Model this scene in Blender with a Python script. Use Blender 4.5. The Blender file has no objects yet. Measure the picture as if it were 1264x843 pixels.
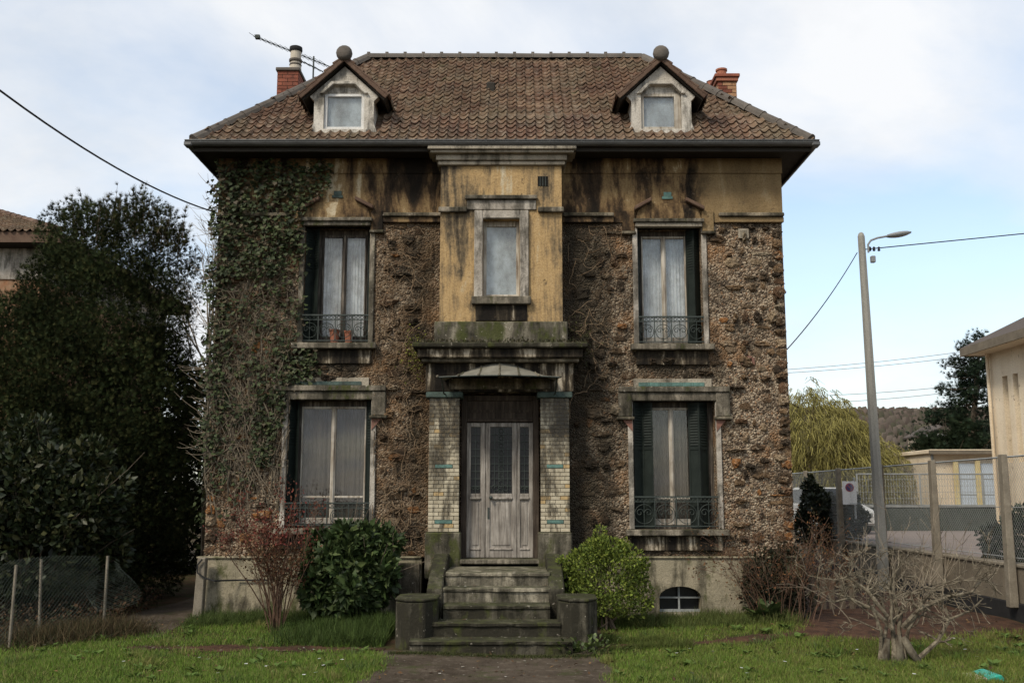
import bpy, bmesh, math, random
import numpy as np
from mathutils import Vector, Matrix

random.seed(7)
rng = np.random.default_rng(11)
R = math.radians
scene = bpy.context.scene
C = scene.collection

# ------------------------------------------------------------------ camera
F = 1250.0                      # focal length in photograph pixels (1264 wide)
PITCH = math.atan(190 / F)
H = 1.9
cam_d = bpy.data.cameras.new('camera')
cam = bpy.data.objects.new('camera', cam_d); C.objects.link(cam)
cam_d.sensor_width = 36; cam_d.lens = F * 36 / 1264
cam_d.clip_start = 0.1; cam_d.clip_end = 4000
cam.location = (0, 0, H); cam.rotation_euler = (math.pi / 2 + PITCH, 0, 0)
scene.camera = cam

# ------------------------------------------------------------------ world, sun, exposure
SUN_EL, SUN_AZ = R(46), R(218)      # azimuth clockwise from +Y (north)
world = bpy.data.worlds.new('World'); scene.world = world; world.use_nodes = True
wt = world.node_tree; wt.nodes.clear()
def wn(t, **k):
    n = wt.nodes.new(t)
    for a, b in k.items(): setattr(n, a, b)
    return n
w_out = wn('ShaderNodeOutputWorld'); w_bg = wn('ShaderNodeBackground')
w_sky = wn('ShaderNodeTexSky', sky_type='NISHITA', sun_disc=False, sun_elevation=SUN_EL, sun_rotation=SUN_AZ,
           air_density=1.0, dust_density=1.5, ozone_density=1.0)
w_tc = wn('ShaderNodeTexCoord'); w_sep = wn('ShaderNodeSeparateXYZ')
wt.links.new(w_tc.outputs['Generated'], w_sep.inputs[0])
w_add = wn('ShaderNodeMath', operation='ADD'); w_add.inputs[1].default_value = 0.28
w_max = wn('ShaderNodeMath', operation='MAXIMUM'); w_max.inputs[1].default_value = 0.0
wt.links.new(w_sep.outputs[2], w_max.inputs[0]); wt.links.new(w_max.outputs[0], w_add.inputs[0])
w_dx = wn('ShaderNodeMath', operation='DIVIDE'); w_dy = wn('ShaderNodeMath', operation='DIVIDE')
wt.links.new(w_sep.outputs[0], w_dx.inputs[0]); wt.links.new(w_add.outputs[0], w_dx.inputs[1])
wt.links.new(w_sep.outputs[1], w_dy.inputs[0]); wt.links.new(w_add.outputs[0], w_dy.inputs[1])
w_cmb = wn('ShaderNodeCombineXYZ')
wt.links.new(w_dx.outputs[0], w_cmb.inputs[0]); wt.links.new(w_dy.outputs[0], w_cmb.inputs[1])
w_cmb.inputs[2].default_value = 18.6
def wnoise(scale, detail, rough, dist=0.0):
    n = wn('ShaderNodeTexNoise'); n.inputs['Scale'].default_value = scale; n.inputs['Detail'].default_value = detail
    n.inputs['Roughness'].default_value = rough; n.inputs['Distortion'].default_value = dist
    wt.links.new(w_cmb.outputs[0], n.inputs['Vector']); return n
def wramp(sock, stops):
    r = wn('ShaderNodeValToRGB'); e = r.color_ramp.elements
    while len(e) < len(stops): e.new(0.5)
    for el, (p_, c_) in zip(e, stops):
        el.position = p_; el.color = (*c_, 1) if len(c_) == 3 else c_
    wt.links.new(sock, r.inputs[0]); return r
cl1 = wnoise(0.95, 8, 0.55, 0.4)
cl2 = wnoise(2.6, 7, 0.6)
mask = wramp(cl1.outputs[0], [(0.40, (0.18,) * 3), (0.60, (1.0,) * 3)])
cloudcol = wramp(cl2.outputs[0], [(0.3, (4.85, 5.05, 5.3)), (0.62, (5.75, 5.85, 6.0))])
w_boost = wn('ShaderNodeMix', data_type='RGBA', blend_type='MULTIPLY'); w_boost.inputs[0].default_value = 1
w_boost.inputs[7].default_value = (1.55, 1.5, 1.38, 1)
wt.links.new(w_sky.outputs[0], w_boost.inputs[6])
w_mix = wn('ShaderNodeMix', data_type='RGBA')
wt.links.new(mask.outputs[0], w_mix.inputs[0]); wt.links.new(w_boost.outputs[2], w_mix.inputs[6]); wt.links.new(cloudcol.outputs[0], w_mix.inputs[7])
wt.links.new(w_mix.outputs[2], w_bg.inputs[0]); w_bg.inputs[1].default_value = 0.135
wt.links.new(w_bg.outputs[0], w_out.inputs[0])
sun_d = bpy.data.lights.new('sun', 'SUN'); sun_d.energy = 2.7; sun_d.angle = R(12); sun_d.color = (1.0, 0.92, 0.79)
sun = bpy.data.objects.new('sun', sun_d); C.objects.link(sun)
sun.rotation_euler = (math.pi / 2 - SUN_EL, 0, -SUN_AZ + math.pi)   # lamp shines away from its azimuth
sd = Vector((math.sin(SUN_AZ) * math.cos(SUN_EL), math.cos(SUN_AZ) * math.cos(SUN_EL), math.sin(SUN_EL)))
sun.rotation_euler = sd.to_track_quat('Z', 'Y').to_euler()
sun.location = sd * 60
vs = scene.view_settings
vs.view_transform = 'Standard'; vs.look = 'None'; vs.exposure = 0.30; vs.gamma = 1.0; vs.use_curve_mapping = False
scene.cycles.max_bounces = 6; scene.cycles.transparent_max_bounces = 12
scene.cycles.use_adaptive_sampling = True

# ------------------------------------------------------------------ helpers
_c, _s = math.cos(PITCH), math.sin(PITCH)
def W(u, v, Y):
    """metric X, Z of a photo measurement taken on the plane at distance Y"""
    a = (421.5 - v) / F
    h = Y * (a * _c + _s) / (_c - a * _s)
    return (u - 632) * (Y * _c + h * _s) / F, h + H
def WX(u, v, Y): return W(u, v, Y)[0]
def WZ(v, Y): return W(632, v, Y)[1]

WPOS = {}
def link(o, parent=None):
    C.objects.link(o)
    if parent is not None:
        o.parent = parent
        w = WPOS.get(parent.name)
        if w is not None: o.matrix_parent_inverse = Matrix.Translation(-Vector(w))
    return o
def tag(o, label=None, cat=None, group=None, kind=None):
    if label: o['label'] = label
    if cat: o['category'] = cat
    if group: o['group'] = group
    if kind: o['kind'] = kind
    return o
def empty(name, loc, parent=None):
    o = bpy.data.objects.new(name, None); link(o, parent); o.location = loc
    o.empty_display_size = 0.3; WPOS[o.name] = tuple(loc); return o
def inst(name, mesh, parent, loc, rot=(0, 0, 0), scale=(1, 1, 1)):
    o = bpy.data.objects.new(name, mesh); link(o, parent)
    o.location = loc; o.rotation_euler = rot; o.scale = scale
    WPOS[o.name] = (0, 0, 0)
    return o

class MB:
    def __init__(s): s.v = []; s.f = []; s.t = []; s.tint = None
    def add(s, vs, fs, tint=None):
        b = len(s.v); s.v += [tuple(p) for p in vs]; s.f += [tuple(i + b for i in f) for f in fs]
        if tint is not None: s.t += [tint] * len(vs)
        return s
    def box(s, x0, x1, y0, y1, z0, z1, tint=None):
        return s.add([(x0, y0, z0), (x1, y0, z0), (x1, y1, z0), (x0, y1, z0), (x0, y0, z1), (x1, y0, z1), (x1, y1, z1), (x0, y1, z1)],
                     [(0, 3, 2, 1), (4, 5, 6, 7), (0, 1, 5, 4), (1, 2, 6, 5), (2, 3, 7, 6), (3, 0, 4, 7)], tint)
    def prism(s, poly, a, b, axis='y'):
        """poly in the two other axes (x,z for y; x,y for z; y,z for x), extruded from a to b"""
        n = len(poly)
        def P(p, t):
            return (p[0], t, p[1]) if axis == 'y' else ((p[0], p[1], t) if axis == 'z' else (t, p[0], p[1]))
        vs = [P(p, a) for p in poly] + [P(p, b) for p in poly]
        fs = [tuple(range(n)), tuple(range(2 * n - 1, n - 1, -1))]
        fs += [(i, n + i, n + (i + 1) % n, (i + 1) % n) for i in range(n)]
        return s.add(vs, fs)
    def tube(s, pts, r, n=5, cap=True, tint=None):
        m = len(pts); P = [Vector(p) for p in pts]
        rs = r if hasattr(r, '__len__') else [r] * m
        vs = []; fs = []
        ref = None
        for i in range(m):
            d = (P[min(i + 1, m - 1)] - P[max(i - 1, 0)])
            d = d.normalized() if d.length > 1e-9 else Vector((0, 0, 1))
            if ref is None:
                ref = d.cross(Vector((0, 0, 1)))
                if ref.length < 0.1: ref = d.cross(Vector((0, 1, 0)))
            ref = (ref - d * ref.dot(d))
            if ref.length < 1e-6: ref = d.orthogonal()
            ref.normalize(); w = d.cross(ref)
            for k in range(n):
                a = 2 * math.pi * k / n
                vs.append(P[i] + (ref * math.cos(a) + w * math.sin(a)) * rs[i])
        for i in range(m - 1):
            for k in range(n):
                fs.append((i * n + k, i * n + (k + 1) % n, (i + 1) * n + (k + 1) % n, (i + 1) * n + k))
        if cap:
            fs.append(tuple(range(n - 1, -1, -1))); fs.append(tuple((m - 1) * n + k for k in range(n)))
        return s.add(vs, fs, tint)
    def lathe(s, cx, cy, prof, n=16):
        vs = []; fs = []
        for r, z in prof:
            for k in range(n):
                a = 2 * math.pi * k / n; vs.append((cx + r * math.cos(a), cy + r * math.sin(a), z))
        for i in range(len(prof) - 1):
            for k in range(n): fs.append((i * n + k, i * n + (k + 1) % n, (i + 1) * n + (k + 1) % n, (i + 1) * n + k))
        fs.append(tuple(range(n - 1, -1, -1))); fs.append(tuple((len(prof) - 1) * n + k for k in range(n)))
        return s.add(vs, fs)
    def ring(s, c, rad, r, axis='y', n=14, m=4, a0=0, a1=2 * math.pi):
        pts = []
        full = abs(a1 - a0 - 2 * math.pi) < 1e-6
        for i in range(n + 1):
            a = a0 + (a1 - a0) * i / n
            pts.append((c[0] + rad * math.cos(a), c[1], c[2] + rad * math.sin(a)) if axis == 'y' else
                       (c[0] + rad * math.cos(a), c[1] + rad * math.sin(a), c[2]))
        return s.tube(pts, r, m, cap=not full)
    def mesh(s, name, mat, smooth=False):
        me = bpy.data.meshes.new(name); me.from_pydata(s.v, [], s.f); me.update()
        bm = bmesh.new(); bm.from_mesh(me); bmesh.ops.recalc_face_normals(bm, faces=bm.faces); bm.to_mesh(me); bm.free()
        if mat: me.materials.append(mat)
        if s.t:
            at = me.attributes.new('tint', 'FLOAT_COLOR', 'POINT')
            at.data.foreach_set('color', np.array([(*t, 1) if len(t) == 3 else t for t in s.t], dtype=np.float32).ravel())
        if smooth: me.polygons.foreach_set('use_smooth', [True] * len(me.polygons))
        return me
    def build(s, name, mat, parent=None, bevel=0, smooth=False, kind=None):
        o = bpy.data.objects.new(name, s.mesh(name, mat, smooth)); link(o, parent)
        WPOS[o.name] = (0, 0, 0)
        if bevel:
            m = o.modifiers.new('bevel', 'BEVEL'); m.width = bevel; m.segments = 1; m.limit_method = 'ANGLE'
        if kind: o['kind'] = kind
        return o

def np_mesh(name, v, f, mat, parent=None, tint=None, kind=None, smooth=False):
    v = np.asarray(v, dtype=np.float32); f = np.asarray(f, dtype=np.int32); k = f.shape[1]
    me = bpy.data.meshes.new(name)
    me.vertices.add(len(v)); me.vertices.foreach_set('co', v.ravel())
    me.loops.add(f.size); me.loops.foreach_set('vertex_index', f.ravel())
    me.polygons.add(len(f)); me.polygons.foreach_set('loop_start', np.arange(len(f), dtype=np.int32) * k)
    try: me.polygons.foreach_set('loop_total', np.full(len(f), k, dtype=np.int32))
    except Exception: pass
    if smooth: me.polygons.foreach_set('use_smooth', np.ones(len(f), dtype=bool))
    me.update(calc_edges=True); me.validate()
    if tint is not None:
        at = me.attributes.new('tint', 'FLOAT_COLOR', 'POINT')
        t = np.ones((len(v), 4), dtype=np.float32); t[:, :3] = tint
        at.data.foreach_set('color', t.ravel())
    if mat: me.materials.append(mat)
    o = bpy.data.objects.new(name, me); link(o, parent); WPOS[o.name] = (0, 0, 0)
    if kind: o['kind'] = kind
    return o

def norm(a): return a / np.maximum(np.linalg.norm(a, axis=-1, keepdims=True), 1e-9)
def basis(yd, nd=None):
    """columns x,y,z with y along yd"""
    y = norm(yd)
    if nd is None: nd = rng.normal(size=y.shape)
    x = norm(np.cross(y, nd)); z = np.cross(x, y)
    return np.stack([x, y, z], axis=2)
def scatter(tv, tf, pos, rot, sc, tint=None):
    tv = np.asarray(tv, dtype=np.float32); tf = np.asarray(tf)
    n = len(pos); k = len(tv)
    sc = np.asarray(sc)
    if sc.ndim == 1: sc = sc[:, None]
    loc = tv[None] * sc[:, None, :] if sc.shape[1] == 3 else tv[None] * sc[:, None]
    v = np.einsum('nij,nkj->nki', rot, loc) + np.asarray(pos)[:, None]
    f = tf[None] + (np.arange(n) * k)[:, None, None]
    t = np.repeat(tint, k, axis=0) if tint is not None else None
    return v.reshape(-1, 3), f.reshape(-1, tf.shape[1]), t
LEAF_V = [(0, 0, 0), (-.27, .45, .07), (0, 1, -.03), (.27, .45, .07)]
LEAF_F = [(0, 3, 2), (0, 2, 1)]
IVY_V = [(0, .35, -.04), (0, 0, 0), (-.42, .02, .05), (-.5, .42, .06), (-.2, .6, 0), (0, 1, .05), (.2, .6, 0), (.5, .42, .06), (.42, .02, .05)]
IVY_F = [(0, i + 1, i) for i in range(1, 8)] + [(0, 1, 8)]
SPRAY_V = []; SPRAY_F = []
for _i in range(7):
    _a = R(-45 + 15 * _i); _l = 1 - 0.35 * abs(_i - 3) / 3; _w = .045
    _b = len(SPRAY_V)
    SPRAY_V += [(-_w * math.cos(_a), .0 + _w * math.sin(_a), 0), (_w * math.cos(_a), -_w * math.sin(_a), 0), (math.sin(_a) * _l, math.cos(_a) * _l, .12 * ((_i % 2) - .5))]
    SPRAY_F.append((_b, _b + 1, _b + 2))
def tints(n, cols, jit=0.18, w=None):
    cols = np.asarray(cols, dtype=float)
    i = rng.choice(len(cols), n, p=w); return cols[i] * (1 + rng.normal(0, jit, (n, 1))).clip(.5, 1.7)

# ------------------------------------------------------------------ material graph helper
class G:
    def __init__(s, name):
        s.m = bpy.data.materials.new(name); s.m.use_nodes = True; s.t = s.m.node_tree; s.t.nodes.clear()
        s.out = s.t.nodes.new('ShaderNodeOutputMaterial')
        s._pos = None
    def new(s, t, **k):
        n = s.t.nodes.new(t)
        for a, b in k.items(): setattr(n, a, b)
        return n
    def put(s, inp, val):
        if isinstance(val, bpy.types.NodeSocket): s.t.links.new(val, inp)
        elif isinstance(val, (tuple, list)):
            inp.default_value = (*val, 1) if (len(val) == 3 and inp.type == 'RGBA') else val
        else: inp.default_value = val
    def pos(s, sc=(1, 1, 1), off=(0, 0, 0)):
        if s._pos is None: s._pos = s.new('ShaderNodeNewGeometry').outputs['Position']
        m = s.new('ShaderNodeMapping'); m.inputs['Scale'].default_value = sc; m.inputs['Location'].default_value = off
        s.put(m.inputs[0], s._pos); return m.outputs[0]
    def xyz(s):
        n = s.new('ShaderNodeSeparateXYZ'); s.put(n.inputs[0], s.pos()); return n.outputs
    def nz(s):
        n = s.new('ShaderNodeSeparateXYZ'); s.put(n.inputs[0], s.new('ShaderNodeNewGeometry').outputs['Normal']); return n.outputs[2]
    def noise(s, scale, detail=4, rough=.55, vec=None, dist=0):
        n = s.new('ShaderNodeTexNoise'); s.put(n.inputs['Vector'], vec if vec is not None else s.pos())
        n.inputs['Scale'].default_value = scale; n.inputs['Detail'].default_value = detail
        n.inputs['Roughness'].default_value = rough; n.inputs['Distortion'].default_value = dist; return n.outputs[0]
    def vor(s, scale, vec=None, feature='F1', out=0, rnd=1):
        n = s.new('ShaderNodeTexVoronoi', feature=feature); s.put(n.inputs['Vector'], vec if vec is not None else s.pos())
        n.inputs['Scale'].default_value = scale; n.inputs['Randomness'].default_value = rnd; return n.outputs[out]
    def ramp(s, f, stops, interp='LINEAR'):
        n = s.new('ShaderNodeValToRGB'); e = n.color_ramp.elements; n.color_ramp.interpolation = interp
        while len(e) < len(stops): e.new(.5)
        for el, (p_, c_) in zip(e, stops):
            el.position = p_; el.color = (*c_, 1) if isinstance(c_, (tuple, list)) else (c_, c_, c_, 1)
        s.put(n.inputs[0], f); return n.outputs[0]
    def mix(s, f, a, b, mode='MIX'):
        n = s.new('ShaderNodeMix', data_type='RGBA', blend_type=mode)
        s.put(n.inputs[0], f); s.put(n.inputs[6], a); s.put(n.inputs[7], b); return n.outputs[2]
    def math(s, op, a, b=0.0, clamp=False):
        n = s.new('ShaderNodeMath', operation=op, use_clamp=clamp); s.put(n.inputs[0], a); s.put(n.inputs[1], b); return n.outputs[0]
    def attr(s, name='tint'):
        n = s.new('ShaderNodeAttribute'); n.attribute_name = name; return n.outputs['Color']
    def rand(s): return s.new('ShaderNodeObjectInfo').outputs['Random']
    def bump(s, h, strength=.5, dist=.02):
        n = s.new('ShaderNodeBump'); n.inputs['Strength'].default_value = strength; n.inputs['Distance'].default_value = dist
        s.put(n.inputs['Height'], h); return n.outputs[0]
    def bsdf(s, base, rough=.8, normal=None, spec=.3, **k):
        n = s.new('ShaderNodeBsdfPrincipled'); s.put(n.inputs['Base Color'], base); s.put(n.inputs['Roughness'], rough)
        n.inputs['Specular IOR Level'].default_value = spec
        if normal is not None: s.put(n.inputs['Normal'], normal)
        for a, b in k.items(): s.put(n.inputs[a], b)
        s.t.links.new(n.outputs[0], s.out.inputs[0]); return s.m

def m_stucco(name, c1, c2, pale, dark, amt, seed=0, pk=.56, env=None):
    g = G(name)
    big = g.noise(1.1, 5, .6, g.pos(off=(seed, 0, 0)))
    col = g.mix(g.ramp(big, [(.35, 0), (.65, 1)]), c1, c2)
    col = g.mix(g.ramp(g.noise(5, 6, .65, g.pos(off=(seed, 2, 0))), [(.45, 0), (.7, .5)]), col, g.mix(1, col, (.5, .45, .4), 'MULTIPLY'))
    st = g.noise(2.6, 8, .66, g.pos((1, 1, .26), (seed + 9, 0, 1)), .9)
    pa = g.noise(1.5, 6, .6, g.pos(off=(seed + 5, 0, 4)))
    k = g.math('ADD', g.math('MULTIPLY', st, .62), g.math('MULTIPLY', pa, .5))
    if env:
        X_, Y_, Z_ = g.xyz()
        for (xc, wd, hgt) in env:
            d_ = g.math('DIVIDE', g.math('SUBTRACT', X_, xc), wd); e_ = g.math('POWER', 2.718, g.math('MULTIPLY', g.math('MULTIPLY', d_, d_), -1.0)); k = g.math('ADD', k, g.math('MULTIPLY', e_, hgt))
    m = g.ramp(k, [(.70 - amt, 0), (.77 - amt, .5), (.90 - amt, .96)])
    col = g.mix(m, col, dark)
    pl = g.noise(4.2, 7, .62, g.pos((1, 1, .15), (seed + 3, 0, 0)), .6)
    col = g.mix(g.ramp(pl, [(pk, 0), (pk + .05, .8), (pk + .12, .95)]), col, g.mix(g.ramp(g.noise(9, 5, .7), [(.4, .6), (.6, 0)]), pale, g.mix(.6, pale, dark)))
    fl = g.ramp(g.noise(6.5, 6, .7, g.pos(off=(seed + 1, 0, 8))), [(.66, 0), (.69, .8)])
    col = g.mix(fl, col, g.mix(.5, dark, (.12, .10, .08)))
    sp = g.noise(38, 5, .7)
    col = g.mix(g.ramp(sp, [(.3, .6), (.6, 0)]), col, g.mix(.5, col, dark), 'MIX')
    h = g.math('ADD', g.math('ADD', g.noise(26, 6, .6), g.math('MULTIPLY', g.noise(4, 5), 1.5)), g.math('MULTIPLY', fl, -.6))
    return g.bsdf(col, .92, g.bump(h, .55, .02), .15)

def m_concrete(name, base, base2, algae=.0, moss=.5, seed=0, top=.6):
    g = G(name)
    col = g.mix(g.ramp(g.noise(2.3, 6, .62, g.pos(off=(seed, 0, 0))), [(.35, 0), (.65, 1)]), base, base2)
    st = g.noise(6, 8, .68, g.pos((1, 1, .18), (seed + 2, 0, 0)), .3)
    pa = g.noise(1.9, 6, .65, g.pos(off=(seed + 7, 0, 0)))
    k = g.math('ADD', g.math('MULTIPLY', st, .6), g.math('MULTIPLY', pa, .5))
    a = g.ramp(k, [(.62 - algae, 0), (.70 - algae, .6), (.82 - algae, .97)])
    col = g.mix(a, col, (.022, .020, .014))
    mo = g.ramp(g.noise(3.4, 7, .7, g.pos((1, 1, .5), (seed + 13, 0, 0))), [(.72 - moss * .3, 0), (.82 - moss * .3, .85)])
    col = g.mix(mo, col, (.055, .062, .018))
    up = g.ramp(g.nz(), [(.55, 0), (.9, top)])
    upn = g.math('MULTIPLY', up, g.ramp(g.noise(9, 6, .7, g.pos(off=(seed, 5, 0))), [(.36, 0), (.6, 1)]))
    col = g.mix(upn, col, (.06, .066, .025))
    sp = g.ramp(g.noise(55, 4, .7), [(.3, .6), (.55, 0)])
    col = g.mix(sp, col, g.mix(.6, col, (.02, .018, .012)))
    ch = g.ramp(g.noise(14, 4, .6, g.pos(off=(seed + 31, 0, 0))), [(.66, 0), (.7, .55)])
    col = g.mix(ch, col, (.42, .38, .31))
    h = g.math('ADD', g.noise(30, 6, .65), g.math('MULTIPLY', g.noise(7, 4), .8))
    return g.bsdf(col, .93, g.bump(h, .6, .025), .12)

def m_tint(name, rough=.6, spec=.3, trans=.0, bumps=0, mul=1.0):
    g = G(name)
    c = g.attr()
    c = g.mix(g.ramp(g.noise(9, 4), [(.3, .45), (.7, 0)]), c, g.mix(1.0, c, (.45, .42, .4), 'MULTIPLY'))
    m = g.bsdf(c, rough, g.bump(g.noise(bumps, 4), .5, .01) if bumps else None, spec)
    if trans:
        p_ = [n for n in g.t.nodes if n.type == 'BSDF_PRINCIPLED'][0]
        tr = g.new('ShaderNodeBsdfTranslucent'); g.put(tr.inputs[0], c)
        mx = g.new('ShaderNodeMixShader'); mx.inputs[0].default_value = trans
        g.t.links.new(p_.outputs[0], mx.inputs[1]); g.t.links.new(tr.outputs[0], mx.inputs[2]); g.t.links.new(mx.outputs[0], g.out.inputs[0])
    return m

def m_plain(name, c1, c2, rough=.7, scale=8, spec=.3, bump=.2, stretch=(1, 1, 1), metal=0.0, fine=40, rnd=0):
    g = G(name)
    col = g.mix(g.ramp(g.noise(scale, 6, .62, g.pos(stretch)), [(.32, 0), (.68, 1)]), c1, c2)
    col = g.mix(g.ramp(g.noise(fine, 4, .7), [(.3, .4), (.55, 0)]), col, g.mix(1, col, (.35, .33, .3), 'MULTIPLY'))
    if rnd:
        col = g.mix(g.math('MULTIPLY', g.rand(), rnd), col, g.mix(1, col, (.35, .3, .27), 'MULTIPLY'))
    return g.bsdf(col, rough, g.bump(g.noise(fine, 5, .6, g.pos(stretch)), bump, .01), spec, Metallic=metal)

MT = {}
def m_streak(name, stops, seed=0, env=(), zs=.22, sx=2.4, blot=.35, fine=.25, calm=None):
    """render whose whole colour runs in vertical water streaks"""
    g = G(name)
    k = g.noise(sx, 6, .62, g.pos((1, 1, zs), (seed, 0, 0)), .7)
    k = g.math('ADD', k, g.math('MULTIPLY', g.math('SUBTRACT', g.noise(1.7, 6, .65, g.pos(off=(seed + 4, 0, 2))), .5), blot))
    k = g.math('ADD', k, g.math('MULTIPLY', g.math('SUBTRACT', g.noise(13, 6, .7, g.pos((1, 1, .35), (seed, 0, 7))), .5), fine))
    if env:
        X_, Y_, Z_ = g.xyz()
        for (xc, wd, hgt) in env:
            d_ = g.math('DIVIDE', g.math('SUBTRACT', X_, xc), wd); e_ = g.math('POWER', 2.718, g.math('MULTIPLY', g.math('MULTIPLY', d_, d_), -1.0)); k = g.math('ADD', k, g.math('MULTIPLY', e_, hgt))
    col = g.ramp(k, stops)
    if calm:
        cf_ = g.ramp(g.math('ADD', g.math('SUBTRACT', g.xyz()[0], calm[0]), g.math('MULTIPLY', g.noise(3, 5, .6), .6)), [(.25, 0), (.6, .82)])
        col = g.mix(cf_, col, g.mix(g.ramp(g.noise(2.2, 6, .65, g.pos((1, 1, .5))), [(.35, 0), (.65, 1)]), calm[1], calm[2]))
    fl = g.ramp(g.noise(5.5, 6, .7, g.pos(off=(seed + 1, 0, 8))), [(.64, 0), (.67, .75)])
    col = g.mix(fl, col, (.10, .075, .05))
    sp = g.noise(42, 5, .7)
    col = g.mix(g.ramp(sp, [(.3, .6), (.55, 0)]), col, g.mix(1, col, (.4, .36, .32), 'MULTIPLY'))
    h = g.math('ADD', g.math('ADD', g.noise(26, 6, .6), g.math('MULTIPLY', g.noise(4, 5), 1.5)), g.math('MULTIPLY', fl, -.6))
    return g.bsdf(col, .92, g.bump(h, .55, .02), .15)
MT['frieze'] = m_streak('stained_ochre_stucco', [(.33, (.014, .011, .008)), (.43, (.045, .030, .018)), (.49, (.13, .083, .042)), (.54, (.205, .138, .068)), (.60, (.245, .17, .085)), (.645, (.42, .345, .225)), (.72, (.50, .43, .31))], 0,
                        [(-1.75, .55, -.115), (1.25, .5, -.10), (-2.75, .5, .03), (2.3, .35, .02)], calm=(3.1, (.165, .115, .058), (.255, .18, .092)))
MT['drip'] = m_streak('black_and_white_dripped_render', [(.40, (.012, .010, .008)), (.52, (.04, .032, .022)), (.58, (.11, .09, .062)), (.63, (.36, .31, .235)), (.72, (.48, .43, .34))], 33, (), .10, 4.5, .3, .3)
MT['bay'] = m_streak('ochre_bay_stucco', [(.31, (.035, .028, .02)), (.385, (.12, .092, .058)), (.45, (.27, .19, .10)), (.53, (.405, .275, .13)), (.60, (.42, .295, .15)), (.65, (.47, .385, .25)), (.73, (.52, .455, .335))], 23.5, [(-1.2, .25, -.075), (.84, .2, -.07)], .10, 3.0, .40, .26)
MT['cornice'] = m_concrete('grey_cornice_render', (.38, .335, .26), (.25, .215, .165), .06, .15, 4, .4)
MT['trim'] = m_concrete('weathered_stone_trim', (.33, .285, .22), (.19, .165, .125), .155, .5, 9, .6)
MT['pale_trim'] = m_concrete('flaking_white_trim', (.48, .435, .37), (.30, .265, .22), .12, .05, 17, .3)
MT['porch'] = m_concrete('blackened_porch_render', (.30, .25, .18), (.15, .13, .095), .17, .4, 23, .7)
MT['plinth'] = m_concrete('mossy_cement_plinth', (.33, .285, .20), (.25, .22, .15), .10, .62, 29, .6)
MT['bay_base'] = m_concrete('mossy_black_bay_base', (.27, .24, .18), (.18, .16, .12), .17, .75, 57, .9)
MT['step_pale'] = m_concrete('pale_worn_steps', (.36, .32, .24), (.22, .195, .145), .15, .45, 63, .5)
MT['step'] = m_concrete('mossy_concrete_steps', (.25, .225, .165), (.13, .118, .088), .27, .6, 37, .55)
MT['dormer'] = m_concrete('flaking_dormer_render', (.60, .56, .49), (.42, .38, .32), .075, .0, 41, .3)

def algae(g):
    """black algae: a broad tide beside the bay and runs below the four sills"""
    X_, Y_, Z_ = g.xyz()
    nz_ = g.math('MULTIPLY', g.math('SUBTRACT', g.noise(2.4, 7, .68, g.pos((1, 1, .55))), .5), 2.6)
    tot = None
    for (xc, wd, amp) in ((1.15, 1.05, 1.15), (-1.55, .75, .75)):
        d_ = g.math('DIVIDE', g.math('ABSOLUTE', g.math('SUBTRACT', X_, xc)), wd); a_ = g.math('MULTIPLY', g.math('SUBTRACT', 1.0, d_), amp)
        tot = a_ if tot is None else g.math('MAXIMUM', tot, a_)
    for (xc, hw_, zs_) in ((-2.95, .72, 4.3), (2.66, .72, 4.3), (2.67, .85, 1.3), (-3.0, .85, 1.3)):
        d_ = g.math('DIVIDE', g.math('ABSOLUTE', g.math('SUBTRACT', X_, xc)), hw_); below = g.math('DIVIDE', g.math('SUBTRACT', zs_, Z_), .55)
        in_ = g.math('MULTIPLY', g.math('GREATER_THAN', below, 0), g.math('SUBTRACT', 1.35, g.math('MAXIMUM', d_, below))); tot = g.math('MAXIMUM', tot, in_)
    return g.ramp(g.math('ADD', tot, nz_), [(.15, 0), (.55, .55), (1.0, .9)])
# rubble wall bed: gritty mortar packed with small chips
g = G('gritty_rubble_mortar')
v1 = g.vor(34, out=1); v1d = g.vor(34)
speck = g.new('ShaderNodeSeparateColor'); g.put(speck.inputs[0], v1)
col = g.ramp(speck.outputs[0], [(.0, (.06, .042, .028)), (.22, (.15, .10, .06)), (.45, (.32, .245, .165)), (.75, (.45, .37, .265)), (.95, (.28, .155, .08))], 'CONSTANT')
col = g.mix(g.ramp(v1d, [(.3, 0), (.62, .6)]), col, (.17, .13, .095))
rust = g.ramp(g.noise(1.6, 5, .6), [(.52, 0), (.66, .55)])
col = g.mix(rust, col, (.27, .135, .055))
X_, Y_, Z_ = g.xyz()
# black algae spreading on the wall beside the bay, brown crust on the west half
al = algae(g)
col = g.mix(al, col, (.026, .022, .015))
we = g.math('MULTIPLY', g.math('MULTIPLY', g.math('LESS_THAN', X_, -1.1), g.math('GREATER_THAN', X_, -2.45)), g.ramp(g.noise(2.8, 6, .65, g.pos(off=(4, 0, 0))), [(.3, .7), (.62, .1)]))
col = g.mix(we, col, (.12, .075, .04))
h = g.math('ADD', g.math('MULTIPLY', v1d, -1.0), g.math('MULTIPLY', g.noise(16, 5), 1.2))
col = g.mix(g.ramp(g.noise(2.1, 7, .7, g.pos(off=(2, 0, 9))), [(.36, .8), (.50, 0)]), col, (.034, .028, .021))
MT['mortar'] = g.bsdf(col, .95, g.bump(h, 1.0, .035), .1)

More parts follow.
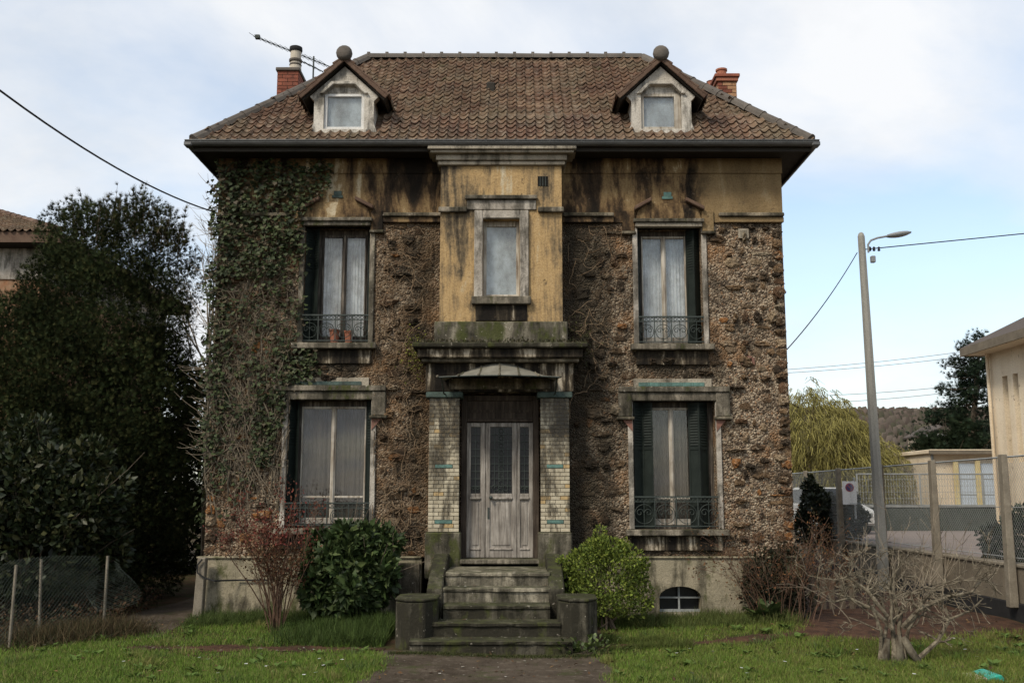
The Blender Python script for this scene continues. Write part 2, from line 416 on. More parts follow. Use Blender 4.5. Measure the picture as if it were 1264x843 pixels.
g = G('millstone_rubble')
c0 = g.attr()
n = g.noise(22, 6, .7)
col = g.mix(g.ramp(n, [(.36, .85), (.6, 0)]), c0, g.mix(1, c0, (.22, .18, .15), 'MULTIPLY'))
col = g.mix(g.ramp(g.vor(30), [(.1, .55), (.3, 0)]), col, g.mix(.5, col, (.4, .33, .25)))
X_, Y_, Z_ = g.xyz()
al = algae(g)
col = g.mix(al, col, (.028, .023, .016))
cm = g.ramp(g.math('ADD', g.noise(7, 5, .7, g.pos(off=(3, 0, 3))), g.math('MULTIPLY', g.noise(30, 3, .6), .25)), [(.67, 0), (.75, .9)])
s2 = g.new('ShaderNodeSeparateColor'); g.put(s2.inputs[0], g.vor(34, out=1))
mc = g.ramp(s2.outputs[0], [(.0, (.06, .042, .028)), (.22, (.15, .10, .06)), (.45, (.30, .23, .155)), (.75, (.42, .34, .245))], 'CONSTANT')
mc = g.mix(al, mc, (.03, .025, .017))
col = g.mix(cm, col, mc)
col = g.mix(g.ramp(g.noise(2.1, 7, .7, g.pos(off=(2, 0, 9))), [(.36, .8), (.50, 0)]), col, (.034, .028, .021))
MT['stone'] = g.bsdf(col, .95, g.bump(g.math('ADD', n, g.noise(60, 4)), 1.0, .03), .1)

g = G('clay_roof_tile')
sn = g.new('ShaderNodeVectorMath', operation='SNAP'); g.put(sn.inputs[0], g.pos(off=(.0825, 0, .03))); sn.inputs[1].default_value = (.165, 900, .1293)
wn_ = g.new('ShaderNodeTexWhiteNoise'); g.put(wn_.inputs[0], sn.outputs[0]); rnd = wn_.outputs[0]
c = g.ramp(g.math('ADD', g.math('MULTIPLY', rnd, .75), g.math('SUBTRACT', g.noise(1.4, 4, .7), .35)), [(0, (.046, .026, .018)), (.45, (.084, .045, .029)), (.75, (.115, .063, .039)), (1, (.18, .115, .073))])
c = g.mix(g.ramp(g.noise(1.2, 5, .6), [(.42, 0), (.66, .6)]), c, (.125, .10, .06))
c = g.mix(g.ramp(g.noise(3.2, 6, .7, g.pos((1, .4, .4), (8, 1, 2))), [(.57, 0), (.69, .5)]), c, (.20, .165, .12))
c = g.mix(g.ramp(g.noise(17, 5, .7), [(.52, 0), (.66, .6)]), c, (.27, .235, .18))
c = g.mix(g.ramp(g.noise(9, 5, .7, g.pos(off=(5, 5, 5))), [(.57, 0), (.68, .75)]), c, (.045, .032, .022))
c = g.mix(g.ramp(g.noise(2.4, 7, .75, g.pos(off=(1, 7, 3))), [(.60, 0), (.68, .7)]), c, (.055, .058, .022))
MT['tile'] = g.bsdf(c, .9, g.bump(g.noise(60, 4), .4, .01), .2)
MT['verge'] = m_plain('brown_verge_tile', (.10, .06, .042), (.15, .10, .07), .85, 6, .2, .4, rnd=.5)
MT['ridge'] = m_plain('grey_ridge_tile', (.10, .09, .078), (.15, .13, .11), .85, 6, .2, .4, rnd=.4)
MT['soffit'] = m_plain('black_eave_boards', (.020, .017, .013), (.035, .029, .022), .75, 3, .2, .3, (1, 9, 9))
MT['zinc'] = m_plain('dull_zinc', (.085, .085, .082), (.14, .14, .135), .5, 3, .5, .1, (1, 4, 4), .4)
MT['brick_red'] = m_plain('red_chimney_brick', (.30, .10, .06), (.19, .07, .048), .85, 9, .2, .5, rnd=.5)
MT['brick_or'] = m_plain('orange_chimney_brick', (.46, .27, .15), (.36, .20, .11), .85, 9, .2, .5, rnd=.4)
MT['mort2'] = m_plain('brick_mortar', (.20, .165, .12), (.12, .10, .075), .95, 9, .1, .5)
MT['pot'] = m_plain('cream_chimney_pot', (.52, .47, .38), (.40, .35, .28), .8, 4, .2, .2)
MT['terracotta'] = m_plain('terracotta_pot', (.34, .13, .075), (.27, .11, .07), .8, 5, .2, .2)
MT['turq'] = m_plain('turquoise_glazed_tile', (.12, .235, .20), (.045, .08, .066), .55, 9, .35, .3)
MT['turq_dull'] = m_plain('dull_blue_glazed_band', (.075, .115, .10), (.025, .034, .028), .7, 6, .3, .3)
g = G('cream_glazed_brick')
c = g.mix(g.rand(), (.47, .415, .30), (.31, .27, .19))
c = g.mix(g.math('GREATER_THAN', g.math('FRACT', g.math('MULTIPLY', g.rand(), 9.7)), .88), c, (.40, .28, .13))
dr = g.ramp(g.math('ADD', g.noise(5.2, 8, .66, g.pos((1, 1, .3), (2, 0, 0)), .4), g.math('MULTIPLY', g.math('SUBTRACT', g.xyz()[2], 2.4), .095)), [(.43, 0), (.50, .65), (.60, .98)])
c = g.mix(dr, c, (.035, .028, .017))
c = g.mix(g.ramp(g.noise(30, 4, .7), [(.32, .5), (.5, 0)]), c, (.18, .13, .06))
MT['brick_cream'] = g.bsdf(c, .5, g.bump(g.noise(20, 4), .2, .006), .4)

def m_wood(name, c1, c2, c3, rough=.8):
    g = G(name)
    st = g.noise(26, 7, .65, g.pos((1, 1, .07)), .3); bl = g.noise(2.6, 5, .6)
    c = g.ramp(st, [(.3, c1), (.5, c2), (.72, c3)])
    c = g.mix(g.ramp(bl, [(.36, .55), (.6, 0)]), c, c1)
    return g.bsdf(c, rough, g.bump(st, .5, .008), .2)
MT['door'] = m_wood('weathered_oak_door', (.08, .068, .057), (.255, .228, .195), (.44, .405, .36))
MT['door_dark'] = m_wood('blackened_door_frame', (.018, .013, .010), (.05, .037, .027), (.10, .078, .058))
MT['white_wood'] = m_wood('peeling_white_paint', (.12, .085, .055), (.44, .40, .33), (.55, .52, .46), .7)
MT['old_wood'] = m_wood('grimy_window_paint', (.018, .015, .012), (.07, .058, .046), (.26, .22, .175), .75)
MT['white_new'] = m_plain('white_window_frame', (.66, .65, .62), (.55, .54, .51), .5, 6, .4, .1)
MT['green'] = m_plain('dark_green_shutter_metal', (.006, .010, .008), (.014, .020, .016), .6, 5, .25, .2)
MT['iron'] = m_plain('green_black_iron', (.018, .026, .022), (.04, .05, .042), .6, 9, .4, .2)
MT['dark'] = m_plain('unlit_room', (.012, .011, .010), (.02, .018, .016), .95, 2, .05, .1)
g = G('dusty_glass')
tr = g.new('ShaderNodeBsdfTransparent'); tr.inputs[0].default_value = (.93, .94, .94, 1)
gl = g.new('ShaderNodeBsdfGlossy'); gl.inputs['Roughness'].default_value = .02
gl.inputs['Color'].default_value = (1, 1, 1, 1)
du = g.new('ShaderNodeBsdfDiffuse'); g.put(du.inputs[0], (.17, .155, .135))
lw = g.new('ShaderNodeLayerWeight'); lw.inputs[0].default_value = .35
fr = g.math('ADD', g.math('MULTIPLY', lw.outputs['Fresnel'], .5), .015)
m1 = g.new('ShaderNodeMixShader'); g.put(m1.inputs[0], fr); g.t.links.new(tr.outputs[0], m1.inputs[1]); g.t.links.new(gl.outputs[0], m1.inputs[2])
m2 = g.new('ShaderNodeMixShader'); g.put(m2.inputs[0], g.ramp(g.noise(4.5, 7, .68, g.pos((1, 1, .5))), [(.40, .0), (.76, .28)]))
g.t.links.new(m1.outputs[0], m2.inputs[1]); g.t.links.new(du.outputs[0], m2.inputs[2]); g.t.links.new(m2.outputs[0], g.out.inputs[0])
MT['glass'] = g.m
MT['curtain'] = m_plain('dirty_white_curtain', (.80, .81, .80), (.64, .65, .64), .9, 1.5, .1, .05, (1, 1, .6), fine=6)
MT['net'] = m_plain('grey_net_curtain', (.042, .036, .030), (.012, .010, .009), .9, 2.2, .1, .0, (3, 3, .25), fine=2)
MT['blind'] = m_plain('pale_grey_blind', (.66, .70, .71), (.55, .59, .60), .9, 2, .1, .1, fine=8)
MT['frosted'] = m_plain('milky_window_glass', (.40, .44, .45), (.33, .37, .38), .22, 1.6, .5, .05)
MT['leaf'] = m_tint('glossy_leaf', .5, .3, .18)
MT['ivyleaf'] = m_tint('ivy_leaf', .6, .22, .15)
MT['leafmatt'] = m_tint('matt_leaf', .75, .2, .2)
MT['needle'] = m_tint('conifer_needles', .9, .05, .1)
MT['grass'] = m_tint('grass_blades', .7, .2, .3)
MT['bark'] = m_plain('brown_bark', (.085, .065, .045), (.15, .12, .09), .95, 14, .1, .8, (1, 1, .3))
MT['twig'] = m_plain('grey_brown_twig', (.17, .135, .095), (.26, .22, .165), .95, 14, .1, .4)
MT['lichen'] = m_plain('lichened_bark', (.038, .028, .019), (.25, .215, .155), .95, 10, .1, .8)
MT['darktwig'] = m_plain('dark_brown_twig', (.055, .036, .024), (.11, .075, .05), .95, 14, .1, .4)
MT['lichen_dark'] = m_plain('dark_lichened_trunk', (.045, .034, .024), (.17, .15, .11), .95, 12, .1, 1.0, (1, 1, .4))
MT['ivystem'] = m_plain('ivy_stem', (.10, .08, .056), (.19, .158, .115), .95, 14, .1, .4)
MT['pinkbrick'] = m_plain('dusty_pink_brick', (.23, .115, .085), (.15, .085, .065), .9, 8, .15, .4)
MT['carpaint'] = m_plain('dusty_white_car_paint', (.50, .50, .48), (.44, .44, .42), .4, 2, .4, .02)
MT['net_pale'] = m_plain('pale_grey_net_curtain', (.145, .125, .105), (.05, .043, .036), .9, 2.2, .1, .0, (3, 3, .25), fine=2)
MT['redtwig'] = m_plain('red_brown_twig', (.075, .045, .03), (.13, .08, .055), .95, 14, .1, .4)
MT['pole'] = m_plain('grey_concrete_pole', (.33, .32, .285), (.24, .235, .21), .9, 5, .15, .4, (1, 1, .2))
MT['post'] = m_plain('weathered_concrete_post', (.23, .20, .155), (.15, .13, .10), .95, 6, .1, .6)
MT['galv'] = m_plain('galvanised_wire', (.30, .31, .30), (.21, .22, .21), .5, 5, .5, .1)
MT['wiregreen'] = m_plain('old_green_wire', (.075, .09, .075), (.045, .055, .045), .8, 5, .15, .1)
MT['cable'] = m_plain('black_cable', (.012, .012, .012), (.02, .02, .02), .6, 5, .3, .1)
MT['cablegrey'] = m_plain('grey_far_cable', (.16, .17, .18), (.2, .2, .21), .6, 5, .3, .1)
MT['cream_wall'] = m_streak('cream_house_render', [(.25, (.36, .29, .20)), (.38, (.56, .46, .325)), (.5, (.66, .55, .395)), (.7, (.70, .60, .45))], 71, (), .2, 1.2, .3, .12)
MT['tar'] = m_plain('black_tarred_base', (.012, .012, .013), (.024, .023, .022), .8, 4, .2, .4)
MT['wallbeige'] = m_plain('brown_cement_wall', (.185, .155, .115), (.125, .105, .08), .95, 3, .1, .5)
MT['slate'] = m_plain('brown_grey_roofing', (.075, .06, .05), (.10, .08, .066), .85, 4, .2, .4)
MT['paleblue'] = m_plain('pale_blue_door_paint', (.46, .52, .58), (.42, .48, .54), .6, 2, .3, .1)
MT['yellow'] = m_plain('pale_yellow_paint', (.60, .50, .26), (.48, .37, .15), .7, 3, .3, .1)
MT['white'] = m_plain('white_enamel', (.74, .74, .73), (.66, .66, .65), .35, 2, .5, .05)
MT['signred'] = m_plain('faded_red_print', (.33, .07, .09), (.28, .06, .08), .5, 3, .4, .05)
MT['signblue'] = m_plain('faded_blue_print', (.055, .05, .16), (.05, .045, .13), .5, 3, .4, .05)
MT['blackglass'] = m_plain('dark_car_glass', (.012, .013, .014), (.02, .021, .022), .25, 2, .25, .02)
MT['rubber'] = m_plain('black_rubber', (.015, .015, .015), (.022, .022, .022), .8, 4, .2, .1)
MT['tealplastic'] = m_plain('turquoise_plastic', (.02, .33, .24), (.02, .27, .20), .4, 3, .5, .05)
MT['beigeplastic'] = m_plain('beige_plastic', (.50, .44, .33), (.42, .37, .28), .5, 3, .4, .05)
MT['lampgrey'] = m_plain('grey_lamp_housing', (.24, .25, .25), (.18, .19, .19), .5, 3, .4, .1)

# ------------------------------------------------------------------ ground and setting
Y0 = 16.7                        # facade plane
XL, XR = -4.98, 4.58             # house corners
YB = 21.3                        # back wall
def ground_z(x, y):
    t = np.clip((np.asarray(y, float) - 13.7) / 2.9, 0, 1)
    z = -0.15 + 0.14 * t * t * (3 - 2 * t)
    return z + 0.025 * np.sin(np.asarray(x) * 1.7 + 1) * np.sin(np.asarray(y) * 1.3) - 0.03 * np.clip((13.5 - np.asarray(y, float)) / 2, 0, 1)

g = G('garden_soil')
c = g.mix(g.ramp(g.noise(1.3, 6, .6), [(.38, 0), (.62, 1)]), (.045, .032, .02), (.07, .048, .03))
c = g.mix(g.ramp(g.noise(14, 6, .7), [(.45, 0), (.66, .6)]), c, (.10, .055, .03))
c = g.mix(g.ramp(g.noise(2.2, 6, .65, g.pos(off=(7, 3, 0))), [(.46, 0), (.6, .75)]), c, (.035, .045, .014))
MT['soil'] = g.bsdf(c, .97, g.bump(g.noise(20, 7, .7), .8, .04), .08)
xs = np.concatenate([np.linspace(-900, -14, 12), np.linspace(-12, 12, 97), np.linspace(14, 900, 12)])
ys = np.concatenate([np.linspace(-300, 4, 8), np.linspace(6, 24, 73), np.linspace(30, 1500, 14)])
gx, gy = np.meshgrid(xs, ys); gz = ground_z(gx, gy)
nv = len(xs)
gf = [(j * nv + i, j * nv + i + 1, (j + 1) * nv + i + 1, (j + 1) * nv + i) for j in range(len(ys) - 1) for i in range(nv - 1)]
tag(np_mesh('ground', np.stack([gx, gy, gz], -1).reshape(-1, 3), gf, MT['soil'], smooth=True), kind='structure')

# path: worn concrete walk to the steps, laid a few millimetres over the soil, and the earth strip across the lawn
g = G('dirty_path')
c = g.mix(g.ramp(g.noise(1.7, 7, .65), [(.35, 0), (.65, 1)]), (.035, .026, .017), (.085, .066, .048))
c = g.mix(g.ramp(g.noise(9, 6, .7), [(.55, 0), (.68, .7)]), c, (.15, .125, .095))
c = g.mix(g.ramp(g.noise(3.1, 6, .7, g.pos(off=(9, 2, 0))), [(.55, 0), (.64, .8)]), c, (.045, .05, .018))
MT['path'] = g.bsdf(c, .9, g.bump(g.noise(24, 7, .7), .7, .03), .15)
def sheet(name, xfun, ya, yb, mat, dz, nx=14, ny=50):
    vs_, fs_ = [], []
    for j in range(ny + 1):
        y = ya + (yb - ya) * j / ny; a, b = xfun(y)
        for i in range(nx + 1):
            x = a + (b - a) * i / nx; vs_.append((x, y, float(ground_z(x, y)) + dz))
    for j in range(ny):
        for i in range(nx): k = j * (nx + 1) + i; fs_.append((k, k + 1, k + nx + 2, k + nx + 1))
    return tag(np_mesh(name, vs_, fs_, mat, smooth=True), kind='structure')
sheet('path', lambda y: (-1.66 + .07 * math.sin(y * 3.1) + .04 * math.sin(y * 11), 1.17 + .06 * math.sin(y * 2.7) + .04 * math.sin(y * 9)), 4, 13.85, MT['path'], .012)
g = G('wet_red_earth')
c = g.mix(g.ramp(g.noise(4, 7, .7), [(.38, 0), (.62, 1)]), (.035, .02, .013), (.095, .05, .03))
c = g.mix(g.ramp(g.noise(24, 5, .7), [(.62, 0), (.68, .8)]), c, (.2, .13, .08))
MT['earth'] = g.bsdf(c, .9, g.bump(g.noise(30, 6, .7), .9, .04), .15)
def strip_mid(x):
    return 14.05 + .1 * math.sin(x * 1.3) if x < -1 else 14.25 + .28 * max(0, x - 1.6) + .06 * math.sin(x * 2)
def strip(name, x0, x1, hw):
    vs_, fs_ = [], []; n_ = 60
    for i in range(n_ + 1):
        x = x0 + (x1 - x0) * i / n_; m_ = strip_mid(x); w = hw * (1 + .35 * math.sin(x * 4.3) + .2 * math.sin(x * 11))
        for k in range(5):
            y = m_ - w + 2 * w * k / 4; vs_.append((x, y, float(ground_z(x, y)) + .009))
    for i in range(n_):
        for k in range(4): b = i * 5 + k; fs_.append((b, b + 1, b + 6, b + 5))
    return tag(np_mesh(name, vs_, fs_, MT['earth'], smooth=True), kind='structure')
strip('earth_path', -5.2, -1.7, .17); strip('earth_path', 1.5, 4.6, .16)
sheet('bare_earth', lambda y: (4.25 - .35 * math.sin(y * 2.2) , 7.7), 14.75, 21.0, MT['earth'], .007)
sheet('driveway', lambda y: (-6.1 - .1 * math.sin(y * 1.9), -5.05), 14.9, 30, MT['path'], .007)

# raised street beyond the boundary wall
MT['street'] = m_plain('pinkish_asphalt', (.25, .205, .18), (.20, .165, .15), .9, 1.2, .15, .3)
m = MB(); m.box(8.06, 300, 6, 140, -.6, .80); tag(m.build('street', MT['street']), kind='structure')

# wooded hill far behind
hx = np.linspace(-150, 700, 171); hy = np.linspace(420, 760, 40)
HX, HY = np.meshgrid(hx, hy)
HZ = 56 * np.exp(-((HY - 640) / 120) ** 2) * (0.80 + .16 * np.sin(HX / 130 + .6) + .05 * np.sin(HX / 41))
hnv = len(hx)
MT['hill'] = m_plain('winter_woodland_ground', (.095, .075, .06), (.075, .06, .045), .95, .04, .05, .3, fine=.3)
hf = [(j * hnv + i, j * hnv + i + 1, (j + 1) * hnv + i + 1, (j + 1) * hnv + i) for j in range(len(hy) - 1) for i in range(hnv - 1)]
tag(np_mesh('hill', np.stack([HX, HY, HZ - 2], -1).reshape(-1, 3), hf, MT['hill'], smooth=True), kind='structure')
nt = 9000
tx = rng.uniform(150, 480, nt); ty = rng.uniform(470, 660, nt)
tz = 56 * np.exp(-((ty - 640) / 120) ** 2) * (0.80 + .16 * np.sin(tx / 130 + .6) + .05 * np.sin(tx / 41)) - 2
pv = np.stack([tx, ty, tz], -1)
tw_v = [(-.35, 0, 0), (.35, 0, 0), (.55, .1, .6), (.2, 0, 1), (-.25, .05, .95), (-.55, -.1, .55), (0, -.4, .55)]
tw_f = [(0, 1, 6), (1, 2, 6), (2, 3, 6), (3, 4, 6), (4, 5, 6), (5, 0, 6)]
a = rng.uniform(-.7, .7, nt)
rot = np.zeros((nt, 3, 3)); rot[:, 0, 0] = np.cos(a); rot[:, 0, 1] = -np.sin(a); rot[:, 1, 0] = np.sin(a); rot[:, 1, 1] = np.cos(a); rot[:, 2, 2] = 1
sc = np.stack([rng.uniform(3, 6, nt), rng.uniform(3, 6, nt), rng.uniform(5, 10, nt)], -1)
v_, f_, t_ = scatter(tw_v, tw_f, pv, rot, sc, tints(nt, [(.115, .088, .072), (.095, .078, .06), (.13, .105, .085), (.085, .08, .052)], .12))
tag(np_mesh('far_woods', v_, f_, MT['leafmatt'], tint=t_), 'brown leafless wood covering the distant hill', 'wood', kind='stuff')

# ------------------------------------------------------------------ the house
house = empty('stone_house', ((XL + XR) / 2, Y0, 0))
tag(house, 'derelict two-storey rubble stone house with ochre frieze, ivy and hipped tile roof', 'house')

UL = (-3.50, -2.40, 4.40, 6.40); UR = (2.12, 3.20, 4.38, 6.38)
LL = (-3.69, -2.32, 1.38, 3.46); LR = (1.99, 3.35, 1.36, 3.44)
DOOR = (-.83, .44, .91, 3.55)
HOLES = [UL, UR, LL, LR, DOOR]
def wall_holes(m, x0, x1, z0, z1, holes, yf, yb):
    X = sorted({x0, x1, *[h_[0] for h_ in holes], *[h_[1] for h_ in holes]}); Z = sorted({z0, z1, *[h_[2] for h_ in holes], *[h_[3] for h_ in holes]})
    X = [x for x in X if x0 <= x <= x1]; Z = [z for z in Z if z0 <= z <= z1]
    for i in range(len(X) - 1):
        for j in range(len(Z) - 1):
            cx, cz = (X[i] + X[i + 1]) / 2, (Z[j] + Z[j + 1]) / 2
            if any(h_[0] < cx < h_[1] and h_[2] < cz < h_[3] for h_ in holes): continue
            for y in (yf, yb):
                m.add([(X[i], y, Z[j]), (X[i + 1], y, Z[j]), (X[i + 1], y, Z[j + 1]), (X[i], y, Z[j + 1])], [(0, 1, 2, 3)])
    for (a0, a1, b0, b1) in holes:
        b1 = min(b1, z1); b0 = max(b0, z0)
        m.add([(a0, yf, b0), (a1, yf, b0), (a1, yb, b0), (a0, yb, b0), (a0, yf, b1), (a1, yf, b1), (a1, yb, b1), (a0, yb, b1)],
              [(0, 1, 2, 3), (4, 5, 6, 7), (0, 3, 7, 4), (1, 2, 6, 5)])
m = MB(); wall_holes(m, XL, XR, .92, 6.47, HOLES, Y0, Y0 + .34)
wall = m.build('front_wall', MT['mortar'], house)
m = MB()
for sx in (XL, XR):
    a, b = (sx, sx + .34) if sx < 0 else (sx - .34, sx)
    m = MB(); m.box(a, b, Y0 + .345, YB, 0, 7.6); m.build('side_wall', MT['mortar'], house)
m = MB(); m.box(XL + .35, XR - .35, YB - .34, YB - .002, 0, 7.6); m.build('back_wall', MT['mortar'], house)
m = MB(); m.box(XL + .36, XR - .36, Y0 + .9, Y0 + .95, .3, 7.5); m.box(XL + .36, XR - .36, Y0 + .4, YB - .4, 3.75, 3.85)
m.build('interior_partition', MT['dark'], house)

# rubble stones
def blocked(x, z, hw, hz):
    for (a0, a1, b0, b1) in [(UL[0] - .10, UL[1] + .10, UL[2] - .2, 6.6), (UR[0] - .10, UR[1] + .10, UR[2] - .2, 6.6),
                             (LL[0] - .1, LL[1] + .1, LL[2] - .2, 3.75), (LR[0] - .1, LR[1] + .1, LR[2] - .2, 3.75), (-1.40, 1.0, 0, 7)]:
        if a0 - hw < x < a1 + hw and b0 - hz < z < b1 + hz: return True
    return False
PAL = [(.13, .085, .050), (.22, .145, .082), (.06, .044, .030), (.36, .17, .065), (.33, .25, .16), (.40, .33, .23), (.25, .18, .115), (.16, .095, .055)]
stones = []
z = .97
while z < 6.42:
    ch = random.uniform(.13, .27); x = XL + random.uniform(-.05, .05)
    while x < XR:
        w = random.uniform(.15, .46) * (.7 if random.random() < .3 else 1); hgt = ch * random.uniform(.6, 1.15)
        cx, cz = x + w / 2, z + ch / 2 + random.uniform(-.08, .08)
        if cx - w / 2 > XL - .03 and cx + w / 2 < XR + .03 and .95 < cz < 6.42 and not blocked(cx, cz, w / 2 * .8, hgt / 2 * .8) and random.random() < .90:
            stones.append((cx, cz, w / 2 - random.uniform(.015, .045), hgt / 2 - random.uniform(.010, .03)))
        x += w
    z += ch
def stone_mesh(m, cx, cz, hw, hz):
    n_ = random.choice((9, 10, 11)); ph = random.uniform(0, 6.28); base = []
    for i in range(n_):
        a = ph + 2 * math.pi * i / n_; ca, sa = math.cos(a), math.sin(a)
        k = (abs(ca) ** 3.2 + abs(sa) ** 3.2) ** (-1 / 3.2) * random.uniform(.62, 1.10)
        base.append((cx + hw * k * ca, cz + hz * k * sa))
    d = random.choice((.015, .025, .04, .055, .075)); vs_ = []
    for (px, pz) in base: vs_.append((px, Y0 + .015, pz))
    for (px, pz) in base:
        q = random.uniform(.78, .92); vs_.append((cx + (px - cx) * q, Y0 - d * random.uniform(.5, 1.0), cz + (pz - cz) * q))
    for (px, pz) in base:
        q = random.uniform(.35, .55); vs_.append((cx + (px - cx) * q, Y0 - d * random.uniform(.7, 1.35), cz + (pz - cz) * q))
    vs_.append((cx, Y0 - d * random.uniform(.6, 1.3), cz)); fs_ = []
    for r_ in range(2):
        for i in range(n_): j = (i + 1) % n_; fs_.append((r_ * n_ + i, r_ * n_ + j, (r_ + 1) * n_ + j, (r_ + 1) * n_ + i))
    fs_ += [(2 * n_ + i, 2 * n_ + (i + 1) % n_, 3 * n_) for i in range(n_)]
    w_ = [3, 3, 2.2, 1.4, 1.6, 1.2, 2.2, 2.4] if cx > 0 else [3, 3, 1.8, 1.3, .8, .3, 2.4, 3]
    t = random.choices(PAL, w_)[0]; k = random.uniform(.75, 1.2)
    m.add(vs_, fs_, tuple(c_ * k for c_ in t))
stones.sort(key=lambda s_: -(s_[2] * s_[3]) * (2.2 if s_[0] > .9 else (1.0 if s_[0] > -2.4 else (.25 if not (s_[1] < 2.2 and s_[0] > -4.9) else .8))))
rest = MB()
for i, s_ in enumerate(stones):
    if i < 300:
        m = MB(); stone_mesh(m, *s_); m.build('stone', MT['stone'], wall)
    else: stone_mesh(rest, *s_)
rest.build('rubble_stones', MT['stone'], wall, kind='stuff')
# corner quoins seen as rough toothing on both corners
m = MB()
for sx in (XL, XR):
    z = .95
    while z < 6.3:
        hgt = random.uniform(.14, .26)
        stone_mesh(m, sx + (.09 if sx < 0 else -.09), z + hgt / 2, .11, hgt / 2 - .01); z += hgt
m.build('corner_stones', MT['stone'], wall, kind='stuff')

# frieze
m = MB(); m.box(XL - .015, XR + .015, Y0 - .03, Y0 + .36, 6.475, 7.60)
fr_ = m.build('frieze', MT['frieze'], house)
m = MB(); m.box(XL - .03, XR + .03, Y0 - .055, Y0 - .032, 7.33, 7.597); m.build('fascia_band', MT['frieze'], fr_, bevel=.006)
def band(x0, x1):
    m = MB(); m.box(x0, x1, Y0 - .12, Y0 - .031, 6.56, 6.625); m.build('string_course', MT['porch'], fr_, bevel=.012)
    m = MB(); m.box(x0, x1, Y0 - .075, Y0 - .031, 6.465, 6.558); m.build('string_course', MT['frieze'], fr_, bevel=.008)
band(-2.18, -1.20); band(.86, 1.72); band(3.50, XR + .02); band(XL - .02, -3.75)

# plinth, with the arched cellar window cut in it
CW = (2.35, 3.02, .06, .46)
m = MB()
arch = [(CW[0], CW[2]), (CW[0], .30)]
for i in range(9):
    a = math.pi - math.pi * i / 8; arch.append(((CW[0] + CW[1]) / 2 + .335 * math.cos(a), .30 + .17 * math.sin(a)))
arch += [(CW[1], .30), (CW[1], CW[2])]
yf, yb = Y0 - .12, Y0 + .3
m.box(1.02, CW[0], yf, yb, -.15, .90); m.box(CW[1], XR + .06, yf, yb, -.15, .90)
m.box(CW[0], CW[1], yf, yb, -.15, CW[2])
for i in range(len(arch) - 1):
    (ax, az), (bx, bz) = arch[i], arch[i + 1]
    if abs(ax - bx) < 1e-6: continue
    m.add([(ax, yf, az), (bx, yf, bz), (bx, yf, .90), (ax, yf, .90), (ax, yb, az), (bx, yb, bz), (bx, yb, .90), (ax, yb, .90)],
          [(0, 1, 2, 3), (0, 4, 5, 1), (3, 2, 6, 7)])
pl = m.build('plinth', MT['plinth'], house)
m = MB(); m.box(XL - .06, -1.45, yf, yb, -.15, .90); m.build('plinth', MT['plinth'], house)
m = MB(); m.box(XL - .08, -1.46, yf - .03, Y0 + .0, .902, .935); m.build('plinth_coping', MT['plinth'], pl, bevel=.012)
m = MB(); m.box(1.03, XR + .08, yf - .03, Y0, .902, .935); m.build('plinth_coping', MT['plinth'], pl, bevel=.012)
m = MB(); m.box(-2.02, -1.47, yf - .10, yf - .001, .35, .84); m.build('plinth_block', MT['porch'], pl, bevel=.012)
cw = empty('cellar_window', ((CW[0] + CW[1]) / 2, Y0, .06), house)
m = MB(); m.box(CW[0] - .002, CW[1] + .002, Y0 + .14, Y0 + .15, .0, .5); m.build('pane', MT['blackglass'], cw)
m = MB(); cx = (CW[0] + CW[1]) / 2
m.box(cx - .014, cx + .014, Y0 + .02, Y0 + .05, .06, .46); m.box(CW[0], CW[1], Y0 + .018, Y0 + .045, .27, .295); m.box(CW[0], CW[1], Y0 + .01, Y0 + .05, .06, .10)
m.build('glazing_bar', MT['galv'], cw)

# ------------------------------------------------------------------ windows
def scroll(m, cx, y, cz, r, flip=1):
    pts = []
    for i in range(17):
        t = i / 16; a = math.pi * 2.3 * t; rr = r * (1 - .75 * t)
        pts.append((cx + flip * rr * math.cos(a), y, cz + rr * math.sin(a)))
    m.tube(pts, .006, 4)
def shutter(win, x0, x1, z0, z1, y, slant=0):
    """folded louvred metal leaf seen at an angle"""
    m = MB(); n_ = 2 if abs(x1 - x0) > .14 else 1
    for k in range(n_):
        a = x0 + (x1 - x0) * k / n_; b = x0 + (x1 - x0) * (k + 1) / n_
        ya, yb_ = (y, y + .13) if (k % 2 == 0) else (y + .13, y)
        if slant < 0: ya, yb_ = yb_, ya
        def lerp(t): return a + (b - a) * t, ya + (yb_ - ya) * t
        for (t0, t1) in ((0, .14), (.86, 1)):
            (p0, q0), (p1, q1) = lerp(t0), lerp(t1)
            m.add([(p0, q0, z0), (p1, q1, z0), (p1, q1, z1), (p0, q0, z1), (p0, q0 + .02, z0), (p1, q1 + .02, z0), (p1, q1 + .02, z1), (p0, q0 + .02, z1)],
                  [(0, 1, 2, 3), (4, 7, 6, 5), (0, 3, 7, 4), (1, 5, 6, 2), (3, 2, 6, 7)])
        (p0, q0), (p1, q1) = lerp(.14), lerp(.86); z = z0 + .02
        lou = z0 + (z1 - z0) * .62
        m.add([(p0, q0 + .012, z0), (p1, q1 + .012, z0), (p1, q1 + .012, z1), (p0, q0 + .012, z1)], [(0, 1, 2, 3)])
        for zz in (z0, lou, z1 - .05):
            m.add([(p0, q0 - .002, zz), (p1, q1 - .002, zz), (p1, q1 - .002, zz + .05), (p0, q0 - .002, zz + .05)], [(0, 1, 2, 3)])
        z = lou + .07
        while z < z1 - .08:
            m.add([(p0, q0 + .010, z + .03), (p1, q1 + .010, z + .03), (p1, q1 - .008, z), (p0, q0 - .008, z)], [(0, 1, 2, 3)]); z += .045
    return m.build('shutter', MT['green'], win)
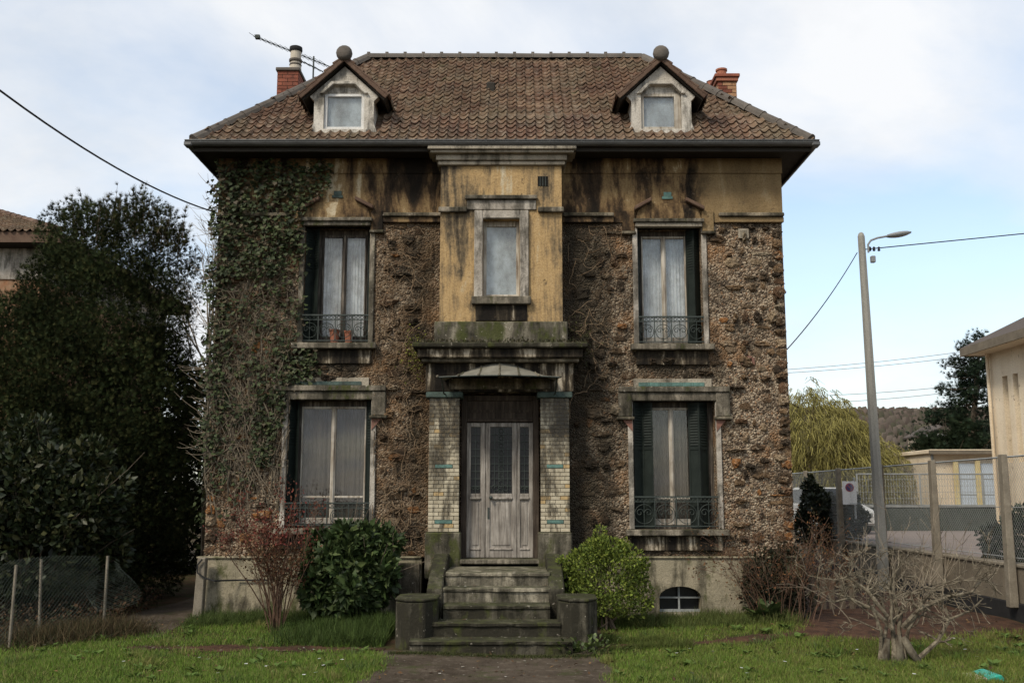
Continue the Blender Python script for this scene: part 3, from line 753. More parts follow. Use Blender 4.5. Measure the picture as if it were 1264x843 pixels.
def window(o, sh, curtain, framemat, railh, jambmat, sill_out=.1, inner=(0, 0), transom=True):
    x0, x1, z0, z1 = o
    win = empty('window', ((x0 + x1) / 2, Y0, z0), house)
    yw = Y0 + .21; pl_ = 1.0 if curtain in (MT['net'], MT['net_pale']) else .4
    fx0, fx1 = x0 + .02 + inner[0], x1 - .02 - inner[1]; cx = (fx0 + fx1) / 2
    for (a, b, nm) in ((x0 - .085, x0 - .001, 'jamb'), (x1 + .001, x1 + .085, 'jamb')):
        m = MB(); m.box(a, b, Y0 - .045, Y0 + .05, z0, z1); m.build(nm, jambmat, win, bevel=.008)
    m = MB(); m.box(x0 - .15, x1 + .15, Y0 - sill_out - .07, Y0 + .2, z0 - .10, z0 - .001); m.build('sill', MT['trim'], win, bevel=.012)
    m = MB(); m.box(x0 - .06, x1 + .06, Y0 - .05, Y0 + .02, z0 - .34, z0 - .102); m.build('apron', MT['drip'], win, bevel=.01)
    m = MB()
    m.box(x0, x1, yw + .01, yw + .07, z1 - .09, z1); m.box(x0, x1, yw + .005, yw + .07, z0, z0 + .06)
    m.box(x0, fx0 + .04, yw + .012, yw + .07, z0 + .06, z1 - .09); m.box(fx1 - .04, x1, yw + .012, yw + .07, z0 + .06, z1 - .09)
    m.build('frame', MT['old_wood'], win, bevel=.005)
    for (a, b) in ((fx0 + .04, cx), (cx, fx1 - .04)):
        m = MB(); ys_, ye = yw - .01, yw + .045; zb, zt = z0 + .06, z1 - .09
        m.box(a, a + (.025 if a < cx - .1 else .04), ys_, ye, zb, zt); m.box(b - (.04 if b <= cx + .01 else .025), b, ys_, ye, zb, zt)
        m.box(a + .03, b - .03, ys_ + .004, ye - .002, zt - .04, zt - .001); m.box(a + .03, b - .03, ys_ + .004, ye - .002, zb + .001, zb + .10)
        if transom: m.box(a + .03, b - .03, ys_ + .006, ye - .004, zb + .42, zb + .455)
        m.build('casement', framemat, win, bevel=.005)
        m = MB(); m.box(a + .03, b - .03, yw + .02, yw + .024, zb + .06, zt - .03); m.build('pane', MT['glass'], win)
        # hanging curtain, softly pleated
        m = MB(); n_ = 22; pv_ = []
        for i in range(n_ + 1):
            x = a + .0 + (b - a) * i / n_; y = yw + .10 + pl_ * (.018 * math.sin(i * 1.9 + a * 7) + .012 * math.sin(i * .8))
            pv_ += [(x, y, zb - .02), (x, y * 1.0 + .006 * math.sin(i * 2.3), zt + .04)]
        m.add(pv_, [(2 * i, 2 * i + 2, 2 * i + 3, 2 * i + 1) for i in range(n_)])
        m.build('curtain', curtain, win)
    m = MB(); m.box(cx - .022, cx + .022, yw - .03, yw - .011, z0 + .07, z1 - .095); m.build('meeting_stile', framemat, win, bevel=.008)
    for (a, b, sl) in sh: shutter(win, a, b, z0 + .015, z1 - .01, Y0 + .03, sl)
    # balcony rail
    ry = Y0 - .03; zt = z0 + railh; zl = z0 + .05
    m = MB(); m.box(x0 - .06, x1 + .06, ry - .014, ry + .014, zt - .012, zt + .012); m.box(x0 - .04, x1 + .04, ry - .008, ry + .008, zl - .008, zl + .008)
    m.box(x0 - .04, x1 + .04, ry - .006, ry + .006, zt - .085, zt - .072)
    n_ = 4
    for i in range(n_ + 1):
        x = x0 - .02 + (x1 - x0 + .04) * i / n_; m.box(x - .008, x + .008, ry - .008, ry + .008, zl, zt)
    k = (x1 - x0 + .04) / n_
    for i in range(n_):
        c_ = x0 - .02 + k * (i + .5); r_ = min(k * .44, (zt - .085 - zl) * .46); zc_ = (zl + zt - .085) / 2
        m.ring((c_, ry, zc_), r_, .006, n=18)
        scroll(m, c_ - r_ * .45, ry, zc_ + r_ * .15, r_ * .42, 1); scroll(m, c_ + r_ * .45, ry, zc_ + r_ * .15, r_ * .42, -1)
        m.tube([(c_, ry, zl), (c_, ry, zt - .08)], .006, 4)
    x = x0
    while x < x1:
        m.ring((x + .03, ry, zt - .042), .026, .005, n=8); x += .064
    m.build('railing', MT['iron'], win)
    return win
w_ul = window(UL, [(UL[0] + .01, UL[0] + .23, 1), (UL[1] - .06, UL[1] - .005, -1)], MT['curtain'], MT['old_wood'], .48, MT['trim'], inner=(.20, .03), transom=False)
w_ur = window(UR, [(UR[0] + .005, UR[0] + .06, 1), (UR[1] - .23, UR[1] - .01, -1)], MT['curtain'], MT['white_wood'], .47, MT['pale_trim'], inner=(.03, .17), transom=False)
w_ll = window(LL, [(LL[0] + .01, LL[0] + .17, 1), (LL[1] - .10, LL[1] - .005, -1)], MT['net_pale'], MT['white_wood'], .40, MT['pale_trim'], inner=(.12, .05))
w_lr = window(LR, [(LR[0] + .02, LR[0] + .33, 1), (LR[1] - .42, LR[1] - .10, -1)], MT['net_pale'], MT['white_wood'], .52, MT['pale_trim'], inner=(.20, .24))
# something brown left on the upper sill behind the rail: old pots
for (x, w, hgt) in ((-2.98, .085, .22), (-2.74, .075, .20)):
    m = MB(); m.lathe(x, Y0 + .09, [(w * .7, 4.40), (w, 4.40 + hgt), (w * 1.12, 4.40 + hgt), (w * 1.12, 4.43 + hgt), (w * .85, 4.43 + hgt)], 12)
    tag(m.build('flower_pot', MT['terracotta']), 'old terracotta pot behind the ivy-side upper balcony rail, ' + ('nearer the ivy' if x < -2.9 else 'nearer the porch bay'), 'pot', 'pots on the upper window sill')

# heads of the upper windows: flat lintel, splayed panel, little raking hoods, corbels
for (o, win, d) in ((UL, w_ul, 0), (UR, w_ur, 0)):
    x0, x1, z0, z1 = o
    m = MB(); m.box(x0 - .04, x1 + .01, Y0 - .11, Y0 + .12, z1 + .0, z1 + .07); m.build('lintel', MT['cornice'] if win is w_ur else MT['trim'], win, bevel=.01)
    m = MB(); m.box(x0 - .07, x1 + .04, Y0 - .15, Y0 + .10, z1 + .072, z1 + .135); m.build('lintel', MT['trim'], win, bevel=.01)
    m = MB(); m.prism([(x0 - .02, z1 + .137), (x1, z1 + .137), (x1 - .04, z1 + .30), (x1 - .22, z1 + .42), (x0 + .20, z1 + .42), (x0 + .02, z1 + .30)], Y0 - .065, Y0 - .031); m.build('head_panel', MT['frieze'], win)
    for (ax, az, bx, bz) in ((x0 - .05, z1 + .28, x0 + .24, z1 + .44), (x1 + .05, z1 + .28, x1 - .26, z1 + .44)):
        m = MB(); m.prism([(ax, az), (bx, bz), (bx, bz + .07), (ax, az + .07)], Y0 - .15, Y0 - .032); m.build('raking_hood', MT['verge'], win, bevel=.012)
    for sx in (-1, 1):
        ex = x0 - .045 if sx < 0 else x1 + .015
        a, b = (ex - .20, ex) if sx < 0 else (ex, ex + .20)
        m = MB(); m.box(a, b, Y0 - .07, Y0 - .0, z1 - .07, 6.47 + .20); m.build('shoulder_block', MT['frieze'], win, bevel=.008)
        m = MB(); m.box(a - .02, b + .02, Y0 - .10, Y0, z1 - .12, z1 - .071); m.build('shoulder_corbel', MT['porch'], win, bevel=.012)
    m = MB(); tx_ = (x0 + x1) / 2; m.box(tx_ - .11, tx_ + .07, Y0 - .05, Y0 - .031, z1 + .50, z1 + .545); m.box(tx_ - .08, tx_ + .05, Y0 - .048, Y0 - .031, z1 + .548, z1 + .62)
    m.build('glazed_tile', MT['turq'] if win is w_ur else MT['turq_dull'], win)
# heads of the lower windows: deep lintel on corbels with a turquoise tile strip
for (o, win) in ((LL, w_ll), (LR, w_lr)):
    x0, x1, z0, z1 = o
    m = MB(); m.box(x0 - .05, x1 + .20, Y0 - .07, Y0 + .15, z1, z1 + .14); m.build('lintel', MT['trim'], win, bevel=.012)
    m = MB(); m.box(x0 - .24, x1 + .24, Y0 - .11, Y0 - .002, z1 + .142, z1 + .235); m.build('lintel', MT['trim'], win, bevel=.012)
    m = MB(); m.box(x0 + .02, x1 - .05, Y0 - .04, Y0 - .002, z1 + .237, z1 + .37); m.build('head_panel', MT['cornice'], win)
    m = MB()
    k = 6; xa, xb = x0 + .1, x1 - .17
    for i in range(k): m.box(xa + (xb - xa) * i / k + .002, xa + (xb - xa) * (i + 1) / k - .002, Y0 - .056, Y0 - .0405, z1 + .245, z1 + .305)
    m.build('glazed_tile', MT['turq'] if win is w_lr else MT['turq_dull'], win)
    for sx in (-1, 1):
        if sx < 0 and win is w_ll: continue
        a, b = (x0 - .24, x0 - .01) if sx < 0 else (x1 + .01, x1 + .24)
        m = MB(); m.box(a, b, Y0 - .085, Y0, z1 - .26, z1 + .14); m.build('corbel_block', MT['trim'], win, bevel=.012)
        m = MB(); m.box(a - .03, b + .03, Y0 - .12, Y0, z1 - .31, z1 - .262); m.build('corbel_slab', MT['porch'], win, bevel=.01)
        e = (b if sx < 0 else a)
        m = MB(); m.prism([(e, z1 - .312), (e + sx * .16, z1 - .312), (e, z1 - .50)], Y0 - .06, Y0); m.build('corbel_bracket', MT['pinkbrick'], win)
# small vents in the rubble wall
m = MB(); vx, vz = W(917, 289, Y0); m.box(vx - .085, vx + .085, Y0 - .05, Y0, vz - .08, vz + .08)
for i in range(6): m.box(vx - .06, vx + .06, Y0 - .058, Y0 - .0505, vz - .055 + i * .02, vz - .045 + i * .02)
m.build('wall_vent', MT['cornice'], house)
vx, vz = W(925, 446, Y0)
m = MB(); m.box(vx - .14, vx - .035, Y0 - .035, Y0, vz - .05, vz + .05); m.box(vx - .035, vx + .035, Y0 - .03, Y0, vz + .052, vz + .085); m.box(vx + .036, vx + .08, Y0 - .033, Y0, vz - .06, vz + .06)
m.build('brick_vent', MT['pinkbrick'], house)
m = MB(); m.box(vx - .034, vx + .035, Y0 - .008, Y0 + .0, vz - .05, vz + .05); m.build('vent_hole', MT['dark'], house)

# ------------------------------------------------------------------ central bay
bay = empty('bay', (-.18, Y0 - .35, 4.3), house)
YV = Y0 - .35
BX0, BX1 = -1.19, .83
BW = (-.48, .125, 5.13, 6.44)
m = MB(); wall_holes(m, BX0, BX1, 4.71, 7.36, [BW], YV, YV + .25)
m.add([(BX0, YV, 4.71), (BX0, Y0 + .0, 4.71), (BX0, Y0, 7.36), (BX0, YV, 7.36)], [(0, 1, 2, 3)]); m.add([(BX1, YV, 4.71), (BX1, Y0, 4.71), (BX1, Y0, 7.36), (BX1, YV, 7.36)], [(0, 1, 2, 3)])
m.build('bay_wall', MT['bay'], bay)
for (a, b, y, z0, z1) in ((-1.24, .89, YV - .06, 7.361, 7.43), (-1.27, .92, YV - .10, 7.432, 7.53), (-1.36, 1.03, YV - .19, 7.532, 7.575), (-1.40, 1.07, YV - .23, 7.577, 7.66)):
    m = MB(); m.box(a, b, y, Y0 - .03, z0, z1); m.build('cornice', MT['cornice'], bay, bevel=.012)
m = MB(); m.box(-1.27, .91, YV - .05, Y0 - .002, 4.33, 4.709); m.build('bay_base', MT['bay_base'], bay, bevel=.015)
lz = WZ(259, YV)
for (a, b) in ((-1.22, -.745), (.43, .86)):
    m = MB(); m.box(a, b, YV - .08, YV - .001, lz - .055, lz + .03); m.build('ledge', MT['trim'], bay, bevel=.012)
hz_ = WZ(246, YV)
m = MB(); m.box(-.78, .42, YV - .09, YV - .001, hz_ - .02, hz_ + .05); m.build('window_hood', MT['trim'], bay, bevel=.012)
m = MB(); m.box(-.75, .40, YV - .035, YV - .001, hz_ - .19, hz_ - .022); m.build('window_hood', MT['pale_trim'], bay, bevel=.01)
for (a, b, z0, z1, nm) in ((-.625, -.482, 5.05, 6.58, 'surround'), (.127, .275, 5.05, 6.58, 'surround'), (-.481, .126, 6.441, 6.58, 'surround')):
    m = MB(); m.box(a, b, YV - .06, YV + .04, z0, z1); m.build(nm, MT['pale_trim'], bay, bevel=.012)
m = MB(); m.box(-.66, .31, YV - .11, YV + .2, 4.99, 5.12); m.build('sill', MT['trim'], bay, bevel=.012)
m = MB(); m.box(-.60, .25, YV - .03, YV - .001, 4.72, 4.988); m.build('sill_apron', MT['drip'], bay, bevel=.01)
m = MB(); ya, yb_ = YV + .13, YV + .19
m.box(BW[0], BW[0] + .055, ya, yb_, BW[2], BW[3]); m.box(BW[1] - .055, BW[1], ya, yb_, BW[2], BW[3]); m.box(BW[0] + .055, BW[1] - .055, ya + .003, yb_, BW[3] - .09, BW[3]); m.box(BW[0] + .055, BW[1] - .055, ya + .003, yb_, BW[2], BW[2] + .06)
m.build('window_frame', MT['white_wood'], bay, bevel=.006)
m = MB(); m.box(BW[0] + .05, BW[1] - .05, ya + .03, ya + .036, BW[2] + .05, BW[3] - .08); m.build('pane', MT['glass'], bay)
m = MB(); m.box(BW[0] + .02, BW[1] - .02, ya + .065, ya + .075, BW[2], BW[3]); m.build('blind', MT['blind'], bay)
vx, vz = W(670, 224, YV)
m = MB(); m.box(vx - .085, vx + .085, YV - .006, YV - .001, vz - .085, vz + .085); m.build('vent_hole', MT['dark'], bay)
m = MB()
for k in (-.045, 0, .045): m.box(vx + k - .006, vx + k + .006, YV - .014, YV - .007, vz - .085, vz + .085)
m.build('vent_bar', MT['iron'], bay)

# ------------------------------------------------------------------ porch
porch = empty('porch', (-.18, Y0 - .35, .85), house)
m = MB(); m.box(-1.60, 1.22, YV - .34, Y0 - .002, 4.24, 4.325); m.build('porch_cornice', MT['step'], porch, bevel=.02)
m = MB(); m.box(-1.52, 1.14, YV - .24, Y0 - .002, 4.09, 4.238); m.build('porch_cornice', MT['drip'], porch, bevel=.015)
m = MB(); m.box(-1.46, 1.08, YV - .16, Y0 - .002, 4.03, 4.088); m.build('porch_cornice', MT['porch'], porch, bevel=.012)
m = MB(); m.box(-1.40, 1.0, YV - .02, Y0 - .002, 3.56, 4.028); m.build('entablature', MT['drip'], porch, bevel=.01)
m = MB(); m.box(-1.02, .62, YV - .045, YV - .021, 3.60, 3.78); m.build('entablature_panel', MT['porch'], porch, bevel=.01)
# moss cushions growing on the cornice
mp = rng.uniform([-1.6, YV - .33, 4.325], [1.22, Y0 - .05, 4.335], (900, 3)); mp[:, 2] += rng.gamma(1.2, .010, 900)
mb_ = basis(rng.normal([0, -.3, 1], .5, (900, 3)))
v_, f_, t_ = scatter(LEAF_V, LEAF_F, mp, mb_, rng.uniform(.03, .07, 900), tints(900, [(.06, .055, .03), (.04, .042, .018), (.10, .085, .05)]))
np_mesh('moss', v_, f_, MT['leafmatt'], porch, t_, kind='stuff')
bm_brick = MB(); bm_brick.box(-.5, .5, -.5, .5, -.5, .5)
me_cream = bm_brick.mesh('brick', MT['brick_cream']); me_red = bm_brick.mesh('brick', MT['brick_red']); me_or = bm_brick.mesh('brick', MT['brick_or'])
for (a, b) in ((-1.34, -.845), (.455, .925)):
    m = MB(); m.box(a + .012, b - .012, YV + .012, Y0 + .2, 1.33, 3.46); m.build('pillar_core', MT['mort2'], porch)
    m = MB(); m.box(a - .04, b + .03, YV - .05, Y0 + .2, .60, 1.325); m.build('pillar_base', MT['bay_base'], porch, bevel=.02)
    m = MB(); m.box(a - .05, b + .05, YV - .05, Y0 + .2, 3.462, 3.555); m.build('capital', MT['turq_dull'], porch, bevel=.012)
    nrow = 34; zh = (3.458 - 1.33) / nrow
    for r_ in range(nrow):
        zc_ = 1.33 + zh * (r_ + .5)
        w = b - a; cuts = [0, .34, .67, 1.0] if r_ % 2 == 0 else [0, .17, .5, .83, 1.0]
        for k in range(len(cuts) - 1):
            xa, xb = a + w * cuts[k], a + w * cuts[k + 1]
            if r_ in (2, 16):
                continue
            inst('brick', me_cream, porch, ((xa + xb) / 2, YV + .05 + random.uniform(-.002, .002), zc_), scale=(xb - xa - .009, .10 + random.uniform(0, .006), zh - .010))
    for r_ in (2, 16):
        zc_ = 1.33 + zh * (r_ + .5); w = b - a
        inst('brick', me_cream, porch, (a + w * .11, YV + .05, zc_), scale=(w * .22 - .009, .10, zh - .010))
        inst('brick', me_cream, porch, (b - w * .11, YV + .05, zc_), scale=(w * .22 - .009, .10, zh - .010))
        m = MB(); m.box(a + w * .22, b - w * .22, YV - .006, YV + .1, zc_ - zh / 2 + .004, zc_ + zh / 2 - .004); m.build('glazed_tile', MT['turq'], porch, bevel=.006)

# ------------------------------------------------------------------ front door
door = empty('front_door', (-.19, Y0 + .05, .91), house)
YD = Y0 - .06
dz = lambda v: WZ(v, YD)
dx = lambda u: WX(u, 600, YD)
m = MB()
m.box(-.83, dx(576), YD - .04, YD + .08, .9, 3.53); m.box(dx(658), .44, YD - .04, YD + .08, .9, 3.53); m.box(dx(576), dx(658), YD - .045, YD + .08, dz(521), dz(517)); m.box(dx(576), dx(658), YD - .038, YD + .08, 3.44, 3.53)
m.build('frame', MT['door_dark'], door, bevel=.008)
m = MB(); m.box(dx(576), dx(658), YD + .0, YD + .05, dz(517), 3.44); m.build('transom_panel', MT['door_dark'], door)
m = MB(); m.box(dx(612), dx(616), YD - .02, YD, dz(517), 3.44); m.box(dx(578), dx(656), YD - .015, YD, dz(509), dz(506)); m.build('transom_bar', MT['door_dark'], door)
LEAVES = [('side_leaf', 576, 599, (581, 593)), ('door_leaf', 599.5, 638, (605, 632)), ('side_leaf', 638.5, 658, (642, 653))]
zt, zb = dz(522), dz(688); gt, gb = dz(527), dz(609); pt, pb = dz(617), dz(676)
for nm, ua, ub, (ga, gb_) in LEAVES:
    a, b, ga, gb_ = dx(ua), dx(ub), dx(ga), dx(gb_)
    m = MB(); y1, y2 = YD - .02, YD + .03
    m.box(a, ga, y1, y2, zb, zt); m.box(gb_, b, y1, y2, zb, zt); m.box(ga, gb_, y1 + .002, y2, gt, zt); m.box(ga, gb_, y1 + .002, y2, pt, gb); m.box(ga, gb_, y1 + .002, y2, zb, pb)
    lf = m.build(nm, MT['door'], door, bevel=.006)
    m = MB(); m.box(ga, gb_, y1 + .018, y2 - .002, pb, pt); m.build('door_panel', MT['door'], door)
    m = MB(); i_ = .03; m.box(ga + i_, gb_ - i_, y1 + .006, y1 + .019, pb + i_ * 1.3, pt - i_ * 1.3); m.build('raised_field', MT['door'], door, bevel=.012)
    m = MB(); m.box(ga - .01, gb_ + .01, y1 - .022, y1 - .001, pt + .012, pt + .045); m.box(ga - .01, gb_ + .01, y1 - .014, y1 - .001, pb - .035, pb - .008); m.build('moulding', MT['door'], door, bevel=.008)
    m = MB(); m.box(ga, gb_, YD + .02, YD + .024, gb, gt); m.build('pane', MT['blackglass'], door)
    m = MB(); k = 5 if ub - ua > 30 else 2; w = gb_ - ga; yg = YD + .0
    for i in range(1, k): m.box(ga + w * i / k - .005, ga + w * i / k + .005, yg - .005, yg + .005, gb, gt)
    for i in range(1, 9): z = gb + (gt - gb) * i / 9; m.box(ga, gb_, yg - .0065, yg + .0035, z - .005, z + .005)
    for i in range(9):
        if k == 5: m.ring(((ga + gb_) / 2, yg - .004, gb + (gt - gb) * (i + .5) / 9), .035, .005, n=8)
    for sx in (-1, 1):
        scroll(m, (ga + gb_) / 2 + sx * w * .24, yg - .01, gb + .08, w * .2, sx)
    m.build('grille', MT['iron'], door)
m = MB(); kx, kz = dx(606), dz(614); m.tube([(kx, YD - .02, kz), (kx, YD - .07, kz)], .014, 8); m.lathe(kx, YD - .085, [(.005, kz - .028), (.026, kz - .018), (.03, kz), (.026, kz + .018), (.005, kz + .028)], 10); m.build('knob', MT['iron'], door, smooth=True)
m = MB(); m.box(dx(602), dx(604), YD - .03, YD - .021, dz(640), dz(626)); m.build('lock_plate', MT['iron'], door)
m = MB(); m.box(-.86, .47, YV - .04, Y0 + .2, .83, .905); m.build('threshold', MT['trim'], door, bevel=.015)

# ------------------------------------------------------------------ glazed door canopy with curved ribs
can = empty('door_canopy', (-.2, YV, 3.8), house)
yc0, yc1 = YV - .02, YV - .72
us = [540, 566, 591, 616.5, 641, 665, 692]
def can_pt(u, t):
    """t 0 at the wall, 1 at the front lip"""
    y = yc0 + (yc1 - yc0) * t
    a = (u - 616) / 76
    xb = WX(u, 466, yc1)
    zw = 4.05 - .30 * abs(a) ** 1.3; zf = 3.755 - .03 * abs(a) ** 2
    return (-.19 + (xb + .19) * (.93 + .07 * t), y, zw + (zf - zw) * (t ** .8))
MT['canopy'] = m_plain('lichened_wired_glass', (.24, .225, .185), (.15, .14, .11), .6, 5, .3, .3)
for i in range(6):
    m = MB(); pv_ = []
    for k in range(6):
        for j in range(3):
            u = us[i] + (us[i + 1] - us[i]) * j / 2; pv_.append(can_pt(u, k / 5))
    fs_ = [(k * 3 + j, k * 3 + j + 1, (k + 1) * 3 + j + 1, (k + 1) * 3 + j) for k in range(5) for j in range(2)]
    n_ = len(pv_); pv2 = pv_ + [(p[0], p[1], p[2] - .012) for p in pv_]
    fs2 = fs_ + [tuple(q + n_ for q in reversed(f)) for f in fs_] + [(15, 16, 16 + n_, 15 + n_), (16, 17, 17 + n_, 16 + n_)]
    m.add(pv2, fs2); m.build('glass_panel', MT['canopy'], can)
for u in us:
    m = MB(); pts = [Vector(can_pt(u, k / 5)) + Vector((0, 0, .004)) for k in range(6)]
    m.tube(pts, .015, 5); e = pts[-1]; m.lathe(e.x, e.y, [(.008, e.z - .022), (.024, e.z - .012), (.024, e.z + .008), (.008, e.z + .02)], 8); m.build('rib', MT['trim'], can)
m = MB(); m.tube([Vector(can_pt(us[0] + (us[-1] - us[0]) * i / 14, 1)) - Vector((0, 0, .014)) for i in range(15)], .011, 5); m.build('front_rail', MT['iron'], can)
for u in (us[0] + 4, us[-1] - 4):
    m = MB(); e = Vector(can_pt(u, .9)); w0 = Vector((e.x * .98, yc0, 3.52)); m.tube([w0, w0.lerp(e, .35) + Vector((0, 0, -.09)), w0.lerp(e, .7) + Vector((0, 0, -.06)), e - Vector((0, 0, .02))], .012, 5); m.build('bracket', MT['iron'], can)

# ------------------------------------------------------------------ roof
EZ = 7.73; EY = 16.2; EXL, EXR = -5.33, 5.00; RY, RZ = 19.0, 10.44; RXL, RXR = -2.84, 2.58; EYB = 21.8
m = MB()
P = [(EXL, EY, EZ), (EXR, EY, EZ), (EXR, EYB, EZ), (EXL, EYB, EZ), (RXL, RY, RZ), (RXR, RY, RZ)]
m.add(P, [(0, 1, 5, 4), (1, 2, 5), (2, 3, 4, 5), (3, 0, 4)])
roof = m.build('roof', MT['tile'], house)
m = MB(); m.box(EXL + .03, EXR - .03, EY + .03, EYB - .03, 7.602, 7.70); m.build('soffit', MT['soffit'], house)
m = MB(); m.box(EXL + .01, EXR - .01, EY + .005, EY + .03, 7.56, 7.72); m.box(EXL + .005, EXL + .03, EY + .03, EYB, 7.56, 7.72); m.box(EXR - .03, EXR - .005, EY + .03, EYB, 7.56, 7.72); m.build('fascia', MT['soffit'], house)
for xa_, xb_ in ((EXL - .11, EXL + .03), (EXR - .03, EXR + .11)):
    m = MB(); m.box(xa_, xb_, EY - .12, EY + .035, 7.62, 7.712); m.build('gutter_corner', MT['zinc'], house, bevel=.02)
def gutter(p0, p1, out):
    m = MB(); n_ = 8; p0, p1 = Vector(p0), Vector(p1); out = Vector(out); vs_ = []
    for p in (p0, p1):
        for i in range(n_ + 1):
            a = math.pi * i / n_; vs_.append(p + out * (-.075 * math.cos(a)) + Vector((0, 0, -.085 * math.sin(a))))
    m.add(vs_, [(i, i + 1, n_ + 2 + i, n_ + 1 + i) for i in range(n_)])
    e = [p0 + out * .075, p1 + out * .075]; m.tube(e, .012, 6)
    L = (p1 - p0).length; k = int(L / .55)
    for i in range(k + 1):
        c_ = p0.lerp(p1, (i + .5) / (k + 1)); d = (p1 - p0).normalized() * .012
        for q in range(n_):
            a, b = math.pi * q / n_, math.pi * (q + 1) / n_
            A = c_ + out * (-.079 * math.cos(a)) + Vector((0, 0, -.089 * math.sin(a))); B = c_ + out * (-.079 * math.cos(b)) + Vector((0, 0, -.089 * math.sin(b)))
            m.add([A - d, A + d, B + d, B - d], [(0, 1, 2, 3)])
    return m.build('gutter', MT['zinc'], house)
gutter((EXL - .09, EY - .05, 7.715), (EXR + .09, EY - .05, 7.715), (0, -1, 0))
gutter((EXL - .05, EY + .03, 7.715), (EXL - .05, EYB, 7.715), (-1, 0, 0)); gutter((EXR + .05, EY + .03, 7.715), (EXR + .05, EYB, 7.715), (1, 0, 0))

# tiles: local x across, y up the slope, z out of the slope
TW, TG = .165, .183
def tile_mesh():
    prof = []
    for i in range(9):
        t = i / 8
        if t < .70: zz = -.022 * math.sin(math.pi * t / .70); yy = -.030 * math.sin(math.pi * t / .70)
        else: zz = .026 * math.sin(math.pi * (t - .70) / .30); yy = .004
        prof.append((TW * (t - .5) * 1.03, zz, yy))
    vs_ = []
    for (x, zz, yy) in prof: vs_.append((x, yy - .012, zz + .050))
    for (x, zz, yy) in prof: vs_.append((x, TG * 1.15, zz + .020))
    for (x, zz, yy) in prof: vs_.append((x, yy - .010, zz + .030))
    fs_ = [(i, i + 1, 9 + i + 1, 9 + i) for i in range(8)] + [(18 + i, 18 + i + 1, i + 1, i) for i in range(8)]
    m = MB(); m.add(vs_, fs_); me = m.mesh('tile', MT['tile']); return me
me_tile = tile_mesh()
tv = np.array([v.co[:] for v in me_tile.vertices]); tf4 = np.array([p.vertices[:] for p in me_tile.polygons])
def slope_tiles(o, u, vdir, xl, xr, L, skip=None):
    """list of (matrix) for tiles on a slope; xl, xr: functions of distance up the slope"""
    o, u, vdir = np.array(o, float), np.array(u, float), np.array(vdir, float); u /= np.linalg.norm(u); vdir /= np.linalg.norm(vdir); nrm = np.cross(u, vdir); out = []
    r_ = 0
    while r_ * TG < L - .05:
        d = r_ * TG; a, b = xl(d), xr(d); k0 = math.ceil((a + .02) / TW); k1 = math.floor((b - .02) / TW)
        for k in range(k0, k1 + 1):
            p = o + u * (k * TW) + vdir * d
            if skip and skip(p): continue
            out.append((p, r_))
        r_ += 1
    return out, np.stack([u, vdir, nrm], 1)
SL = math.hypot(RY - EY, RZ - EZ)
DORM = [(-2.865, 'l'), (2.545, 'r')]
def in_dormer(p):
    for cx_, _ in DORM:
        if abs(p[0] - cx_) < .56 and p[1] > 16.36 and p[2] < 8.68: return True
        if p[1] > 16.5 and p[2] > 8.4 and p[2] + .1 < 9.27 - .94 * abs(p[0] - cx_): return True
    return False
front, Rf = slope_tiles((0, EY - .03, EZ - .02), (1, 0, 0), (0, RY - EY, RZ - EZ), lambda d: EXL + (RXL - EXL) * d / SL, lambda d: EXR + (RXR - EXR) * d / SL, SL, in_dormer)
eu = Matrix(Rf.tolist()).to_euler()
front.sort(key=lambda q: q[1])
NT = 300
for i, (p, r_) in enumerate(front[:NT]):
    o = inst('tile', me_tile, roof, p + Rf[:, 2] * random.uniform(0, .012) + Rf[:, 1] * random.gauss(0, .006), (eu.x + random.uniform(-.012, .012), eu.y + random.uniform(-.01, .01), eu.z + random.uniform(-.012, .012)))
allp = np.array([p for p, _ in front[NT:]]); allr = np.repeat(Rf[None], len(allp), 0)
side = []
for (o, u, vd, L, hw, off) in (((EXL - .03, 0, EZ - .02), (0, -1, 0), (RXL - EXL, 0, RZ - EZ), math.hypot(RXL - EXL, RZ - EZ), 2.8, RY), ((EXR + .03, 0, EZ - .02), (0, 1, 0), (RXR - EXR, 0, RZ - EZ), math.hypot(RXR - EXR, RZ - EZ), 2.8, RY)):
    sg = u[1]
    tl, Rs = slope_tiles((o[0], RY, o[2]), u, vd, lambda d, L=L: -2.8 * (1 - d / L), lambda d, L=L: 2.8 * (1 - d / L), L)
    side.append((np.array([p for p, _ in tl]), np.repeat(Rs[None], len(tl), 0)))
pp = np.concatenate([allp] + [s_[0] for s_ in side]); rr = np.concatenate([allr] + [s_[1] for s_ in side])
nrm_ = rr[:, :, 2]; pp = pp + nrm_ * rng.uniform(0, .012, (len(pp), 1)) + rr[:, :, 1] * rng.normal(0, .006, (len(pp), 1)) + rr[:, :, 0] * rng.normal(0, .003, (len(pp), 1)) - nrm_ * (.035 * np.sin(pp[:, 0:1] * .9 + 1) ** 2)
v_, f_, _ = scatter(tv, tf4, pp, rr, np.ones(len(pp)))
np_mesh('tile_field', v_, f_, MT['tile'], roof, kind='stuff')
# small dark vent tile in the middle of the slope
vd = np.array((0, RY - EY, RZ - EZ)) / SL
vx, _z = W(606, 105, 17.9)
m = MB(); by = 17.75; bz = EZ + (by - EY) * (RZ - EZ) / (RY - EY)
m.box(vx - .08, vx + .08, by - .02, by + .25, bz - .05, bz + .20); m.build('vent_tile', MT['soffit'], roof, bevel=.02)

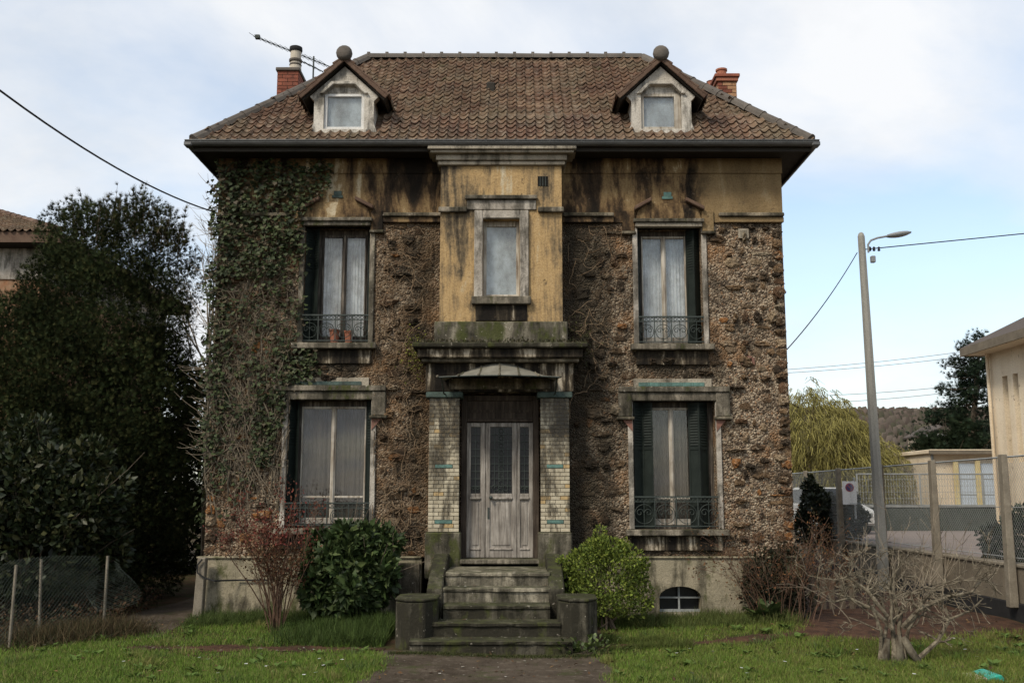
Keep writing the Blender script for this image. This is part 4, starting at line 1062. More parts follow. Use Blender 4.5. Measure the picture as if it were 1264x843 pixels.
def capline(p0, p1, n_, r0=.10, name='hip_tile', mat='ridge', parent=None, knob=True, seg=6):
    p0, p1 = Vector(p0), Vector(p1); d = (p1 - p0) / n_
    dn = d.normalized(); side_ = dn.cross(Vector((0, 0, 1))).normalized(); up = side_.cross(dn).normalized(); L = d.length
    m = MB(); ring = [(-1.0, -.55), (-.85, .25), (-.45, .85), (0, 1.0), (.45, .85), (.85, .25), (1.0, -.55)]
    vs_ = []
    for (t, s_) in ((-.06, 1.08), (.02, 1.08), (.03, .98), (.97, .92)):
        for (a, b) in ring: vs_.append(side_ * (a * r0 * s_) + up * (b * r0 * .8 * s_) + dn * (t * L))
    fs_ = [(k * 7 + i, k * 7 + i + 1, (k + 1) * 7 + i + 1, (k + 1) * 7 + i) for k in range(3) for i in range(6)] + [tuple(range(6, -1, -1))]
    m.add(vs_, fs_)
    if knob:
        c_ = up * (r0 * .95); m.box(c_.x - .03, c_.x + .03, c_.y - .03, c_.y + .03, c_.z - .03, c_.z + .008)
    me = m.mesh(name, MT[mat])
    for i in range(n_): inst(name, me, parent, p0 + d * i, (random.uniform(-.015, .015), random.uniform(-.015, .015), random.uniform(-.02, .02)))
capline((RXL, RY, RZ + .04), (RXR, RY, RZ + .04), 15, .10, 'ridge_tile', 'ridge', roof)
capline((EXL + .02, EY + .0, EZ + .05), (RXL, RY, RZ + .05), 12, .10, 'hip_tile', 'ridge', roof, knob=False)
capline((EXR - .02, EY + .0, EZ + .05), (RXR, RY, RZ + .05), 12, .10, 'hip_tile', 'ridge', roof, knob=False)
capline((EXL, EYB, EZ + .05), (RXL, RY, RZ + .05), 12, .10, 'hip_tile', 'ridge', roof, knob=False); capline((EXR, EYB, EZ + .05), (RXR, RY, RZ + .05), 12, .10, 'hip_tile', 'ridge', roof, knob=False)

# ------------------------------------------------------------------ dormers
for cx_, sd_ in DORM:
    dm = empty('dormer', (cx_, 16.55, 8.0), house)
    yf = 16.47; az = 9.17; ez = 8.62; hw = .51
    # gable with window opening (chamfered head)
    ow, oz0, oz1 = .345, 8.05, 8.70
    out = [(-.60, 7.90), (-hw, 8.16), (-hw, 8.55), (-.585, 8.63), (0, az), (.585, 8.63), (hw, 8.55), (hw, 8.16), (.60, 7.90)]
    inn = [(-ow, 7.90), (-ow, oz1 - .02), (-ow + .02, oz1), (-.17, oz1 + .13), (0, oz1 + .13), (.17, oz1 + .13), (ow - .02, oz1), (ow, oz1 - .02), (ow, 7.90)]
    m = MB(); n_ = 9
    vs_ = [(cx_ + x, yf, z) for x, z in out] + [(cx_ + x, yf, z) for x, z in inn] + [(cx_ + x, yf + .16, z) for x, z in inn] + [(cx_ + x, yf + .16, z) for x, z in out]
    fs_ = [(i, i + 1, n_ + i + 1, n_ + i) for i in range(n_ - 1)] + [(n_ + i, n_ + i + 1, 2 * n_ + i + 1, 2 * n_ + i) for i in range(n_ - 1)] + [(3 * n_ + i, 3 * n_ + i + 1, i + 1, i) for i in range(n_ - 1)]
    m.add(vs_, fs_); m.build('gable', MT['dormer'], dm)
    m = MB(); m.prism([(cx_ - .42, oz1 - .03), (cx_ - .35, oz1 - .03), (cx_ - .19, oz1 + .135), (cx_ + .19, oz1 + .135), (cx_ + .35, oz1 - .03), (cx_ + .42, oz1 - .03), (cx_ + .22, oz1 + .19), (cx_ - .22, oz1 + .19)], yf - .05, yf + .02); m.build('window_hood', MT['dormer'], dm, bevel=.008)
    for s_ in (-1, 1):
        m = MB(); a, b = sorted((cx_ + s_ * hw, cx_ + s_ * (hw - .1))); m.box(a, b, yf + .165, 17.3, 7.9, 8.60); m.build('cheek', MT['dormer'], dm)
    fm = MT['white_new'] if sd_ == 'l' else MT['white_wood']
    m = MB(); y1, y2 = yf + .05, yf + .11; fw = .055
    m.box(cx_ - ow + .002, cx_ - ow + fw, y1, y2, oz0, oz1 + .0); m.box(cx_ + ow - fw - (.06 if sd_ == 'r' else 0), cx_ + ow - .002, y1, y2, oz0, oz1); m.box(cx_ - ow + fw, cx_ + ow - fw, y1 + .002, y2, oz0, oz0 + .06); m.box(cx_ - ow + fw, cx_ + ow - fw, y1 + .002, y2, oz1 - .05, oz1 + .0)
    m.build('window_frame', fm, dm, bevel=.005)
    m = MB(); m.prism([(cx_ - ow, oz1 + .001), (cx_ + ow, oz1 + .001), (cx_ + .17, oz1 + .13), (cx_ - .17, oz1 + .13)], y1 + .004, y2 - .01); m.build('tympanum', MT['dormer'], dm)
    m = MB(); m.box(cx_ - ow + fw - .01, cx_ + ow - fw + .01, y1 + .03, y1 + .036, oz0 + .05, oz1 - .04); m.build('pane', MT['glass'], dm)
    m = MB(); m.box(cx_ - ow, cx_ + ow, y1 + .075, y1 + .085, oz0 - .02, oz1 + .1); m.build('blind', MT['blind'], dm)
    m = MB(); m.box(cx_ - .40, cx_ + .40, yf - .03, yf + .06, 7.93, 8.045); m.build('sill', MT['dormer'], dm, bevel=.01)
    # roof slabs
    apx, eav = (0, 9.29), (.735, 8.60)
    for s_ in (-1, 1):
        m = MB(); pts = [(cx_, apx[1]), (cx_ + s_ * eav[0], eav[1]), (cx_ + s_ * (eav[0] - .05), eav[1] - .06), (cx_, apx[1] - .075)]
        m.prism(pts, yf - .07, 17.78); m.build('dormer_roof', MT['soffit'], dm)
        # verge tiles down the front edge, and tile rows behind
        nvt = 5; vdir = Vector((s_ * eav[0], 0, eav[1] - apx[1])); L = vdir.length; vdir.normalize(); nn = Vector((-vdir.z * s_, 0, vdir.x * s_))
        if nn.z < 0: nn = -nn
        for k in range(nvt):
            a = Vector((cx_, 0, apx[1])) + vdir * (L * (k + .0) / nvt); b = Vector((cx_, 0, apx[1])) + vdir * (L * (k + 1.08) / nvt)
            m = MB(); th0, th1 = .030, .055
            q = [a + nn * .004, b + nn * .02, b + nn * (th1 + .012), a + nn * th0]
            poly = [(p.x, p.z) for p in q]
            m.prism(poly, yf - .12, yf + .10)
            q2 = [a - nn * .055 , b - nn * .05, b + nn * .022, a + nn * .006]; m.prism([(p.x, p.z) for p in q2], yf - .12, yf - .09)
            m.build('verge_tile', MT['verge'], dm, bevel=.008)
        tl, Rs = [], np.stack([np.array([0, -s_, 0.]), -np.array(vdir), np.array(nn)], 1)
        lst = []
        for r_ in range(6):
            for k in range(9):
                y = yf + .12 + k * TW; p = Vector((cx_, y, apx[1])) + vdir * (L + .02 - r_ * TG)
                if p.z > EZ + (p.y - EY) * (RZ - EZ) / (RY - EY) - .05: lst.append(np.array(p))
        lst = np.array(lst); v_, f_, _ = scatter(tv, tf4, lst, np.repeat(Rs[None], len(lst), 0), np.ones(len(lst)))
        np_mesh('roof_tiles', v_, f_, MT['tile'], dm, kind='stuff')
    capline((cx_, yf - .06, 9.33), (cx_, 17.75, 9.33), 4, .10, 'ridge_tile', 'ridge', dm, knob=False)
    # rounded end stop at the apex
    m = MB(); n_ = 14; vs_ = []
    for (r_, y) in ((.02, -.195), (.08, -.188), (.118, -.17), (.138, -.13), (.138, -.08), (.11, -.03)):
        for k in range(n_): a = 2 * math.pi * k / n_; vs_.append((cx_ + r_ * math.cos(a), yf + y, 9.36 + r_ * math.sin(a)))
    fs_ = [(j * n_ + k, j * n_ + (k + 1) % n_, (j + 1) * n_ + (k + 1) % n_, (j + 1) * n_ + k) for j in range(5) for k in range(n_)] + [tuple(range(n_)), tuple(5 * n_ + k for k in range(n_))]
    m.add(vs_, fs_); m.build('ridge_end', MT['ridge'], dm, smooth=True)

# ------------------------------------------------------------------ chimneys
def chimney(x0, x1, y0, y1, z0, z1, brick, name, pots):
    ch = empty('chimney', ((x0 + x1) / 2, (y0 + y1) / 2, z0), house)
    m = MB(); m.box(x0 + .012, x1 - .012, y0 + .012, y1 - .012, z0, z1); m.build('stack_core', MT['mort2'], ch)
    zz = z0 + .5; row = 0; bh = .078
    while zz < z1 - .02:
        off = (row % 2) * .5
        for (axis, a, b, fix, sgn) in (('x', x0, x1, y0, 1), ('y', y0, y1, x1, -1), ('y', y0, y1, x0, 1)):
            n_ = max(1, round((b - a) / .225)); w = (b - a) / n_
            edges = sorted({a, b, *[a + w * (k + off) for k in range(n_ + 1) if a + .05 < a + w * (k + off) < b - .05]})
            for k in range(len(edges) - 1):
                c_ = (edges[k] + edges[k + 1]) / 2; l_ = edges[k + 1] - edges[k] - .012
                bm_ = brick if brick != 'mix' else (me_red if random.random() < .22 else me_or)
                if axis == 'x': inst('brick', bm_, ch, (c_, fix + .04, zz + bh / 2), scale=(l_, .08 + random.uniform(0, .008), bh - .012))
                else: inst('brick', bm_, ch, (fix + sgn * .04, c_, zz + bh / 2), scale=(.0805, l_ - .0, bh - .0125))
        zz += bh; row += 1
    return ch
cxl = WX(342, 100, 19.5), WX(368, 100, 19.5); ztop = WZ(88, 19.5)
chl = chimney(cxl[0], cxl[1], 19.5, 20.4, 8.9, ztop, me_red, 'l', 1)
m = MB(); m.box(cxl[0] - .03, cxl[1] + .03, 19.46, 20.44, ztop, ztop + .07); m.build('chimney_cap', MT['ridge'], chl, bevel=.012)
pc = (cxl[0] + cxl[1]) / 2 + .10; z = ztop + .07
m = MB(); m.lathe(pc, 19.72, [(.13, z), (.115, z + .14), (.105, z + .22), (.125, z + .225), (.125, z + .25), (.11, z + .255), (.11, z + .45), (.10, z + .455)], 16); m.build('chimney_pot', MT['pot'], chl, smooth=False)
m = MB(); m.lathe(pc, 19.72, [(.128, z + .215), (.135, z + .23), (.135, z + .262), (.12, z + .27)], 16); m.lathe(pc, 19.72, [(.118, z + .13), (.128, z + .15), (.118, z + .17)], 16); m.build('pot_collar', MT['ridge'], chl)
m = MB(); m.lathe(pc, 19.72, [(.10, z + .43), (.125, z + .44), (.135, z + .47), (.13, z + .53), (.09, z + .55)], 16); m.build('cowl', MT['tar'], chl)
cxr = WX(886, 100, 19.5), WX(909, 100, 19.5); ztop = WZ(101, 19.5)
chr_ = chimney(cxr[0], cxr[1], 19.5, 20.4, 8.9, ztop, 'mix', 'r', 1)
m = MB(); m.box(cxr[0] - .035, cxr[1] + .03, 19.46, 20.44, ztop, ztop + .08); m.build('chimney_cap', MT['terracotta'], chr_, bevel=.01)
m = MB(); m.box(cxr[0] - .07, cxr[1] + .06, 19.43, 20.47, ztop + .081, ztop + .15); m.build('chimney_cap', MT['brick_red'], chr_, bevel=.01)
m = MB(); pc = WX(891, 85, 19.7); z = ztop + .15; m.lathe(pc, 19.75, [(.12, z), (.105, z + .05), (.10, z + .17), (.12, z + .175), (.12, z + .21), (.09, z + .21)], 14); m.build('chimney_pot', MT['terracotta'], chr_)
m = MB(); m.lathe(pc - .12, 20.15, [(.12, z), (.105, z + .05), (.10, z + .10), (.115, z + .12), (.09, z + .13)], 14); m.build('chimney_pot', MT['terracotta'], chr_)

# ------------------------------------------------------------------ front steps
st = empty('front_steps', (-.25, 14.6, -.15)); tag(st, 'mossy concrete front steps leading up to the porch door', 'steps')
SY = [13.70, 14.05, 14.40, 14.75, 15.10]; SZ = [.02, .21, .40, .60, .79]
SU = [(505, 707, 784), (528, 692, 763), (547, 679, 743), (547, 679, 723), (550, 679, 705)]
for i in range(5):
    xa, xb = WX(SU[i][0], SU[i][2], SY[i]), WX(SU[i][1], SU[i][2], SY[i])
    yb_ = 16.34 if i == 4 else SY[i + 1] + .03
    m = MB(); zb_ = -.3 if i == 0 else SZ[i - 1] - .03
    nose = .03; nseg = 14
    prof_ = [(SY[i] + nose, zb_), (SY[i] + nose, SZ[i] - .06), (SY[i] + .004, SZ[i] - .045), (SY[i], SZ[i] - .012), (SY[i] + .018, SZ[i]), (yb_, SZ[i] + .004), (yb_, zb_)]
    rows = []
    for k in range(nseg + 1):
        x = xa + (xb - xa) * k / nseg
        jit = [random.uniform(-.006, .006) if 0 < j < 5 else 0 for j in range(7)]
        rows.append([(x, p[0] + jit[j], p[1] + jit[j] * .7) for j, p in enumerate(prof_)])
    vs_ = [p for r_ in rows for p in r_]; fs_ = [(k * 7 + j, k * 7 + (j + 1) % 7, (k + 1) * 7 + (j + 1) % 7, (k + 1) * 7 + j) for k in range(nseg) for j in range(7)] + [tuple(range(7)), tuple(nseg * 7 + j for j in range(7))]
    m.add(vs_, fs_); m.build('step', MT['step_pale'] if i >= 3 else MT['step'], st)
def block(name, poly, z0, z1, mat, bev=.02):
    m = MB(); m.prism(poly, z0, z1, 'z'); return m.build(name, mat, st, bevel=bev)
for s_ in (-1, 1):
    if s_ < 0: xi, xo, px0, px1 = WX(549, 720, 15.2), WX(530, 720, 15.2), WX(490, 740, 14.3), WX(541, 740, 14.3)
    else: xi, xo, px0, px1 = WX(676, 720, 15.2), WX(695, 720, 15.2), WX(688, 740, 14.3), WX(736, 740, 14.3)
    a, b = min(xi, xo), max(xi, xo)
    # swept cheek wall
    pts = [(16.30, -.2), (16.30, 1.0), (16.05, 1.0), (15.75, .95), (15.45, .86), (15.15, .76), (14.92, .67), (14.74, .58), (14.72, -.2)]
    m = MB(); m.prism(pts, a, b, 'x'); m.build('cheek_wall', MT['step'], st, bevel=.02)
    cpx, hw_ = (px0 + px1) / 2, (px1 - px0) / 2
    oct_ = [(cpx - hw_, 14.15), (cpx - hw_ * .45, 13.92), (cpx + hw_ * .45, 13.92), (cpx + hw_, 14.15), (cpx + hw_, 14.62), (cpx + hw_ * .6, 14.75), (cpx - hw_ * .6, 14.75), (cpx - hw_, 14.62)]
    block('pedestal', oct_, -.3, .49, MT['step'])
    oct2 = [(cpx + (x - cpx) * 1.03 + random.uniform(-.01, .01), 14.33 + (y - 14.33) * 1.03 + random.uniform(-.01, .01)) for x, y in oct_]
    block('pedestal_top', oct2, .492, .53, MT['step'], .012)

# ------------------------------------------------------------------ television aerial behind the chimney
an = empty('tv_antenna', (WX(387, 90, 20.6), 20.6, 9.2)); tag(an, 'old television aerial with long crossbarred booms behind the chimney', 'antenna')
AY = 20.6; ax = WX(387, 80, AY)
m = MB(); m.tube([(ax, AY, 8.8), (ax, AY, WZ(70, AY))], .018, 6); m.build('mast', MT['iron'], an)
for (ua, va, ub, vb, ya, yb_, n_) in ((313, 45, 408, 83, AY - .5, AY + .3, 15), (368, 74, 399, 89, AY - .1, AY + .2, 5)):
    A, B = Vector((WX(ua, va, ya), ya, WZ(va, ya))), Vector((WX(ub, vb, yb_), yb_, WZ(vb, yb_)))
    m = MB(); m.tube([A, B], .011, 5); m.build('boom', MT['iron'], an)
    m = MB(); cr = Vector((.25, 1, .12)).normalized()
    for i in range(n_):
        p = A.lerp(B, (i + .3) / n_); l_ = .26 + .01 * i; m.tube([p - cr * l_, p + cr * l_], .006, 4)
    m.build('elements', MT['iron'], an, kind='stuff')
p = Vector((WX(318, 47.5, AY - .45), AY - .45, WZ(47, AY - .45))); m = MB(); m.box(p.x - .05, p.x + .05, p.y - .04, p.y + .04, p.z - .03, p.z + .06); m.build('dipole_box', MT['iron'], an, bevel=.01)

# ------------------------------------------------------------------ boundary wall, fence, street side
FX = 7.8
m = MB(); m.box(FX, FX + .25, 10.5, 34, .27, .80); bw = m.build('boundary_wall', MT['wallbeige']); tag(bw, 'low brown cement boundary wall with black tarred base under the mesh fence', 'wall')
m = MB(); m.box(FX - .03, FX + .24, 10.5, 34, .80, .86); m.build('coping', MT['post'], bw, bevel=.015)
m = MB(); m.box(FX - .05, FX + .2, 10.5, 34, -.35, .268); m.build('tarred_base', MT['tar'], bw, bevel=.01)
FT = 2.52
cf = empty('mesh_fence', (FX, 16, .27)); tag(cf, 'tall chain-link fence on leaning concrete posts along the street', 'fence')
posts_y = [13.3, 16.0, 18.7, 21.4, 24.1, 26.8, 29.5]
for i, y in enumerate(posts_y):
    m = MB(); t = random.uniform(-.02, .02); w = .075
    m.prism([(FX - .17, .2), (FX - .03, .2), (FX - .04 + t, FT + .02), (FX - .13 + t, FT + .02)], y - w, y + w); m.build('post', MT['post'], cf, bevel=.012)
m = MB(); m.tube([(FX - .01, posts_y[0], FT - .02), (FX - .01, posts_y[-1], FT - .02)], .016, 6); m.tube([(FX - .01, posts_y[0], 1.72), (FX - .01, posts_y[-1], 1.72)], .007, 4); m.tube([(FX - .01, posts_y[0], .95), (FX - .01, posts_y[-1], .95)], .007, 4); m.build('tension_rail', MT['galv'], cf)
def chain(parent, p0, p1, z0, z1, step, r, mat, name='wire_mesh', sag=None):
    p0, p1 = Vector((*p0, 0)), Vector((*p1, 0)); L = (p1 - p0).length; d = (p1 - p0) / L; hh = z1 - z0; m = MB()
    k = -hh
    while k < L:
        for sg in (1, -1):
            a0 = max(0, k); a1 = min(L, k + hh)
            if a1 - a0 < .02: continue
            za, zb_ = (z0 + (a0 - k), z0 + (a1 - k)) if sg > 0 else (z1 - (a0 - k), z1 - (a1 - k))
            A, B = p0 + d * a0, p0 + d * a1
            pts = [(A.x, A.y, za), (B.x, B.y, zb_)]
            if sag:
                pts = []
                for q in range(7):
                    P_ = A.lerp(B, q / 6); zz = za + (zb_ - za) * q / 6; pts.append(sag(P_.x, P_.y, zz))
            m.tube(pts, r, 3, cap=False)
        k += step
    return m.build(name, mat, parent, kind='stuff')
chain(cf, (FX - .01, posts_y[0]), (FX - .01, posts_y[-1]), .90, FT - .03, .075, .0022, MT['galv'])

# no-parking plate fixed on the fence
sx_, sz_ = W(1049, 608, 23.6); ysg = 23.6
sg_ = empty('parking_sign', (sx_, ysg, sz_ - .26)); tag(sg_, 'white plate with round no-parking symbol fixed to the mesh fence', 'sign')
m = MB(); m.box(sx_ - .17, sx_ + .16, ysg, ysg + .012, sz_ - .27, sz_ + .26); m.build('plate', MT['white'], sg_, bevel=.01)
m = MB(); n_ = 24
def disc(m, cx, cz, r, y0, y1): m.prism([(cx + r * math.cos(2 * math.pi * k / n_), cz + r * math.sin(2 * math.pi * k / n_)) for k in range(n_)], y0, y1)
disc(m, sx_, sz_ + .12, .10, ysg - .005, ysg - .001); m.build('symbol_ring', MT['signred'], sg_)
m = MB(); disc(m, sx_, sz_ + .12, .076, ysg - .008, ysg - .0055); m.build('symbol_field', MT['signblue'], sg_)
m = MB(); m.prism([(sx_ - .066, sz_ + .17), (sx_ - .052, sz_ + .184), (sx_ + .066, sz_ + .07), (sx_ + .052, sz_ + .056)], ysg - .011, ysg - .0085); m.build('symbol_bar', MT['signred'], sg_)
m = MB(); m.box(sx_ + .10, sx_ + .14, ysg + .013, ysg + .05, sz_ - .6, sz_ + .35); m.build('sign_stake', MT['galv'], sg_)

# street lamp on a concrete pole
px0, _ = W(1063, 292, 20.9); pzt = WZ(292, 20.9); px1 = WX(1088, 660, 20.9)
lp = empty('lamp_post', (px1, 20.9, -.1)); tag(lp, 'tall tapering concrete street lamp pole with curved lamp arm and overhead wires', 'street lamp')
m = MB(); m.tube([(px1 + .01, 20.9, -.15), ((px0 + px1) / 2, 20.9, pzt / 2), (px0, 20.9, pzt)], [.122, .10, .076], 8); m.lathe(px0, 20.9, [(.076, pzt), (.055, pzt + .06), (.02, pzt + .09)], 8); m.build('pole', MT['pole'], lp, smooth=False)
LA = [W(1069, 314, 20.9), W(1068.5, 304, 20.9), W(1072, 299, 20.9), W(1080, 296, 20.9), W(1094, 293.5, 20.9)]
m = MB(); m.tube([(x, 20.75, z) for x, z in LA], .022, 6); m.build('lamp_arm', MT['lampgrey'], lp)
hx0, hz0 = W(1092, 293.5, 20.9); hx1, hz1 = W(1121, 289, 20.9)
m = MB(); rings = []
for k in range(7):
    t = k / 6; r_ = (.05, .075, .09, .095, .09, .07, .03)[k]; rings.append((hx0 + (hx1 - hx0) * t, hz0 + (hz1 - hz0) * t, r_))
vs_ = []
for (x, z, r_) in rings:
    for q in range(10): a = 2 * math.pi * q / 10; vs_.append((x, 20.75 + r_ * 1.1 * math.cos(a), z + r_ * (.55 if math.sin(a) > 0 else .75) * math.sin(a)))
m.add(vs_, [(k * 10 + q, k * 10 + (q + 1) % 10, (k + 1) * 10 + (q + 1) % 10, (k + 1) * 10 + q) for k in range(6) for q in range(10)] + [tuple(range(10)), tuple(60 + q for q in range(10))]); m.build('lamp_head', MT['lampgrey'], lp, smooth=True)
m = MB(); m.box(px0 + .13, px0 + .22, 20.72, 20.82, WZ(326, 20.9), WZ(318, 20.9)); m.build('junction_box', MT['lampgrey'], lp, bevel=.01)
for (u, v) in ((1073, 308), (1078, 308), (1084, 308)):
    m = MB(); x, z = W(u, v, 20.9); m.lathe(x, 20.86, [(.01, z - .05), (.035, z - .03), (.02, z), (.03, z + .03), (.01, z + .05)], 8); m.build('insulator', MT['tar'], lp)

def cable(name, pts, r, mat, label, group=None, sag=.2):
    P_ = [Vector(p) for p in pts]; out = []
    for i in range(len(P_) - 1):
        n_ = 16
        for k in range(n_ + (i == len(P_) - 2)):
            t = k / n_; p = P_[i].lerp(P_[i + 1], t); out.append(p - Vector((0, 0, sag * 4 * t * (1 - t))))
    m = MB(); m.tube(out, r, 5); return tag(m.build(name, mat), label, 'cable', group)
def P3(u, v, Y): x, z = W(u, v, Y); return (x, Y, z)
cable('overhead_cable', [P3(-60, 66, 10), (XL - .02, Y0 + .1, WZ(264, Y0 + .1))], .013, MT['cable'], 'black service cable sloping down to the ivy-covered house corner', sag=.22)
cable('overhead_cable', [P3(1068, 308, 20.85), P3(1340, 281, 20.0)], .012, MT['cable'], 'dark cable running from the lamp pole towards the cream house', sag=.0)
cable('overhead_cable', [P3(1058, 312, 20.85), (XR + .02, Y0 + .6, WZ(442, Y0 + .6))], .010, MT['cable'], 'dark cable sloping from the lamp pole down to the stone house', sag=.12)
for (ua, va, ub, vb, lab) in ((940, 458, 1300, 417, 'upper thin grey wire crossing the far sky beside the lamp pole'), (940, 462, 1300, 424, 'second thin grey wire crossing the far sky just under the upper one'), (1020, 488, 1320, 456, 'thin grey wire in the far sky just above the hill woods'), (1020, 497, 1320, 462, 'lowest thin grey wire in the far sky over the hill')):
    cable('overhead_cable', [P3(ua, va, 60), P3(ub, vb, 60)], .017, MT['cablegrey'], lab, sag=.25)

# cream house across the street
nh = empty('cream_house', (14.6, 26, .8)); tag(nh, 'cream rendered house with brown hipped roof and tall slit windows across the street', 'house')
HX0, HYF, HYB = 14.05, 29.6, 16.0        # wall facing the street runs along Y
ez = WZ(437, 29.9) - .05
slits = [(28.55, 28.85), (27.95, 28.25), (27.3, 27.6)]
m = MB(); yy = HYF; szt, szb = ez - .75, ez - 3.2
segs = []
for (a, b) in slits: segs.append((yy, b)); yy = a
segs.append((yy, HYB))
for (a, b) in segs: m.box(HX0, HX0 + .3, b, a, .8, ez)
for (a, b) in slits: m.box(HX0, HX0 + .3, a, b, .8, szb); m.box(HX0, HX0 + .3, a, b, szt, ez)
m.box(HX0 + .3, 22, HYF - .3, HYF, .8, ez); m.box(HX0 + .3, 22, HYB, HYB + .3, .8, ez)
m.build('wall', MT['cream_wall'], nh)
for (a, b) in slits:
    m = MB(); m.box(HX0 + .18, HX0 + .2, a, b, szb, szt); m.build('window', MT['frosted'], nh)
m = MB(); m.box(HX0 - .62, 22.6, HYB - .5, HYF + .35, ez, ez + .10); m.build('eave_soffit', MT['cream_wall'], nh)
m = MB(); m.box(HX0 - .66, HX0 - .60, HYB - .5, HYF + .39, ez - .02, ez + .22); m.box(HX0 - .60, 22.6, HYF + .33, HYF + .39, ez - .02, ez + .22); m.build('gutter', MT['wallbeige'], nh)
m = MB(); zr = ez + .22; m.add([(HX0 - .66, HYF + .39, zr), (HX0 - .66, HYB - .5, zr), (22.6, HYB - .5, zr), (22.6, HYF + .39, zr), (18.3, HYF - 4.2, zr + 2.7), (18.3, HYB + 4.2, zr + 2.7)], [(0, 1, 5, 4), (1, 2, 5), (2, 3, 4, 5), (3, 0, 4)]); m.build('roof', MT['slate'], nh)
m = MB(); m.tube([(HX0 - .1, HYF - .12, .8), (HX0 - .1, HYF - .12, ez)], .05, 8); m.build('downpipe', MT['cream_wall'], nh)

# garage block with pale blue doors
gb0 = empty('garage_block', (19, 37.5, .8)); tag(gb0, 'low cream garage block with pale blue doors between yellow posts', 'garage')
GY = 37; gx = lambda u: WX(u, 600, GY)
gt_ = WZ(572, GY)
m = MB(); m.box(gx(1150), gx(1290), GY, GY + 6, .8, gt_ + .35); m.build('wall', MT['cream_wall'], gb0)
m = MB(); m.box(gx(1147), gx(1296), GY - .25, GY + 6.2, gt_ + .352, gt_ + .50); m.build('roof', MT['cream_wall'], gb0, bevel=.02)
m = MB(); m.box(gx(1147) - .04, gx(1296), GY - .33, GY - .255, gt_ + .33, gt_ + .47); m.build('gutter', MT['wallbeige'], gb0)
m = MB(); m.tube([(gx(1152), GY - .06, .8), (gx(1152), GY - .06, gt_ + .35)], .05, 6); m.build('downpipe', MT['galv'], gb0)
for (a, b) in ((1182, 1205), (1209, 1234), (1239, 1262)):
    m = MB(); m.box(gx(a), gx(b), GY - .05, GY - .002, .82, gt_); m.build('garage_door', MT['paleblue'], gb0, bevel=.01)
    for q_ in range(1, 4):
        m = MB(); zq = .82 + (gt_ - .82) * q_ / 4; m.box(gx(a) + .03, gx(b) - .03, GY - .062, GY - .0505, zq - .015, zq + .015); m.build('door_rib', MT['galv'], gb0)
for a in (1179.5, 1206.5, 1236):
    m = MB(); m.box(gx(a) - .08, gx(a) + .09, GY - .16, GY - .06, .82, gt_ + .1); m.build('door_post', MT['yellow'], gb0, bevel=.01)

# yard fence across the street: low dark wall with mesh above
yf_ = empty('yard_fence', (12, 32, .8)); tag(yf_, 'low dark yard wall with grey wire fencing on top, across the street', 'fence')
YF = 32.5; fx0, fx1 = WX(1060, 620, YF), WX(1275, 620, YF)
m = MB(); m.box(fx0, fx1, YF, YF + .15, .8, WZ(626, YF)); m.build('low_wall', m_plain('dark_grey_wall', (.075, .085, .075), (.05, .058, .05), .9, 3, .1, .3), yf_)
m = MB(); zt_ = WZ(585, YF)
m.box(fx0, fx1, YF - .03, YF + .02, WZ(626, YF) + .002, WZ(623, YF)); m.tube([(fx0, YF + .05, zt_), (WX(1240, 585, YF), YF + .05, zt_)], .025, 5); m.build('rail', MT['galv'], yf_)
x = fx0
while x < fx1:
    m = MB(); m.tube([(x, YF + .05, .8), (x, YF + .05, zt_ + .02)], .03, 6); m.build('post', MT['galv'], yf_); x += 2.0
m = MB(); x = fx0
while x < fx1: m.tube([(x, YF + .06, WZ(623, YF)), (x, YF + .06, zt_)], .006, 3, cap=False); x += .09
z = WZ(623, YF)
while z < zt_: m.tube([(fx0, YF + .065, z), (fx1, YF + .065, z)], .006, 3, cap=False); z += .2
m.build('wire_mesh', MT['galv'], yf_, kind='stuff')

# white car parked on the street, nose towards the viewer
car = empty('parked_car', (9.5, 31, .8)); tag(car, 'white car parked beyond the fence, half hidden by the dark shrub', 'car')
cx0, cx1, cy0 = 8.75, 10.45, 29.4
def carp(prof_, x0, x1, mat, nm, bev=.06, tap=0):
    m = MB(); n_ = len(prof_)
    vs_ = [(x0 + tap * max(0, (z - 1.6)), y, z) for y, z in prof_] + [(x1 - tap * max(0, (z - 1.6)), y, z) for y, z in prof_]
    m.add(vs_, [tuple(range(n_)), tuple(range(2 * n_ - 1, n_ - 1, -1))] + [(i, n_ + i, n_ + (i + 1) % n_, (i + 1) % n_) for i in range(n_)]); return m.build(nm, mat, car, bevel=bev)
carp([(cy0, 1.05), (cy0, 1.35), (cy0 + .15, 1.50), (cy0 + 1.1, 1.66), (cy0 + 3.9, 1.68), (cy0 + 4.1, 1.4), (cy0 + 4.1, 1.05)], cx0, cx1, MT['carpaint'], 'body')
carp([(cy0 + 1.05, 1.62), (cy0 + 1.75, 2.14), (cy0 + 3.2, 2.16), (cy0 + 3.85, 1.64)], cx0 + .04, cx1 - .04, MT['carpaint'], 'cabin', tap=.28)
m = MB(); m.add([(cx0 + .14, cy0 + 1.12, 1.69), (cx1 - .14, cy0 + 1.12, 1.69), (cx1 - .24, cy0 + 1.66, 2.09), (cx0 + .24, cy0 + 1.66, 2.09)], [(0, 1, 2, 3)]); o = m.build('windscreen', MT['blackglass'], car); o.location = (0, -.03, .02)
for (x, sgn) in ((cx0 + .06, -1), (cx1 - .06, 1)):
    m = MB(); m.add([(x, cy0 + 1.45, 1.70), (x, cy0 + 3.6, 1.70), (x - sgn * .12, cy0 + 3.1, 2.08), (x - sgn * .12, cy0 + 1.85, 2.08)], [(0, 1, 2, 3)]); o = m.build('side_window', MT['blackglass'], car); o.location = (sgn * .02, 0, 0)
